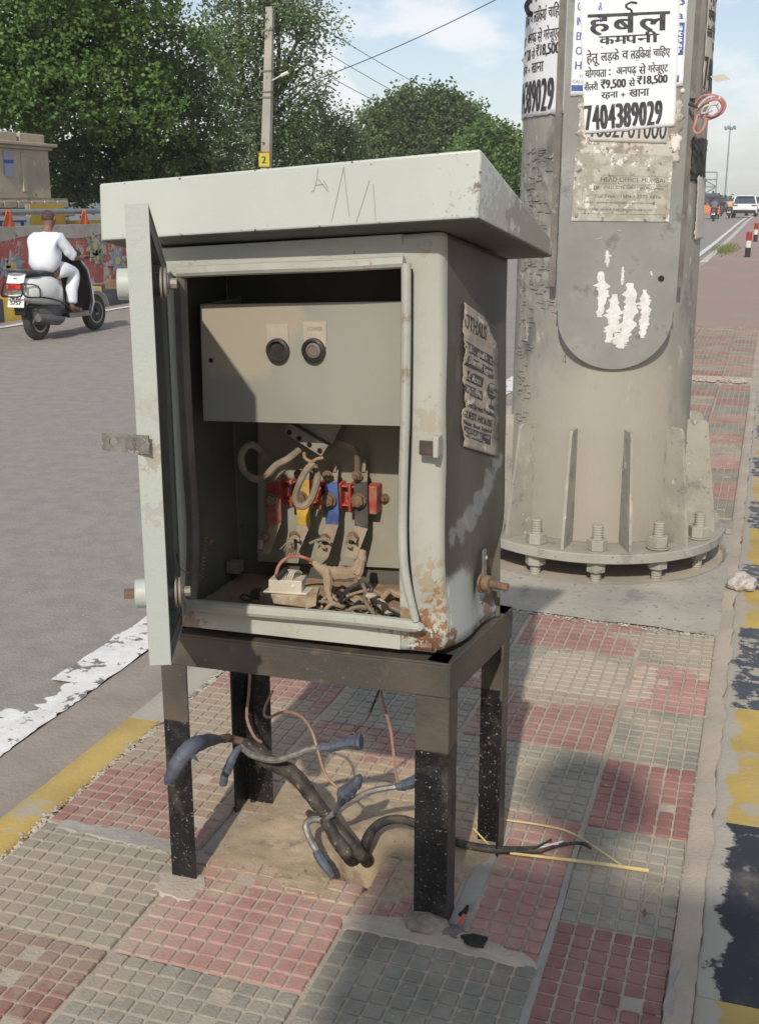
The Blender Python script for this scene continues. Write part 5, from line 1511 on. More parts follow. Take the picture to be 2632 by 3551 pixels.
for k, s_ in enumerate(('i', 't', 's', 'h', 'r')):
    put_text(l2, s_, .70, .84, .50 - .05 * k, .54 - .05 * k, lambda u, v, w: fnr(u, v, .0016 + w), bold=.02)
l2.build('reversed_lettering', M['paper'], o_, smooth=False)
# the recruitment poster, once per copy
def bill_text(lt, F, mir=0):
    def T(s_, u0, u1, v0, v1, b=.0035): put_text(lt, s_, u0, u1, v0, v1, F, bold=b)
    H = 283.0
    vv = lambda y: (H - y) / H
    uu = lambda x: (x - 1266) / 206.0
    # headline, heavy strokes; the hook over the second letter is drawn by hand
    T('ह', uu(1283), uu(1328), vv(74), vv(32), .012)
    T('ब', uu(1334), uu(1382), vv(71), vv(31), .012)
    T('ल', uu(1388), uu(1450), vv(70), vv(30), .012)
    lt.add([F(uu(1281), vv(35.5), .0003), F(uu(1452), vv(34), .0003), F(uu(1452), vv(28), .0003), F(uu(1281), vv(29.5), .0003)], [(0, 1, 2, 3)])
    hk = [(1373, 31), (1372, 22), (1362, 19), (1361, 11), (1372, 7), (1384, 9)]
    for i in range(len(hk) - 1):
        (a, b), (c, d) = hk[i], hk[i + 1]
        n_ = Vector((d - b, c - a, 0)).normalized() * 2.6
        lt.add([F(uu(a - n_.x), vv(b - n_.y), .0003), F(uu(a + n_.x), vv(b + n_.y), .0003), F(uu(c + n_.x), vv(d + n_.y), .0003), F(uu(c - n_.x), vv(d - n_.y), .0003)], [(0, 1, 2, 3)])
    T('क', uu(1305), uu(1336), vv(94), vv(77), .008)
    T('म', uu(1337), uu(1363), vv(94), vv(77), .008)
    T('प', uu(1360), uu(1384), vv(94), vv(77), .008)
    T('नी', uu(1385), uu(1430), vv(94), vv(69), .008)
    lt.add([F(uu(1305), vv(79), .0003), F(uu(1430), vv(78), .0003), F(uu(1430), vv(75.5), .0003), F(uu(1305), vv(76.5), .0003)], [(0, 1, 2, 3)])
    T('हेतू', uu(1276), uu(1303), vv(139), vv(104), .003)
    T('लड़के', uu(1307), uu(1346), vv(134), vv(104), .003)
    T('व', uu(1353), uu(1366), vv(127), vv(109), .003)
    T('लड़िकयां', uu(1371), uu(1414), vv(133), vv(102), .003)
    T('चािहए', uu(1419), uu(1455), vv(129), vv(102), .003)
    T('योगयता', uu(1272), uu(1318), vv(163), vv(140), .003)
    T(':', uu(1324), uu(1327), vv(160), vv(147), .004)
    T('अनपढ़', uu(1340), uu(1384), vv(164), vv(144), .003)
    T('से', uu(1389), uu(1404), vv(162), vv(138), .003)
    T('गरेजूएट', uu(1409), uu(1452), vv(166), vv(137), .003)
    T('सैलरी', uu(1269), uu(1299), vv(190), vv(171), .003)
    T('₹9,500', uu(1306), uu(1360), vv(191), vv(168), .006)
    T('से', uu(1367), uu(1381), vv(187), vv(168), .003)
    T('₹18,500', uu(1386), uu(1451), vv(187), vv(165), .006)
    T('रहना', uu(1306), uu(1343), vv(212), vv(196), .004)
    T('+', uu(1350), uu(1359), vv(208), vv(200), .004)
    T('खाना', uu(1368), uu(1412), vv(210), vv(194), .004)
    for i, ch_ in enumerate('7404389029'):
        T(ch_, uu(1269 + i * 17.6), uu(1269 + i * 17.6 + 13.4), vv(276), vv(222), .012)
    T('आवश्यकता', .02, .9, 1.05, 1.16, .01)
fnp = quadT((-0.1457,1.637), (0.1689,1.662), (0.1599,2.083), (-0.1818,2.078), .0052, .0012)
def fnp_big(u, v, w=0.0): return fnp(u, v * 1.28, w)
o_ = sheet(fnp_big, 'job_poster', M['paper'], 30, 40, .006, seed=51)
lt = MB(); bill_text(lt, lambda u, v, w: fnp(u, v, .0010 + w)); lt.build('lettering', M['ink'], o_, smooth=False)
def cylf(th0, th1, z0, z1, lift, skew=0.0):
    def f(u, v, w=0.0):
        z = z0 + (z1 - z0) * v + skew * (u - .5)
        a = R(th0 + (th1 - th0) * u)
        r = rz(z) + lift + w + .0012 * (math.sin(u * 9 + v * 4) + 1) + .006 * max(0, .05 - v) * 20 * abs(mnoise.noise((u * 7, 2, 0)))
        return (CX + r * math.cos(a), CY + r * math.sin(a), z)
    return f
cR, cB = (-111.6,1.941), (-112,1.713)
f1 = cylf(cR[0] - 66, cR[0], cB[1], cB[1] + .60, .004, -.0)
o_ = sheet(lambda u, v: f1(u, v * 1.28), 'job_poster', M['paper'], 40, 30, .006, seed=61)
lt = MB(); bill_text(lt, lambda u, v, w: f1(u, v, .0012 + w)); lt.build('lettering', M['ink'], o_, smooth=False)
cL, cB2 = (-21.22,1.915), (-14.83,1.784)
f2 = cylf(cL[0], cL[0] + 66, cB2[1], cB2[1] + .60, .004)
o_ = sheet(lambda u, v: f2(u, v * 1.28), 'job_poster', mat('grubby_poster', (.50, .47, .42), (.42, .38, .32), s=20, rough=.9, coord='World', stains=[((.25, .22, .18), 30, .6, .08)]), 40, 30, .01, seed=71)
lt = MB(); bill_text(lt, lambda u, v, w: f2(u, v, .0012 + w)); lt.build('lettering', M['ink'], o_, smooth=False)
# white remnants scraped off the hatch
M['scrap_white'] = mat('scraped_paper', (0.74, 0.73, 0.70), (0.62, 0.60, 0.55), s=30, rough=.85, bump=.002, bs=120, coord='World', stains=[((0.45, 0.58, 0.66), 24, 0.66, 0.04), ((.3, .28, .24), 34, .66, .03)])
def scrape(path, w, seed):
    """ragged strip down the plate through path (t, z)"""
    mb = MB()
    L2, R2 = [], []
    n = 26
    P = [Vector((p[0], p[1], 0)) for p in path]
    for i in range(n + 1):
        t = i / n * (len(P) - 1); k = min(int(t), len(P) - 2)
        c = P[k].lerp(P[k + 1], t - k)
        ww = w * 1.35 * (.25 + .55 * math.sin(PI * min(1, .12 + .8 * i / n)) + .5 * mnoise.noise((i * .31, seed + 40, 0)) + .35 * mnoise.noise((i * 1.3, seed + 60, 0)))
        L2.append((c.x - ww * (.6 + 1.3 * abs(mnoise.noise((i * .55, seed, 0)))), c.y)); R2.append((c.x + ww * (.6 + 1.3 * abs(mnoise.noise((i * .6, seed + 5, 0)))), c.y))
    vs = []
    for a, b in zip(L2, R2):
        vs += [TP(a[0], a[1], .0008), TP((a[0] + b[0]) / 2, a[1], .0022), TP(b[0], b[1], .0008)]
    fs = []
    for i in range(n):
        fs += [(3 * i, 3 * i + 1, 3 * i + 4, 3 * i + 3), (3 * i + 1, 3 * i + 2, 3 * i + 5, 3 * i + 4)]
    mb.add(vs, fs)
    return mb.build('paper_remnant', M['scrap_white'], hatch)
scrape([(-0.044,1.231), (-0.041,1.173)], .009, 1)
scrape([(-0.0635,1.156), (-0.0527,1.073), (-0.0603,0.9893)], .020, 2)
scrape([(0.0155,1.173), (0.0158,1.107)], .006, 3)
scrape([(-0.0092,1.074), (-0.0089,0.9728), (-0.0269,0.8962)], .027, 4)
scrape([(0.0453,1.115), (0.0529,1.041), (0.0442,0.9563), (0.0211,0.8847)], .031, 5)
scrape([(0.0984,1.091), (0.1067,1.007), (0.1004,0.9144)], .022, 6)
scrape([(0.0102,0.9306), (0.025,0.8745)], .026, 7)
scrape([(0.1177,1.157), (0.122,1.141)], .004, 8)
scrape([(-0.0875,1.271), (-0.058,1.278)], .004, 9)
scrape([(-0.0097,1.304), (-0.0012,1.299)], .006, 10)
# filler scabs on the left flank
sc = MB()
r9 = random.Random(11)
for k in range(260):
    th = r9.uniform(-150, -104); z = r9.uniform(1.0, 1.60)
    if r9.random() < .22: z = r9.uniform(.5, 1.0); th = r9.uniform(-150, -132)
    a = R(th); w = r9.uniform(.006, .030); h = r9.uniform(.0015, .0045)
    r_ = rz(z) + .0035
    pts = []
    for j in range(6):
        b = j * PI / 3
        aa = a + w * math.cos(b) * r9.uniform(.5, 1.2) / r_
        pts.append((CX + r_ * math.cos(aa), CY + r_ * math.sin(aa), z + h * math.sin(b) * r9.uniform(.5, 1.3) + r9.uniform(-.002, .002)))
    sc.slab(pts, (math.cos(a), math.sin(a), -.4), r9.uniform(.0008, .003))
sco = sc.build('paint_scab', M['galv'], column, smooth=False); sco['kind'] = 'stuff'
# bracket, tarred patch and torn strip on the right flank
br = MB()
a_, b_ = (0.1744,1.764), (0.2658,1.76)
br.slab([TP(a_[0] - .01, a_[1] - .008, -.02), TP(a_[0] + .085, a_[1] - .008, -.03), TP(a_[0] + .085, a_[1] + .008, -.03), TP(a_[0] - .01, a_[1] + .008, -.02)], hn, .012)
br.build('bracket', M['edge_dark'], column, bevel=.001)
def cpatch(name, th0, th1, z0, z1, m, lift=.004, seed=0):
    f = cylf(th0, th1, z0, z1, lift)
    return sheet(lambda u, v: f(u, v), name, m, 10, 30, .05, seed=seed)
qa, qb = (-28.8,1.631), (-0.3752,1.482)
cpatch('tar_patch', qa[0], qb[0], qb[1], qa[1], mat('tar', (.035, .033, .03), (.09, .085, .075), s=30, rough=.7, coord='World'), .003, 81)
qa, qb = (-20.4,1.492), (3.068,1.268)
cpatch('torn_strip', qa[0], qb[0], qb[1], qa[1], mat('grey_strip', (.46, .43, .38), (.52, .48, .42), s=20, rough=.9, coord='World'), .006, 91)
# coil of pink and white wire hung on the bracket
cw = thing('wire_coil', (-0.2719,4.4,1.72), 'coil of pink and white twisted wire hanging from the bracket on the column', 'wire coil')
M['pink_wire'] = mat('pink_wire', (.50, .24, .21), (.42, .19, .17), s=30, rough=.6, coord='World')
M['white_wire'] = mat('white_wire', (.55, .52, .50), rough=.6)
cable('pink_strand', [(-0.3008,4.4,1.731), (-0.2736,4.38,1.759), (-0.2267,4.37,1.757), (-0.1977,4.38,1.732), (-0.2077,4.38,1.702), (-0.2527,4.38,1.683), (-0.2853,4.39,1.697), (-0.2912,4.38,1.678), (-0.2969,4.38,1.647), (-0.2804,4.38,1.635), (-0.2617,4.38,1.657), (-0.2598,4.38,1.695)], .0052, M['pink_wire'], cw)
cable('pink_strand', [(-0.2926,4.39,1.712), (-0.2637,4.37,1.737), (-0.2224,4.36,1.746), (-0.2056,4.37,1.721), (-0.2342,4.37,1.691), (-0.2695,4.38,1.702)], .005, M['pink_wire'], cw)
cable('white_strand', [(-0.2866,4.38,1.723), (-0.2571,4.37,1.752), (-0.2188,4.37,1.754), (-0.2243,4.36,1.731), (-0.2623,4.36,1.724), (-0.2721,4.37,1.702), (-0.2381,4.36,1.709)], .0042, M['white_wire'], cw)
cable('white_strand', [(-0.2654,4.38,1.688), (-0.2509,4.36,1.716), (-0.2323,4.36,1.736), (-0.2157,4.37,1.712)], .004, M['white_wire'], cw)
cable('black_clip', [(-0.3207,4.41,1.737), (-0.2872,4.39,1.724), (-0.2717,4.38,1.732)], .006, M['cable_black'], cw)
for k, (l_, p_) in enumerate((('ragged paper shred sticking out right of the column', [(-0.2591,4.45,1.83), (-0.2115,4.42,1.833), (-0.1871,4.42,1.815), (-0.2332,4.43,1.808)]), ('ragged paper shred curling off the left side of the column', [(-0.9653,4.6,1.924), (-0.9295,4.55,1.947), (-0.9193,4.55,1.901), (-0.9464,4.58,1.902)]), ('yellowed paper strip hanging on the left edge of the column', [(-0.9583,4.62,1.747), (-0.9321,4.58,1.74), (-0.9309,4.58,1.653), (-0.9593,4.62,1.667)]))):
    mb = MB(); mb.slab(p_, (.1, -1, .2), .0006)
    o = mb.build('paper_shred', mat('shred', (.62, .58, .48), rough=.9), column)
# black clip ring at the top left
cable('cable_clip', [(-0.922,4.5,2.117), (-0.9274,4.48,2.096), (-0.9158,4.46,2.071), (-0.9033,4.45,2.063)], .010, M['hole_black'], column)

# ================================================================== ACROSS THE ROAD
WX = -9.64
fk = thing('far_kerb', (0, 0, 0), None, None); fk['kind'] = 'structure'
M['fk_black'] = paint_mat('far_kerb_black', (0.05, 0.052, 0.06), under=(.25, .22, .18), th=.64)
M['fk_yellow'] = paint_mat('far_kerb_yellow', (0.50, 0.33, 0.05), under=(.4, .34, .24), th=.60)
y = 5.6
k = 0
while y < 60:
    kerb_stone(-9.62, -9.36, y, y + .78, .205, -.14, M['fk_black'] if k % 2 == 0 else M['fk_yellow'], fk, .004)
    y += .79; k += 1
fb2 = MB(); fb2.box((-9.80, 30, .14), (.36, 70, .16)); tag(fb2.build('median_ledge', M['kerb_concrete'], smooth=False), kind='structure')
# painted wall
mw = thing('painted_wall', (WX, 20, 0.2), 'low red painted wall with worn blue and green flowers along the far kerb', 'wall')
M['wall_red'] = mat('wall_red', (0.33, 0.085, 0.070), (0.38, 0.14, 0.115), s=3, rough=.8, bump=.003, bs=20, coord='World',
    stains=[((0.46, 0.39, 0.33), 3.6, 0.55, 0.04), ((0.12, .05, .045), 5, .66, .06)])
M['wall_plaster'] = mat('wall_plaster', (0.42, 0.39, 0.34), (0.34, 0.31, 0.27), s=4, rough=.9, bump=.003, bs=20, coord='World', stains=[((.2, .18, .16), 7, .62, .08)])
wb = MB(); wb.box((WX - .15, 33, .64), (.28, 56, .88)); wb.build('wall', M['wall_red'], mw, smooth=False)
wc = MB()
n_ = 420
vs = []
for i in range(n_ + 1):
    yy_ = 5 + 56 * i / n_
    zl = 1.0 - .10 * abs(math.sin(yy_ * 1.55 + .4)) - .012 * mnoise.noise((yy_ * 8, 0, 0)) - .05 * max(0, math.sin(yy_ * .8))
    vs += [(WX - .006, yy_, zl), (WX - .006, yy_, 1.083)]
wc.add(vs, [(2 * i, 2 * i + 2, 2 * i + 3, 2 * i + 1) for i in range(n_)])
wc.box((WX - .15, 33, 1.084), (.286, 56, .012))
wc.build('plaster_band', M['wall_plaster'], mw, smooth=False)
def flower(y, z, r, m, m2, petals=8, lean=0):
    mb = MB()
    pts = []
    n = petals * 2
    for i in range(n):
        a = 2 * PI * i / n + .2
        rr = r * (1.0 if i % 2 == 0 else .52) * random.uniform(.85, 1.1)
        pts.append((WX - .004, y + rr * math.cos(a) * 1.2, z + rr * math.sin(a)))
    mb.slab(pts, (1, 0, 0), .005, 0)
    c = [(WX + .002, y + r * .25 * math.cos(2 * PI * i / 12), z + r * .22 * math.sin(2 * PI * i / 12)) for i in range(12)]
    mb.slab(c, (1, 0, 0), .003, 1)
    mb.build('painted_flower', [m, m2], mw, smooth=False)
M['fl_blue'] = mat('flower_blue', (.14, .23, .30), (.20, .28, .34), s=6, rough=.8, coord='World', stains=[((.42, .36, .31), 7, .51, .03), ((.30, .07, .06), 7, .62, .03)])
M['fl_green'] = mat('flower_green', (.11, .20, .13), (.15, .25, .17), s=6, rough=.8, coord='World', stains=[((.42, .36, .31), 7, .52, .03), ((.30, .07, .06), 7, .62, .03)])
M['fl_y'] = mat('flower_yellow', (.50, .36, .12), rough=.8, coord='World')
fpos = [((-9.64,13.38,0.5854), .23, 0), ((-9.64,15.42,0.7632), .24, 1), ((-9.64,16.04,0.529), .27, 0), ((-9.64,15.47,0.5999), .15, 1), ((-9.64,13.18,0.555), .15, 0)]
for p_, r_, g_ in fpos:
    flower(p_[1], p_[2], r_, M['fl_green'] if g_ else M['fl_blue'], M['fl_y'])
yy_ = 18.0
k = 0
while yy_ < 40:
    flower(yy_, random.uniform(.5, .75), random.uniform(.18, .26), M['fl_green'] if k % 2 else M['fl_blue'], M['fl_y'])
    yy_ += random.uniform(1.3, 2.2); k += 1
# pipe rail
pr_ = thing('pipe_rail', (WX - .15, 20, 1.09), 'grey steel pipe rail on posts above the painted wall', 'rail')
M['pipe'] = mat('rail_paint', (.22, .235, .25), (.28, .29, .30), s=6, rough=.5, metal=.2, coord='World')
zr = (-9.8,13.94,1.279)[2]
mb = MB(); mb.tube([(WX - .16, 5, zr), (WX - .16, 60, zr)], .040, 12); mb.build('rail_pipe', M['pipe'], pr_)
yy_ = 6.2
while yy_ < 60:
    mb = MB(); mb.cyl((WX - .16, yy_, 1.09), (WX - .16, yy_, zr), .03, None, 8); mb.build('post', M['pipe'], pr_)
    yy_ += 2.45
M['orange'] = mat('orange_cloth', (.55, .11, .03), (.62, .17, .06), s=6, rough=.8, coord='World')
for l_, a, zb_ in (('orange pennant cloth hanging on the rail left of the rider', (-9.74,13.49,1.306), (-9.7,13.4,1.07)[2]), ('orange pennant cloth hanging on the rail right of the rider', (-9.74,15.33,1.296), (-9.7,15.23,1.065)[2])):
    mb = MB()
    w1 = .16
    def fnf(u, v):
        w = .035 + (w1 - .035) * (v ** .8)
        return (WX - .10 + .012 * math.sin(u * 9 + v * 3), a[1] + (u - .5) * 2 * w, a[2] + (zb_ - a[2]) * v)
    mb.grid(fnf, 10, 10)
    tag(mb.build('pennant', M['orange'], solid=.003), l_, 'pennant', 'orange pennants on the rail')
# boards behind the wall
def board(x, y0, y1, z0, z1, m, label, text=None, tm=None, box=None, leg=True, name='hoarding'):
    t = thing(name, (x, (y0 + y1) / 2, 0), label, 'hoarding', 'hoardings behind the painted wall')
    mb = MB(); mb.box((x, (y0 + y1) / 2, (z0 + z1) / 2), (.04, y1 - y0, z1 - z0)); mb.build('panel', m, t, smooth=False)
    fm = MB()
    for yy in (y0, y1): fm.box((x - .02, yy, (z1 + 0) / 2), (.05, .05, z1 + .0))
    fm.build('frame_post', M['pipe'], t, smooth=False)
    if text:
        lt = MB(); b = box
        put_text(lt, text, b[0], b[1], b[2], b[3], lambda u, v, w: (x + .022 + w * 10, y0 + (y1 - y0) * u, z0 + (z1 - z0) * v), bold=.012)
        lt.build('lettering', tm, t, smooth=False)
    return t
M['b_white'] = mat('board_white', (.58, .58, .57), (.50, .50, .49), s=2, rough=.7, coord='World')
M['b_yellow'] = mat('board_yellow', (.50, .33, .04), (.56, .38, .07), s=3, rough=.7, coord='World')
M['b_blue'] = mat('board_blue_ink', (.05, .07, .22), rough=.7)
y0_, y1_ = (-10.1,13.14,1.151)[1], (-10.1,14.46,1.131)[1]
zt2 = (-10.1,14.13,1.216)[2]
board(-10.1, y0_, y1_, .45, zt2, M['b_white'], 'white hoarding with dark blue Hindi lettering left of the rider', 'जान', M['b_blue'], (.18, .92, .68, .93))
y0_, y1_ = (-10.1,14.48,1.131)[1], (-10.1,15.34,1.118)[1]
board(-10.1, y0_, y1_, .45, (-10.1,14.68,1.383)[2], M['b_yellow'], 'tall yellow hoarding directly behind the rider')
y0_, y1_ = (-10.15,15.5,1.115)[1], (-10.15,16.71,1.097)[1]
board(-10.15, y0_, y1_, .45, (-10.15,15.67,1.14)[2], M['b_yellow'], 'low yellow hoarding right of the rider')
mbq = MB(); 
t_ = thing('tin_shed', (-15, 23, 0), 'low blue-grey tin shed under the trees behind the yellow hoarding', 'shed')
mbq.box((-15, 26.5, .85), (5, 7, 1.7)); mbq.build('wall', mat('shed_grey', (.16, .19, .22), (.2, .22, .25), s=1, rough=.8), t_, smooth=False)
mr = MB(); mr.slab([(-17.8, 22.6, 1.7), (-12.2, 22.6, 1.7), (-12.2, 30.4, 2.0), (-17.8, 30.4, 2.0)], (0, 0, 1), .06); mr.build('roof', mat('shed_roof', (.20, .24, .29), (.26, .3, .34), s=1, rough=.6), t_, smooth=False)
# old cream gate pier
gpT = thing('gate_pier', (-10.9, 14.0, 0), 'weathered cream masonry pier with a moulded cap and a blue handbill', 'gate pier')
M['pier'] = mat('pier_plaster', (.48, .41, .30), (.40, .34, .25), s=2, rough=.9, bump=.006, bs=12, coord='World', stains=[((.16, .14, .115), 3.5, .62, .1), ((.55, .50, .40), 6, .6, .08)])
X0 = -10.9
ya, yb = (-10.9,14.58,1.978)[1], (-10.9,16.25,2.031)[1]
zc0, zc1 = (-10.9,16.16,1.466)[2], (-10.9,16.25,2.186)[2]
zt3, zt4 = (-10.9,16.24,2.288)[2], (-10.9,16.25,2.426)[2]
mb = MB(); mb.box((X0 - .6, (ya + yb) / 2 , (zc0 + zc1) / 2), (1.2, yb - ya, zc1 - zc0)); mb.build('shaft', M['pier'], gpT, smooth=False, bevel=.01)
mb = MB(); yc2 = (-10.89,15.56,2.009)[1]; mb.box((X0 - .01, yc2, (zc0 + zc1) / 2 + .02), (.07, .10, (zc1 - zc0) * .8)); mb.build('pilaster', M['pier'], gpT, smooth=False, bevel=.01)
for (zz0, zz1, o_) in ((zc1, zc1 + (zt3 - zc1) * .5, .05), (zc1 + (zt3 - zc1) * .5, zt3, .11)):
    mb = MB(); mb.box((X0 - .6, (ya + yb) / 2, (zz0 + zz1) / 2), (1.2 + 2 * o_, yb - ya + 2 * o_, zz1 - zz0)); mb.build('cornice', M['pier'], gpT, smooth=False, bevel=.012)
for (y_a, y_b) in ((ya - .02, yc2 - .02), (yc2 + .04, yb - .0)):
    mb = MB(); mb.box((X0 - .6, (y_a + y_b) / 2, (zt3 + zt4) / 2), (1.1, y_b - y_a, zt4 - zt3)); mb.build('parapet', M['pier'], gpT, smooth=False, bevel=.015)
mb = MB(); mb.box((X0 - .55, (ya + yb) / 2 + .05, zc0 / 2), (1.3, yb - ya + .5, zc0)); mb.build('plinth', mat('plinth_masonry', (.38, .33, .26), (.25, .22, .18), s=5, rough=.95, bump=.01, bs=14, coord='World', stains=[((.13, .11, .09), 6, .6, .08)]), gpT, smooth=False)
for i in range(3):
    for j in range(6):
        mb = MB(); mb.box((X0 + .105, ya + .1 + j * .34 + .17 * (i % 2), zc0 - .09 - i * .13), (.03, .31, .11)); mb.build('stone_block', M['pier'], gpT, smooth=False, bevel=.012)
pb_ = MB(); q1, q2 = (-10.88,15.08,2.139), (-10.88,15.31,1.776)
pb_.box((X0 + .012, (q1[1] + q2[1]) / 2, (q1[2] + q2[2]) / 2), (.006, q2[1] - q1[1], q1[2] - q2[2])); po = pb_.build('handbill', mat('lilac_paper', (.34, .34, .46), (.4, .4, .5), s=4, rough=.8), gpT, smooth=False)
pb2 = MB(); pb2.box((X0 + .017, (q1[1] + q2[1]) / 2, q1[2] * .60 + q2[2] * .40), (.004, (q2[1] - q1[1]) * .98, .05)); pb2.build('printed_band', mat('band_blue', (.06, .13, .38), rough=.8), po, smooth=False)

# ================================================================== TREES
def leaf_mat(name, c1, c2, isl=.35):
    m = bpy.data.materials.new(name); m.use_nodes = True
    t = m.node_tree; b = t.nodes['Principled BSDF']; N = t.nodes.new; K = t.links.new
    g_ = N('ShaderNodeNewGeometry'); n = N('ShaderNodeTexNoise'); n.inputs['Scale'].default_value = .55; n.inputs['Detail'].default_value = 4
    K(g_.outputs['Position'], n.inputs['Vector'])
    mr = N('ShaderNodeMapRange'); mr.inputs['From Min'].default_value = .35; mr.inputs['From Max'].default_value = .65; K(n.outputs['Fac'], mr.inputs['Value'])
    mx_ = N('ShaderNodeMix'); mx_.data_type = 'RGBA'; K(mr.outputs['Result'], mx_.inputs['Factor']); mx_.inputs['A'].default_value = (*c1, 1); mx_.inputs['B'].default_value = (*c2, 1)
    hs = N('ShaderNodeHueSaturation'); m2 = N('ShaderNodeMapRange'); m2.inputs['To Min'].default_value = 1 - isl; m2.inputs['To Max'].default_value = 1 + isl
    K(g_.outputs['Random Per Island'], m2.inputs['Value']); K(m2.outputs['Result'], hs.inputs['Value']); K(mx_.outputs['Result'], hs.inputs['Color'])
    K(hs.outputs['Color'], b.inputs['Base Color']); b.inputs['Roughness'].default_value = .55; b.inputs['Specular IOR Level'].default_value = .25
    tr = N('ShaderNodeBsdfTranslucent'); K(hs.outputs['Color'], tr.inputs['Color'])
    ms = N('ShaderNodeMixShader'); ms.inputs[0].default_value = .34
    K(b.outputs[0], ms.inputs[1]); K(tr.outputs[0], ms.inputs[2]); K(ms.outputs[0], t.nodes['Material Output'].inputs['Surface'])
    return m
M['leaf_a'] = leaf_mat('leaves_broad', (.085, .165, .042), (.15, .25, .065))
M['leaf_b'] = leaf_mat('leaves_feathery', (.125, .195, .080), (.17, .24, .10))
M['leaf_c'] = leaf_mat('leaves_dark', (.080, .135, .045), (.13, .19, .065))
M['bark'] = mat('bark', (.10, .08, .06), (.16, .13, .10), s=6, rough=.95, bump=.02, bs=20, coord='World')
def tree(base, blobs, lm, label, leaf=.10, per=26, dens=1.0, spray=.28, seed=0, name='tree', group='roadside trees', trunk_r=.28, flat=.75):
    rn = random.Random(seed)
    t = thing(name, base, label, 'tree', group)
    mb = MB()
    V, Fc = mb.v, mb.f
    for (c, r) in blobs:
        c = Vector(c)
        n = int(dens * 150 * r * r)
        for _ in range(n):
            d = Vector((rn.gauss(0, 1), rn.gauss(0, 1), rn.gauss(0, 1))).normalized()
            k = rn.random() ** .38
            p = c + Vector((d.x, d.y, d.z * flat)) * r * k * (1 + .35 * mnoise.noise(c + d * 2.2))
            if mnoise.noise(p * (1.1 / max(.7, r * .6)) + Vector((seed, 0, 0))) < -.16: continue
            sd = Vector((rn.uniform(-1, 1), rn.uniform(-1, 1), rn.uniform(-.5, .9))).normalized()
            for q in range(per):
                w = p + sd * rn.uniform(-spray, spray) * 1.1 + Vector((rn.gauss(0, spray * .33), rn.gauss(0, spray * .33), rn.gauss(0, spray * .27)))
                u = Vector((rn.gauss(0, 1), rn.gauss(0, 1), rn.gauss(0, .6))).normalized() * leaf * rn.uniform(.6, 1.25)
                v = u.cross(Vector((rn.gauss(0, 1), rn.gauss(0, 1), rn.gauss(0, 1)))).normalized() * leaf * .36
                o = len(V)
                V += [tuple(w - u * .5), tuple(w + v), tuple(w + u * .5), tuple(w - v)]
                Fc.append((o, o + 1, o + 2, o + 3))
    mb.m = [0] * len(Fc)
    mb.build('crown', lm, t, smooth=False)
    tr = MB()
    b = Vector(base)
    top = sum((Vector(c) for c, r in blobs), Vector()) / len(blobs)
    top.z = min(top.z, b.z + 4.5)
    md = b.lerp(top, .5) + Vector((rn.uniform(-.3, .3), rn.uniform(-.3, .3), 0))
    tr.tube([b - Vector((0, 0, .3)), b + Vector((0, 0, .5)), md, top], [trunk_r * 1.4, trunk_r, trunk_r * .8, trunk_r * .55], 10, sm=4)
    for (c, r) in blobs:
        c = Vector(c)
        a = md.lerp(top, rn.uniform(.3, 1))
        mm = a.lerp(c, .55) + Vector((rn.uniform(-.3, .3), rn.uniform(-.3, .3), rn.uniform(0, .4)))
        tr.tube([a, mm, c], [trunk_r * .35, trunk_r * .2, .025], 6, sm=3)
        for _ in range(4):
            e = c + Vector((rn.uniform(-1, 1), rn.uniform(-1, 1), rn.uniform(-.4, .9))) * r * .75
            tr.tube([mm.lerp(c, .6), c.lerp(e, .5), e], [.05, .03, .012], 5)
    tr.build('trunk', M['bark'], t)
    return t
g1 = -.6
tree(((-12.97,17,1.404)[0], 17, g1), [((-11.62,17,4.106), 1.5), ((-12.23,16.5,3.109), 1.4), ((-11.22,18,4.432), 1.4), ((-11.23,17.5,3.521), 1.35), ((-11.52,16.5,3.295), 1.1), ((-10.65,18.5,4.259), 1.2), ((-10.69,18,3.191), 1.1), ((-11.53,17,5.114), 1.7), ((-10.81,18,5.181), 1.6)],
     M['leaf_a'], 'large dark broad-leaved tree filling the left top behind the gate pier', leaf=.085, per=34, dens=.72, spray=.24, seed=1)
tree(((-11.22,20,1.404)[0], 20, g1), [((-11.07,20,4.002), 1.2), ((-10.92,20.5,3.078), 1.25), ((-11.16,19.5,2.538), 1.2), ((-11.03,21,2.269), 1.1), ((-11.28,19,1.964), .9), ((-10.45,21,1.835), .9), ((-10.92,19.5,1.73), .8), ((-11.81,19,2.445), .95), ((-10.75,21,3.855), .75), ((-13.03,19.5,2.322), .9), ((-12.78,19.5,1.739), .9)],
     M['leaf_c'], 'dark bushy tree drooping over the hood of the cabinet from behind', leaf=.085, per=32, dens=.80, spray=.24, seed=2)
tree(((-11.71,27,1.405)[0], 27, g1), [((-12.56,27,5.443), 1.25), ((-11.59,27,5.805), 1.2), ((-10.9,27,5.372), .85), ((-12.83,26.5,4.678), .95), ((-12.11,27,4.395), 1.2), ((-11.15,27,4.467), .8), ((-12.63,26.5,3.64), 1.0), ((-11.87,27.5,3.48), 1.2), ((-12.17,27,2.601), 1.2), ((-12.91,26.5,2.591), 1.0), ((-11.6,28,3.071), 1.0), ((-12.04,27,6.628), 1.4)],
     M['leaf_b'], 'tall feathery acacia-like tree standing behind the electric pole', leaf=.085, per=30, dens=.62, spray=.38, seed=3)
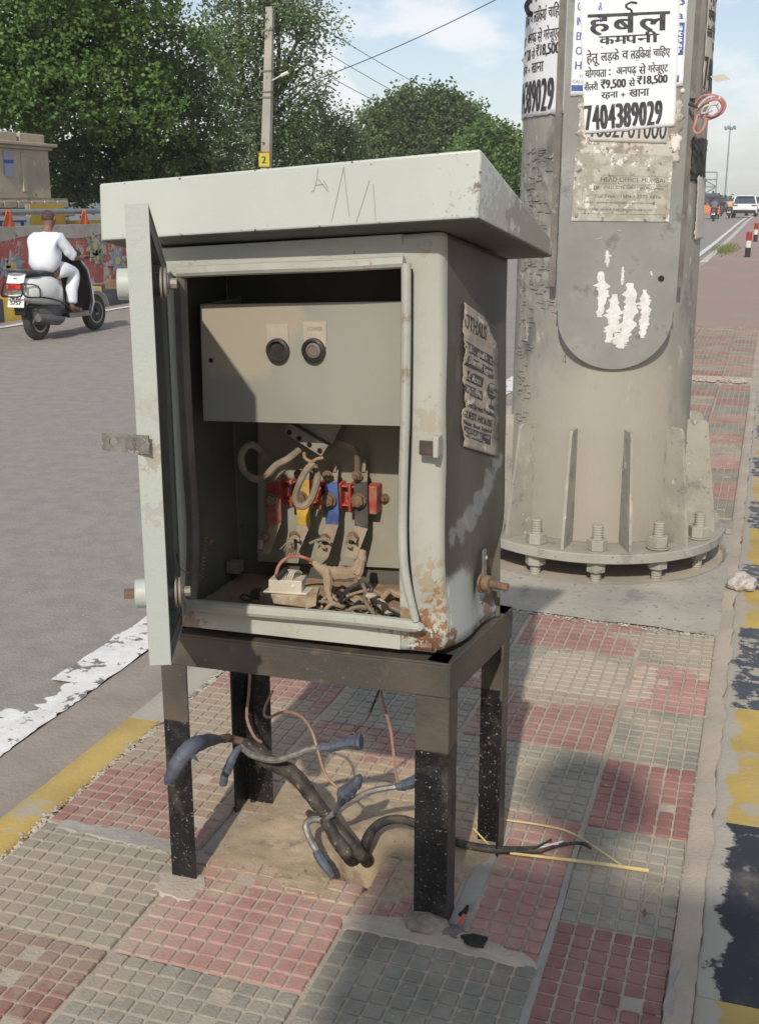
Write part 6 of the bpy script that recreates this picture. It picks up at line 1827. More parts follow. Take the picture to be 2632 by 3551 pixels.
tree(((-12.05,31,1.406)[0], 31, g1), [((-12.02,31,3.476), 1.0), ((-11.6,31.5,3.255), .75), ((-12.3,31,2.635), 1.2), ((-11.72,32,2.539), 1.0), ((-12.86,31,2.151), 1.0), ((-12.15,32,1.914), 1.0), ((-12.14,31,4.134), .45)],
     M['leaf_b'], 'lower feathery tree sloping down right of the electric pole', leaf=.085, per=30, dens=.70, spray=.38, seed=4)
tree(((-18.74,62,1.412)[0], 62, -.6), [((-20.06,62,5.473), 1.6), ((-18.78,62,6.03), 1.5), ((-17.25,62,5.995), 1.6), ((-15.98,62,5.162), 1.5), ((-20.58,62,4.062), 1.7), ((-18.76,62,4.275), 2.0), ((-16.71,62,4.012), 2.0), ((-19.27,62,2.616), 2.0), ((-17.2,62,2.366), 2.0)],
     M['leaf_c'], 'rounded green tree far behind the right half of the hood', leaf=.22, per=22, dens=.75, spray=.55, seed=5, flat=.9)
tree(((-13,56,1.411)[0], 56, -.6), [((-12.96,56,4.149), 1.2), ((-13.73,56,3.532), 1.2), ((-12.27,56,3.411), 1.3), ((-13.03,56,2.473), 1.6), ((-11.79,56,2.255), 1.3), ((-13.92,56,2.052), 1.3)],
     M['leaf_a'], 'smaller rounded tree just left of the lamp column', leaf=.20, per=22, dens=.8, spray=.5, seed=6, flat=.9)
# scrub closing the gap behind the wall
hg = MB()
rn = random.Random(5)
for _ in range(4200):
    y_ = rn.uniform(24, 60); x_ = -14 - rn.uniform(0, 3) - (y_ - 20) * .15; z_ = rn.uniform(-.4, 2.6) * (1 if y_ > 26 else .7)
    p = Vector((x_, y_, z_ + .6 * mnoise.noise((y_ * .5, 0, 0))))
    for q in range(9):
        w = p + Vector((rn.gauss(0, .2), rn.gauss(0, .2), rn.gauss(0, .16)))
        u = Vector((rn.gauss(0, 1), rn.gauss(0, 1), rn.gauss(0, .6))).normalized() * .13
        v = u.cross(Vector((rn.gauss(0, 1), rn.gauss(0, 1), 1))).normalized() * .05
        o = len(hg.v); hg.v += [tuple(w - u * .5), tuple(w + v), tuple(w + u * .5), tuple(w - v)]; hg.f.append((o, o + 1, o + 2, o + 3)); hg.m.append(0)
tag(hg.build('undergrowth', M['leaf_c'], smooth=False), 'dark undergrowth filling the space behind the far wall', 'undergrowth', kind='stuff')
fw = MB()
for _ in range(3500):
    x_ = rn.uniform(-62, 60); y_ = rn.uniform(205, 225) ; z_ = rn.uniform(-.6, 3.4) * (.6 + .4 * mnoise.noise((x_ * .12, 0, 0))) 
    p = Vector((x_, y_, z_))
    for q in range(6):
        w = p + Vector((rn.gauss(0, .9), rn.gauss(0, .6), rn.gauss(0, .4)))
        u = Vector((rn.gauss(0, 1), rn.gauss(0, 1), rn.gauss(0, .6))).normalized() * .8
        v = u.cross(Vector((rn.gauss(0, 1), rn.gauss(0, 1), 1))).normalized() * .3
        o = len(fw.v); fw.v += [tuple(w - u * .5), tuple(w + v), tuple(w + u * .5), tuple(w - v)]; fw.f.append((o, o + 1, o + 2, o + 3)); fw.m.append(0)
tag(fw.build('far_treeline', leaf_mat('leaves_far', (.10, .14, .11), (.14, .18, .15)), smooth=False), 'hazy line of far trees beyond the crest of the road', 'treeline', kind='stuff')
# grass tuft by the bollards
gt = MB()
for _ in range(900):
    x_, y_ = rn.gauss(-1.36, .16), rn.gauss(37.5, 1.6)
    h_ = rn.uniform(.03, .12)
    d_ = rn.uniform(0, 6.28)
    gt.add([(x_ - .01, y_, prof(y_)), (x_ + .01, y_, prof(y_)), (x_ + .05 * math.cos(d_), y_ + .05 * math.sin(d_), prof(y_) + h_)], [(0, 1, 2)])
tag(gt.build('grass', leaf_mat('grass', (.16, .2, .05), (.2, .22, .08)), smooth=False), 'patch of grass at the far edge of the footpath', 'grass', kind='stuff')

# ================================================================== ELECTRIC POLE AND WIRES
ep = thing('electric_pole', ((-11.57,26,0.1224)[0], 26, -.6), 'tapering concrete electric pole with a yellow number plate and steel bands', 'electric pole')
M['pole'] = mat('pole_concrete', (.36, .33, .28), (.42, .39, .33), s=2, rough=.9, bump=.004, bs=20, coord='World', stains=[((.22, .2, .17), 4, .62, .1)])
P0, P1 = Vector((-11.53,26,1.616)), Vector((-11.3,26,5.707))
dP = (P1 - P0)
base_ = P0 - dP * ((P0.z + .6) / dP.z)
mb = MB()
def polebox(a, b, wa, wb):
    vs = []
    for c, w in ((a, wa), (b, wb)):
        vs += [(c.x - w, c.y - w * .8, c.z), (c.x + w, c.y - w * .8, c.z), (c.x + w, c.y + w * .8, c.z), (c.x - w, c.y + w * .8, c.z)]
    mb.hexa(vs)
polebox(base_, P1, .135, .085)
mb.build('shaft', M['pole'], ep, bevel=.012)
for y_ in (88, 126 - 62 + 124, 237 - 50, 247):
    pass
for yy2 in (63, 150, 195, 207):
    c = P0 + dP * ((420 - yy2) / 406)
    w = .135 + (.085 - .135) * ((c.z + .6) / (P1.z + .6)) + .012
    mb = MB(); mb.box(c, (2 * w, 1.6 * w + .02, .035)); mb.box(c + Vector((-w - .05, 0, 0)), (.1, .03, .03)); mb.build('steel_band', M['edge_dark'], ep, smooth=False)
c = P0 + dP * ((420 - 345) / 406)
mb = MB(); mb.box(c + Vector((0, -.125, 0)), (.27, .012, .30)); yp = mb.build('number_plate', mat('plate_yellow', (.60, .48, .06), rough=.6), ep, smooth=False)
lt = MB(); put_text(lt, '2', c.x - .05, c.x + .05, c.z - .075, c.z + .085, lambda u, v, w: (u, c.y - .133 - w * 10, v), bold=.008); lt.build('lettering', M['ink'], yp, smooth=False)
mb = MB(); mb.box(c + Vector((0, -.125, .17)), (.27, .014, .04)); mb.build('plate_band', mat('plate_red', (.45, .14, .05), rough=.6), ep, smooth=False)
mb = MB(); c = P0 + dP * ((420 - 170) / 406); mb.tube([c + Vector((.1, 0, 0)), c + Vector((.28, 0, .08)), c + Vector((.40, 0, .12))], .015, 6); mb.tube([c + Vector((.33, 0, .10)), c + Vector((.50, 0, .16))], .04, 8); mb.build('lamp_bracket', mat('lamp_white', (.7, .7, .68), rough=.5), ep)
M['wire'] = mat('overhead_wire', (.10, .11, .12), rough=.6)
for l_, a, b, sag in (('overhead wire rising to the top right across the sky', (-12.58,28,3.922), (-5.306,24,5.395), .15),
                      ('upper overhead wire falling right from behind the feathery tree', (-12.52,27,6.655), (-13.87,70,5.314), .5),
                      ('middle overhead wire falling right between the other two', (-12.77,27,6.267), (-13.84,70,4.285), .5),
                      ('lower overhead wire falling right in front of the cloud', (-12.79,27,5.658), (-13.82,70,3.897), .6),
                      ('overhead wire crossing behind the pole among the leaves', (-13.64,22,3.155), (-11.17,27,3.849), .2)):
    a, b = Vector(a), Vector(b)
    pts = [a.lerp(b, i / 14) - Vector((0, 0, sag * 4 * (i / 14) * (1 - i / 14))) for i in range(15)]
    mb = MB(); mb.tube(pts, .011, 5)
    tag(mb.build('overhead_wire', M['wire']), l_, 'wire', 'overhead wires')

# ================================================================== MAST, GANTRY, BOLLARDS
mst = thing('high_mast', ((-13.14,330,1.459)[0], 330, -.6), 'slim high-mast light with a ring of floodlights far down the road', 'high mast')
M['mast'] = mat('mast_grey', (.20, .235, .27), rough=.6)
a, b = Vector((-13.14,330,1.459)), Vector((-14.55,330,20.34))
mb = MB(); mb.tube([(a.x, 330, -.6), (a.x, 330, b.z)], [.28, .14], 10); mb.build('mast_shaft', M['mast'], mst)
for k in range(10):
    an = 2 * PI * k / 10
    mb = MB(); c = Vector((a.x + 1.25 * math.cos(an), 330 + 1.25 * math.sin(an), b.z + (.25 if k % 2 else -.15))); mb.box(c, (.5, .4, .6), an); mb.tube([(a.x, 330, b.z - .3), c], .05, 5); mb.build('floodlight', M['mast'], mst)
mb = MB(); mb.cyl((a.x, 330, b.z), (a.x, 330, b.z + 1.4), .07, .03, 6); mb.build('lightning_rod', M['mast'], mst)
bf = thing('billboard_frame', ((-9.74,190,1.434)[0], 190, -.2), 'empty steel billboard frame with cross bracing far down the road', 'billboard frame')
fl_, fr_ = (-11.63,190,5.93), (-8.979,190,5.91)
zb_, zt_ = (-10.17,190,2.663)[2], (-10.4,190,5.921)[2]
def bar2(p, q, r=.10):
    mb = MB(); mb.cyl(p, q, r, None, 6); mb.build('steel_member', M['mast'], bf)
xs_ = (fl_[0], fl_[0] + .3 * (fr_[0] - fl_[0]), fr_[0])
for x_ in xs_: bar2((x_, 190, zb_), (x_, 190, zt_))
for z_ in (zb_, zb_ + (zt_ - zb_) * .34, zb_ + (zt_ - zb_) * .67, zt_): bar2((xs_[0], 190, z_), (xs_[2], 190, z_))
bar2((xs_[1], 190, zb_ + (zt_ - zb_) * .67), (xs_[2], 190, zb_ + (zt_ - zb_) * .34)); bar2((xs_[1], 190, zb_), (xs_[2], 190, zb_ + (zt_ - zb_) * .34))
bar2((xs_[0] + 1, 190, -.6), (xs_[0] + 1, 190, zb_), .2); bar2((xs_[2] - 1, 190, -.6), (xs_[2] - 1, 190, zb_), .2)
# railing and small lattice posts on the crest
rl = thing('far_railing', (6, 165, .3), 'faint steel railing across the crest of the road', 'railing')
for z_ in (1.0, 1.5): 
    mb = MB(); mb.cyl((-12, 168, z_), (6, 168, z_), .05, None, 5); mb.build('rail', M['mast'], rl)
for i in range(13):
    mb = MB(); mb.cyl((-12 + 1.5 * i, 168, .1), (-12 + 1.5 * i, 168, 1.6 + (.9 if i % 4 == 2 else 0)), .05, None, 5); mb.build('rail_post', M['mast'], rl)
bo_ = None
M['bol_r'] = mat('bollard_red', (.34, .035, .03), rough=.5); M['bol_w'] = mat('bollard_white', (.70, .66, .58), (.6, .56, .48), s=9, rough=.5); M['bol_b'] = mat('bollard_black', (.03, .03, .03), rough=.5)
for l_, (bx, by), (tx_, ty) in (('nearer red, white and black banded bollard on the footpath', (1627, 557), (1629, 505)), ('farther red, white and black banded bollard near the photo edge', (1644, 521), (1646, 484))):
    g_ = Vector((-0.6109,32.65,0.03)) if bx == 1627 else Vector((-0.6046,44.04,0.13))
    g_.z = prof(g_.y)
    hgt = ((-0.6534,33.5,0.6257)[2] - (-0.6268,33.5,-0.0056)[2])
    t = thing('bollard', g_, l_, 'bollard', 'banded bollards on the footpath')
    for nm, z0, z1, m_ in (('black_band', 0, .40, 'bol_b'), ('white_band', .40, .68, 'bol_w'), ('red_band', .68, 1.0, 'bol_r')):
        mb = MB(); mb.lathe(g_ + Vector((0, 0, z0 * hgt)), [(.072, 0), (.072, (z1 - z0) * hgt)] + ([(.055, (z1 - z0) * hgt + .02)] if z1 == 1 else []), 14); mb.build(nm, M[m_], t)

# ================================================================== PEOPLE, SCOOTER, TRAFFIC
def skin_mesh(name, verts, edges, radii, m, parent=None, sub=1, extra=None):
    off = base_of(parent)
    me = bpy.data.meshes.new(name)
    me.from_pydata([tuple(Vector(v) - off) for v in verts], edges, [])
    o = bpy.data.objects.new(name, me); COL.objects.link(o)
    md = o.modifiers.new('skin', 'SKIN')
    sv = me.skin_vertices[0].data
    for i, r in enumerate(radii):
        sv[i].radius = (r, r) if not isinstance(r, tuple) else r
        sv[i].use_root = (i == 0)
    md.use_smooth_shade = True
    sb_ = o.modifiers.new('sub', 'SUBSURF'); sb_.levels = sub; sb_.render_levels = sub
    dg = bpy.context.evaluated_depsgraph_get()
    nm_ = bpy.data.meshes.new_from_object(o.evaluated_get(dg))
    bpy.data.objects.remove(o)
    nm_.name = name
    if extra:
        bm = bmesh.new(); bm.from_mesh(nm_)
        extra(bm, off)
        bm.to_mesh(nm_); bm.free()
    nm_.materials.clear(); nm_.materials.append(m)
    nm_.shade_smooth()
    r_ = bpy.data.objects.new(name, nm_); COL.objects.link(r_)
    if parent is not None: r_.parent = parent
    return r_
M['skin'] = mat('skin', (.20, .10, .065), (.24, .125, .08), s=20, rough=.55)
M['hair'] = mat('hair', (.045, .028, .022), (.10, .06, .045), s=60, rough=.8)
FWD = 0.13
def fwy(y, z):
    # the sitter leans forward: hands and feet stay where they are
    if z > .6 and y < .62: return y + FWD * min(1, (.72 - y) / .45 + .0) if y > .27 else y + FWD
    return y
def fw(V):
    return [(p[0], fwy(p[1], p[2]), p[2]) for p in V]
def chain(V, E, Rr, pts, start=None):
    prev = start
    for p, r in pts:
        V.append(p); Rr.append(r)
        i = len(V) - 1
        if prev is not None: E.append((prev, i))
        prev = i
    return prev
def seated_rider(shirt_m, trouser_m, label, sandal_m=None, sub=2, helmet=None, group=None):
    """on a scooter at the origin facing +y, hands on the grips, feet on the board"""
    V, E, Rr = [], [], []
    pel = chain(V, E, Rr, [((0, .14, .82), .125)])
    ch = chain(V, E, Rr, [((0, .15, .93), .118), ((0, .17, 1.06), .125), ((0, .19, 1.19), .120)], pel)
    nk_ = chain(V, E, Rr, [((0, .21, 1.275), .055), ((0, .235, 1.33), .052)], ch)
    hd_ = chain(V, E, Rr, [((0, .255, 1.375), .082), ((0, .26, 1.435), .090), ((0, .252, 1.485), .068)], nk_)
    for s in (-1, 1):
        hnd = chain(V, E, Rr, [((s * .155, .195, 1.215), .062), ((s * .20, .23, 1.13), .050), ((s * .245, .33, 1.0), .043), ((s * .25, .44, .955), .036), ((s * .26, .57, .955), .026), ((s * .268, .625, .962), .028), ((s * .272, .66, .965), .024)], ch)
        for f, (dx, dz) in enumerate(((-.03, .012), (-.010, .016), (.010, .014), (.028, .008))):
            chain(V, E, Rr, [((s * .272 + s * dx, .695, .975 + dz * .4), .0095), ((s * .272 + s * dx, .715, .965), .0088), ((s * .272 + s * dx, .708, .942), .0080)], hnd)
        chain(V, E, Rr, [((s * .235, .665, .950), .0105), ((s * .228, .690, .938), .0095)], hnd - 1)
        ft = chain(V, E, Rr, [((s * .09, .17, .815), .098), ((s * .13, .30, .83), .085), ((s * .165, .50, .80), .068), ((s * .168, .535, .74), .060), ((s * .165, .515, .60), .052), ((s * .162, .50, .42), .036), ((s * .162, .50, .355), .036)], pel)
        chain(V, E, Rr, [((s * .165, .57, .328), .034), ((s * .17, .66, .318), .030), ((s * .172, .70, .316), .020)], ft)
    def face(bm, off):
        def ball(c, r, sc):
            mt = Matrix.Translation(Vector((c[0], c[1] + FWD, c[2])) - off) @ Matrix.Diagonal((*sc, 1))
            bmesh.ops.create_icosphere(bm, subdivisions=2, radius=r, matrix=mt)
        for s in (-1, 1):
            ball((s * .088, .255, 1.425), .028, (.45, .8, 1.15))
            ball((s * .034, .335, 1.44), .013, (1, .6, .7))
        ball((0, .350, 1.415), .017, (.8, 1.3, 1.2)); ball((0, .338, 1.378), .018, (1.5, .5, .4))
    body = skin_mesh('person', fw(V), E, Rr, M['skin'], None, sub, face)
    tag(body, label, 'person', group)
    # shirt: torso and sleeves, a little larger
    V, E, Rr = [], [], []
    a = chain(V, E, Rr, [((0, .06, .76), (.20, .18))])
    c = chain(V, E, Rr, [((0, .13, .98), (.215, .18)), ((0, .185, 1.18), (.20, .135)), ((0, .20, 1.255), (.09, .07))], a)
    for s in (-1, 1):
        chain(V, E, Rr, [((s * .175, .190, 1.19), .085), ((s * .20, .225, 1.13), .072), ((s * .235, .305, 1.03), .068), ((s * .245, .37, .985), .066), ((s * .249, .41, .970), .062)], c - 1)
    sh = skin_mesh('shirt', fw(V), E, Rr, shirt_m, body, sub)
    dm_ = sh.data
    for v in dm_.vertices:
        n = (1 - 2 * abs(mnoise.noise(v.co * 8 + Vector((0, 0, v.co.x * 3))))) * .016 - .008 + mnoise.noise(v.co * 24) * .005
        v.co += v.normal * n
    V, E, Rr = [], [], []
    a = chain(V, E, Rr, [((0, .10, .80), .12)])
    for s in (-1, 1):
        chain(V, E, Rr, [((s * .13, .27, .825), .112), ((s * .168, .50, .80), .088), ((s * .170, .535, .73), .082), ((s * .166, .52, .60), .078), ((s * .163, .51, .44), .070), ((s * .162, .505, .395), .072)], a)
    tr_ = skin_mesh('trousers', fw(V), E, Rr, trouser_m, body, sub)
    for v in tr_.data.vertices:
        v.co += v.normal * (mnoise.noise(v.co * 14 + Vector((3, 0, 0))) * .009)
    for s in (-1, 1):
        mb = MB(); mb.slab([(s * .162 - .04, .47, .290), (s * .162 + .04, .47, .290), (s * .172 + .045, .64, .290), (s * .172 + .02, .72, .290), (s * .172 - .02, .72, .290), (s * .172 - .045, .64, .290)], (0, 0, 1), .016)
        mb.tube([(s * .17 - .042, .62, .300), (s * .17, .61, .352), (s * .17 + .045, .62, .300)], .012, 6, sm=3, flat=1.6)
        mb.tube([(s * .162 - .04, .49, .305), (s * .162, .455, .35), (s * .162 + .04, .49, .305)], .010, 6, sm=3)
        mb.build('sandal', sandal_m or mat('sandal_brown', (.09, .035, .025), rough=.6), body)
    # close-cropped hair over the back and top of the head
    bm = bmesh.new(); bmesh.ops.create_icosphere(bm, subdivisions=3, radius=1)
    for v in list(bm.verts):
        p = v.co
        if p.y > .45 - .5 * p.z or p.z < -.45: bm.verts.remove(v) if helmet is None else None
    me = bpy.data.meshes.new('hair')
    for v in bm.verts:
        k = 1.03 if helmet is None else 1.38
        v.co = Vector((v.co.x * .0865 * k, .252 + FWD + v.co.y * .092 * k, 1.445 + v.co.z * .087 * k))
    bm.to_mesh(me); bm.free(); me.materials.append(M['hair'] if helmet is None else helmet); me.shade_smooth()
    o = bpy.data.objects.new('hair' if helmet is None else 'helmet', me); COL.objects.link(o); o.parent = body
    return body
M['sc_white'] = mat('scooter_paint', (.72, .73, .69), (.76, .77, .73), s=2, rough=.25, spec=.6)
M['sc_black'] = mat('scooter_plastic', (.02, .02, .022), rough=.45)
M['sc_seat'] = mat('seat_vinyl', (.035, .035, .038), rough=.6, bump=.001, bs=120)
M['tyre'] = mat('tyre_rubber', (.035, .032, .030), (.07, .06, .05), s=20, rough=.85)
M['steel'] = mat('dull_steel', (.28, .27, .26), rough=.4, metal=.6)
M['engine'] = mat('engine_grey', (.10, .10, .10), (.15, .14, .13), s=12, rough=.6, metal=.2)
def wheel(parent, c, r, w, name='wheel', rim=.55):
    c = Vector(c)
    t = MB()
    prof_ = [(r * .62, -w * .5), (r * .86, -w * .52), (r * .97, -w * .33), (r, 0), (r * .97, w * .33), (r * .86, w * .52), (r * .62, w * .5)]
    t.lathe(c, prof_, 28, axis=(1, 0, 0))
    wo = t.build(name, M['tyre'], parent)
    q = MB(); q.lathe(c, [(r * .60, -w * .45), (r * .62, -w * .53), (r * .30, -w * .42), (r * .28, w * .42), (r * .62, w * .53), (r * .60, w * .45)], 24, axis=(1, 0, 0))
    q.lathe(c, [(r * .16, -w * .62), (r * .16, w * .62)], 14, axis=(1, 0, 0))
    q.build('rim', M['steel'], wo)
    return wo
def loft(mb, secs, n=16, mi=0, p=2.6):
    """superellipse sections (y, halfwidth, zlow, zhigh) skinned along y"""
    vs, fs = [], []
    for (y, hw_, z0, z1) in secs:
        for k in range(n):
            a = 2 * PI * k / n
            ca, sa = math.cos(a), math.sin(a)
            x = math.copysign(abs(ca) ** (2 / p), ca) * hw_
            z = (z0 + z1) / 2 + math.copysign(abs(sa) ** (2 / p), sa) * (z1 - z0) / 2
            vs.append((x, y, z))
    for i in range(len(secs) - 1):
        for k in range(n):
            fs.append((i * n + k, i * n + (k + 1) % n, (i + 1) * n + (k + 1) % n, (i + 1) * n + k))
    fs += [tuple(range(n))[::-1], tuple(range((len(secs) - 1) * n, len(secs) * n))]
    return mb.add(vs, fs, mi)
def make_scooter(label, paint, group=None, detail=True):
    s = thing('scooter', (0, 0, 0), label, 'scooter', group)
    wheel(s, (0, 0, .235), .235, .10); wheel(s, (0, 1.20, .235), .235, .09)
    mb = MB(); loft(mb, [(-.31, .09, .60, .72), (-.27, .13, .52, .755), (-.20, .17, .46, .775), (0, .225, .42, .78), (.18, .21, .40, .77), (.34, .16, .38, .73), (.44, .09, .36, .66), (.48, .05, .38, .58)], 20)
    mb.build('rear_body', paint, s)
    mb = MB(); loft(mb, [(-.26, .08, .745, .80), (-.20, .12, .745, .83), (0, .135, .75, .835), (.2, .13, .74, .815), (.34, .105, .71, .80), (.44, .07, .69, .77)], 16); mb.build('seat', M['sc_seat'], s)
    mb = MB(); mb.tube([(-.13, -.02, .80), (-.15, -.2, .83), (-.11, -.36, .85), (0, -.40, .855), (.11, -.36, .85), (.15, -.2, .83), (.13, -.02, .80)], .017, 8, sm=4); mb.build('grab_rail', M['engine'], s)
    mb = MB(); mb.box((0, -.352, .655), (.19, .05, .055)); mb.build('tail_light', mat('tail_red', (.45, .02, .02), rough=.2), s, bevel=.01)
    mb = MB(); mb.box((.055, -.378, .655), (.06, .01, .04)); mb.build('tail_lens', mat('tail_bright', (.75, .05, .03), rough=.2), s, bevel=.003)
    mb = MB(); mb.box((-.115, -.335, .655), (.04, .04, .05)); mb.box((.115, -.335, .655), (.04, .04, .05)); mb.build('indicator', mat('indicator_amber', (.35, .25, .22), rough=.2), s, bevel=.008)
    mb = MB(); mb.slab([(-.115, -.375, .42), (.115, -.375, .42), (.115, -.345, .56), (-.115, -.345, .56)], (0, -1, 0), .004); npl = mb.build('number_plate', mat('plate_white', (.78, .77, .73), rough=.4), s)
    lt = MB()
    for k, t_ in enumerate(('5757', 'HR 05Z')):
        put_text(lt, t_, -.075, .075, .452 + k * .055, .492 + k * .055, lambda u, v, w: (u, -.381 + (v - .44) * .26 - w * 5, v), bold=.004)
    lt.build('lettering', M['ink'], npl, smooth=False)
    mb = MB(); mb.slab([(-.12, -.345, .69), (.12, -.345, .69), (.12, -.29, .81), (-.12, -.29, .81)], (0, -1, .3), .02); rkb = mb.build('rear_box', mat('box_white', (.72, .73, .70), rough=.4), s, bevel=.006)
    lt = MB(); lt.box((0, -.348, .755), (.05, .004, .008)); lt.build('printed_mark', M['ink'], rkb)
    # black lower rear, engine and silencer
    mb = MB(); mb.box((0, -.29, .40), (.16, .04, .16)); mb.build('rear_mudguard', M['sc_black'], s, bevel=.01)
    mb = MB(); loft(mb, [(-.16, .10, .20, .38), (.0, .14, .17, .42), (.22, .14, .17, .44), (.38, .10, .20, .40)], 12); mb.build('engine_case', M['engine'], s)
    mb = MB(); mb.tube([(.15, .34, .24), (.17, .2, .22), (.175, .02, .25), (.175, -.2, .29)], [.02, .055, .065, .05], 12, sm=3); mb.build('silencer', M['engine'], s)
    mb = MB(); mb.box((0, .66, .262), (.34, .44, .05)); mb.build('footboard', M['sc_black'], s, bevel=.012)
    for q in (-1, 1):
        mb = MB(); mb.box((q * .178, .66, .262), (.022, .46, .065)); mb.build('footboard_trim', M['steel'], s, bevel=.006)
    sh_ = MB()
    secs = [(.88, .19, .26), (.93, .20, .40), (.90, .205, .60), (.84, .20, .80), (.78, .13, .93)]
    def shf(u, v, back):
        t = v * (len(secs) - 1); k = min(int(t), len(secs) - 2); f = t - k
        y = secs[k][0] * (1 - f) + secs[k + 1][0] * f; w = secs[k][1] * (1 - f) + secs[k + 1][1] * f; z = secs[k][2] * (1 - f) + secs[k + 1][2] * f
        x = (u * 2 - 1) * w
        return (x, y + .07 * (1 - (u * 2 - 1) ** 2) - back * .05, z)
    sh_.grid(lambda u, v: shf(u, v, 1), 10, 12); sh_.build('inner_shield', M['sc_black'], s, solid=.02)
    sh_ = MB(); sh_.grid(lambda u, v: shf(u, v, 0), 10, 12); sh_.build('front_shield', paint, s, solid=.015)
    sh_ = MB(); sh_.tube([(-.06, .82, .70), (0, .80, .72), (.06, .82, .70)], .008, 6, sm=3); sh_.build('bag_hook', M['steel'], s)
    mb = MB(); loft(mb, [(.64, .09, .93, 1.00), (.70, .15, .90, 1.03), (.80, .15, .88, 1.05), (.88, .10, .89, 1.02), (.92, .05, .92, .99)], 14); mb.build('handlebar_cowl', M['sc_black'], s)
    mb = MB()
    for q in (-1, 1):
        mb.tube([(q * .12, .74, .985), (q * .24, .70, .960), (q * .33, .68, .955)], .016, 8); mb.tube([(q * .20, .76, .965), (q * .34, .755, .955)], .005, 5)
    mb.build('handlebar', M['sc_black'], s)
    mb = MB()
    for q in (-1, 1): mb.tube([(q * .035, .90, .80), (q * .055, 1.06, .42), (q * .06, 1.20, .235)], .018, 8)
    mb.build('fork', M['sc_black'], s)
    mb = MB()
    mb.grid(lambda u, v: ((u * 2 - 1) * .065, 1.20 + (.275 + .02 * (1 - (2 * u - 1) ** 2)) * math.cos(PI * (.05 + .75 * v)), .235 + (.275 + .02 * (1 - (2 * u - 1) ** 2)) * math.sin(PI * (.05 + .75 * v))), 6, 14)
    mb.build('front_mudguard', paint, s, solid=.008)
    mb = MB()
    for q in (-1, 1):
        mb.tube([(q * .12, -.40, .70), (q * .15, -.42, .60), (q * .18, -.36, .54), (q * .215, -.1, .52), (q * .22, .2, .45), (q * .19, .40, .36), (q * .17, .44, .30)], .010, 6, sm=4)
        mb.tube([(q * .12, -.40, .70), (q * .19, -.18, .66), (q * .19, -.15, .53)], .008, 6, sm=3)
    mb.tube([(-.12, -.40, .70), (-.13, -.42, .56), (.13, -.42, .56), (.12, -.40, .70)], .010, 6, sm=3)
    mb.build('guard_rail', M['sc_black'], s)
    return s
sc1 = make_scooter('pale silver scooter with a white rider crossing the road at left', M['sc_white'])
sc1['label'] = 'pale silver-white gearless scooter ridden along the far lane at the left'
RD = Vector((-7.80, 11.17, -.10))
M['white_cloth'] = mat('white_cotton', (.70, .72, .77), (.74, .76, .80), s=4, rough=.85, bump=.004, bs=9)
rider1 = seated_rider(M['white_cloth'], M['white_cloth'], 'man in white shirt and trousers riding the scooter, seen from behind', sub=2)
for o, dz in ((sc1, 0), (rider1, 0)):
    o.location = RD
    o.rotation_euler = (0, 0, R(-2))
    o.scale = (.93, .93, .93)

# distant motorcycles, reusing the scooter and the seated figure
def recolour(o, mp_):
    for c in [o] + list(o.children_recursive):
        if c.type == 'MESH':
            me = None
            for i, ms_ in enumerate(c.data.materials):
                if ms_ and ms_.name in mp_:
                    if me is None: me = c.data.copy(); c.data = me
                    me.materials[i] = mp_[ms_.name]
cl_ = {k: mat('cloth_' + k, c, rough=.85) for k, c in (('slate', (.13, .15, .19)), ('peach', (.55, .38, .28)), ('dark', (.04, .045, .06)), ('khaki', (.25, .2, .14)))}
for k, (lab1, lab2, x_, y_, s_, p_, pm_) in enumerate((
        ('dark two-wheeler with a white plate behind the auto rickshaw', 'rider in a slate grey shirt just behind the auto rickshaw', -10.9 + 0, 78, cl_['slate'], cl_['dark'], 'sc_dark'),
        ('dark two-wheeler riding left of the white car', 'rider in a peach shirt left of the white car', -6.6, 88, cl_['peach'], cl_['khaki'], 'sc_dark'),
        ('two-wheeler with its headlight towards the camera', 'distant rider facing the camera in dark clothes', -9.0, 104, cl_['dark'], cl_['dark'], 'sc_dark'))):
    px = (1552, 1590, 1573)[k]
    a = copy_tree(sc1); a['label'] = lab1; a['group'] = 'two-wheelers far down the road'
    b = copy_tree(rider1); b['label'] = lab2; b['group'] = 'riders far down the road'
    dk = mat('far_bike_paint', (.05, .05, .055), rough=.4)
    recolour(a, {'scooter_paint': dk, 'box_white': dk})
    first = [True]
    for c in b.children:
        if c.name.startswith('shirt'): recolour(c, {'white_cotton': s_})
        if c.name.startswith('trousers'): recolour(c, {'white_cotton': p_})
    X = ((-3.723,78,0.7116)[0], (-3.136,88,0.7213)[0], (-4.312,104,0.7462)[0])[k]
    for o in (a, b):
        o.location = (X, y_, prof(y_) - .08)
        o.rotation_euler = (0, 0, PI if k == 2 else 0)
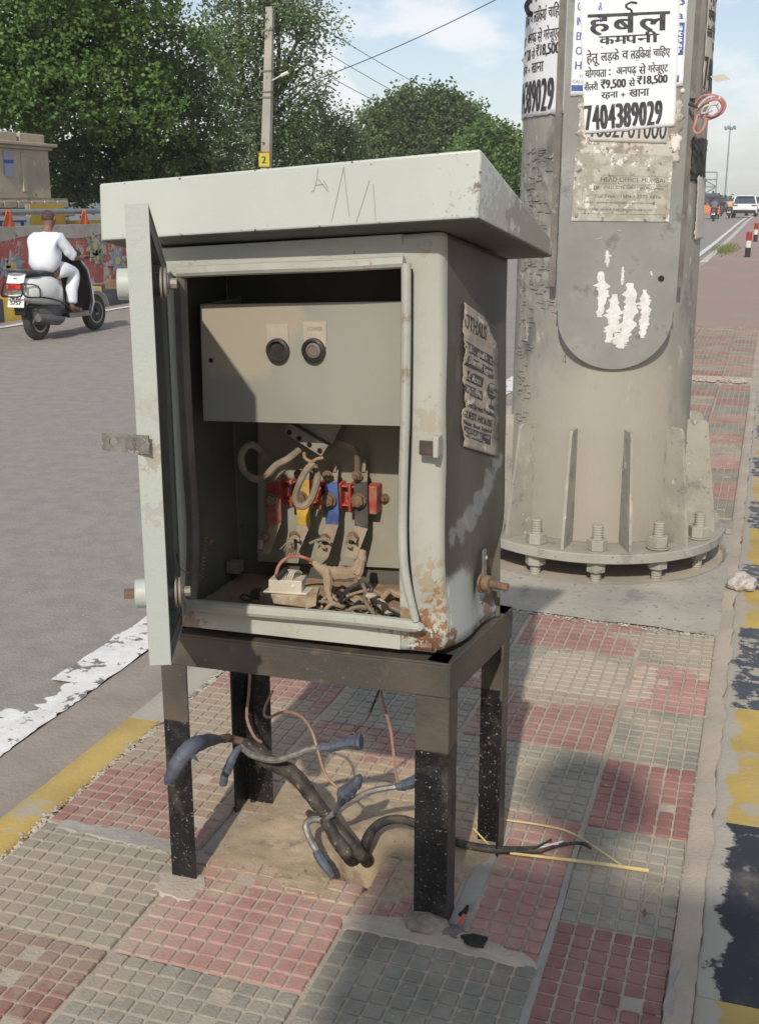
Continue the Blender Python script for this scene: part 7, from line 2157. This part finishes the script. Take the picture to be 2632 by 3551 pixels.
# auto rickshaw
M['auto_dark'] = mat('auto_dark', (.035, .04, .05), rough=.5); M['auto_org'] = mat('auto_orange', (.55, .16, .05), rough=.5); M['glass'] = mat('car_glass', (.05, .065, .08), rough=.08, spec=.8)
ar = thing('auto_rickshaw', ((-4.329,86,0.7335)[0], 86, prof(86) - .08), 'dark three-wheeled auto rickshaw with an orange rear panel', 'auto rickshaw')
ax, ay, az_ = ar.location
mb = MB(); mb.hexa([(ax - .65, ay - .2, az_ + .3), (ax + .65, ay - .2, az_ + .3), (ax + .55, ay + 2.2, az_ + .3), (ax - .55, ay + 2.2, az_ + .3), (ax - .62, ay - .1, az_ + .95), (ax + .62, ay - .1, az_ + .95), (ax + .45, ay + 2.2, az_ + .9), (ax - .45, ay + 2.2, az_ + .9)]); mb.build('lower_body', M['auto_org'], ar, bevel=.05)
mb = MB(); mb.hexa([(ax - .62, ay - .12, az_ + 1.45), (ax + .62, ay - .12, az_ + 1.45), (ax + .5, ay + 1.9, az_ + 1.45), (ax - .5, ay + 1.9, az_ + 1.45), (ax - .58, ay, az_ + 1.72), (ax + .58, ay, az_ + 1.72), (ax + .42, ay + 1.8, az_ + 1.70), (ax - .42, ay + 1.8, az_ + 1.70)]); mb.build('canopy', M['auto_dark'], ar, bevel=.06)
mb = MB()
for q in (-1, 0, 1): mb.box((ax + q * .56, ay - .1, az_ + 1.2), (.09 if q else .3, .06, .55))
for q in (-1, 1): mb.box((ax + q * .5, ay + 1.7, az_ + 1.2), (.05, .05, .55))
mb.build('canopy_post', M['auto_dark'], ar)
mb = MB(); mb.box((ax, ay - .06, az_ + 1.25), (1.0, .02, .4)); mb.build('rear_window', M['glass'], ar)
wheel(ar, (ax - .55, ay + .1, az_ + .22), .22, .11); wheel(ar, (ax + .55, ay + .1, az_ + .22), .22, .11); wheel(ar, (ax, ay + 2.0, az_ + .22), .22, .11)
mb = MB()
for q in (-1, 1): mb.box((ax + q * .52, ay - .21, az_ + .72), (.10, .02, .12))
mb.build('tail_lamp', mat('lamp_red', (.5, .03, .02), rough=.3), ar)
# white car from behind
def make_car(label, paint, loc, group=None, facing=1):
    c = thing('car', (0, 0, 0), label, 'car', group)
    W2 = .90
    def sec(pts, x0, x1, taper, m, name, bev=.05):
        mb = MB()
        n = len(pts)
        cz = .8
        vs = []
        for sx in (-1, 1):
            for (y, z) in pts:
                tw = x1 * (1 - taper * max(0, z - .95) / .7)
                vs.append((sx * tw, y, z))
        fs = [tuple(range(n)), tuple(range(n, 2 * n))[::-1]] + [(i, n + i, n + (i + 1) % n, (i + 1) % n) for i in range(n)]
        mb.add(vs, fs)
        return mb.build(name, m, c, bevel=bev, seg=3)
    sec([(0, .42), (-.06, .62), (-.04, .95), (.10, 1.02), (3.0, 1.02), (4.05, .90), (4.25, .62), (4.2, .35), (.15, .33)], 0, W2, .1, paint, 'body', .06)
    sec([(.08, 1.0), (.30, 1.42), (.75, 1.64), (2.2, 1.62), (3.05, 1.02)], 0, W2 * .90, .30, M['glass'], 'cabin_glass', .03)
    sec([(.34, 1.54), (.30, 1.60), (.75, 1.665), (2.2, 1.655), (2.3, 1.60), (.8, 1.60)], 0, W2 * .84, .22, paint, 'roof', .02)
    for q in (-1, 1):
        mb = MB(); mb.hexa([(q * .80, .05, .98), (q * .88, .05, .98), (q * .88, .30, .98), (q * .80, .30, .98), (q * .64, .36, 1.58), (q * .72, .36, 1.58), (q * .72, .66, 1.58), (q * .64, .66, 1.58)]); mb.build('rear_pillar', paint, c, bevel=.02)
        mb = MB(); mb.box((q * .66, -.045, .90), (.36, .05, .10)); mb.build('tail_light', mat('car_red', (.30, .03, .03), rough=.2), c, bevel=.01)
        mb = MB(); mb.box((q * 1.0, 2.7, 1.02), (.16, .10, .13)); mb.build('wing_mirror', paint, c, bevel=.02)
    mb = MB(); mb.box((0, -.03, .46), (1.62, .14, .24)); mb.build('bumper', M['sc_black'], c, bevel=.03)
    mb = MB(); mb.box((0, -.078, .72), (.5, .02, .12)); mb.build('number_plate', mat('car_plate', (.75, .74, .7), rough=.4), c)
    for q in (-1, 1):
        for y in (.75, 3.35): wheel(c, (q * .80, y, .33), .33, .22)
    c.location = loc
    return c
M['car_white'] = mat('car_white', (.78, .79, .78), rough=.25, spec=.6)
make_car('white sport utility car seen from behind near the crest of the road', M['car_white'], ((-2.22,92,0.5284)[0], 92, prof(92) - .09), 'cars far down the road')
make_car('second pale car partly hidden behind the white one', mat('car_silver', (.5, .52, .54), rough=.3), ((-1.637,108,0.6498)[0], 108, prof(108) - .09), 'cars far down the road')

# made-up board behind the camera, added to throw soft shade over the near tiles
rs_ = thing('added_shade_board', (0.5, -2.2, 0), 'blank grey board on two posts with a round disc, added out of view to cast shade', 'shade board')
mb = MB(); mb.box((0.515, -2.2, 2.43), (1.37, .03, 1.68)); mb.build('panel', M['pipe'], rs_, bevel=.01)
for x_ in (-.05, 1.08):
    mb = MB(); mb.cyl((x_, -2.25, 0), (x_, -2.25, 3.2), .03, None, 10); mb.build('post', M['pipe'], rs_)
mb = MB(); mb.lathe((.29, -2.2, 3.53), [(.155, -.01), (.155, .01)], 32, axis=(0, 1, 0)); mb.box((.29, -2.2, 3.33), (.12, .02, .16)); mb.build('shade_disc', M['pipe'], rs_)
for o in bpy.data.objects:
    if o.name.split('.')[0] in ('lettering', 'reversed_lettering', 'clamped_strand', 'cooling_rib', 'weld_bead', 'rust_chip', 'scratch'):
        o['kind'] = 'stuff'

# thin haze filling the air, closed box round everything
hzb = MB(); hzb.box((0, 250, 11.0), (720, 820, 25.4))
hm = bpy.data.materials.new('haze'); hm.use_nodes = True
for n in list(hm.node_tree.nodes): hm.node_tree.nodes.remove(n)
ho = hm.node_tree.nodes.new('ShaderNodeOutputMaterial'); hp_ = hm.node_tree.nodes.new('ShaderNodeVolumePrincipled')
hp_.inputs['Density'].default_value = 0.0009; hp_.inputs['Color'].default_value = (1, .99, .97, 1)
hm.node_tree.links.new(hp_.outputs[0], ho.inputs['Volume'])
tag(hzb.build('haze', hm, smooth=False), 'thin pale haze over the road and the far trees', 'haze', kind='stuff')
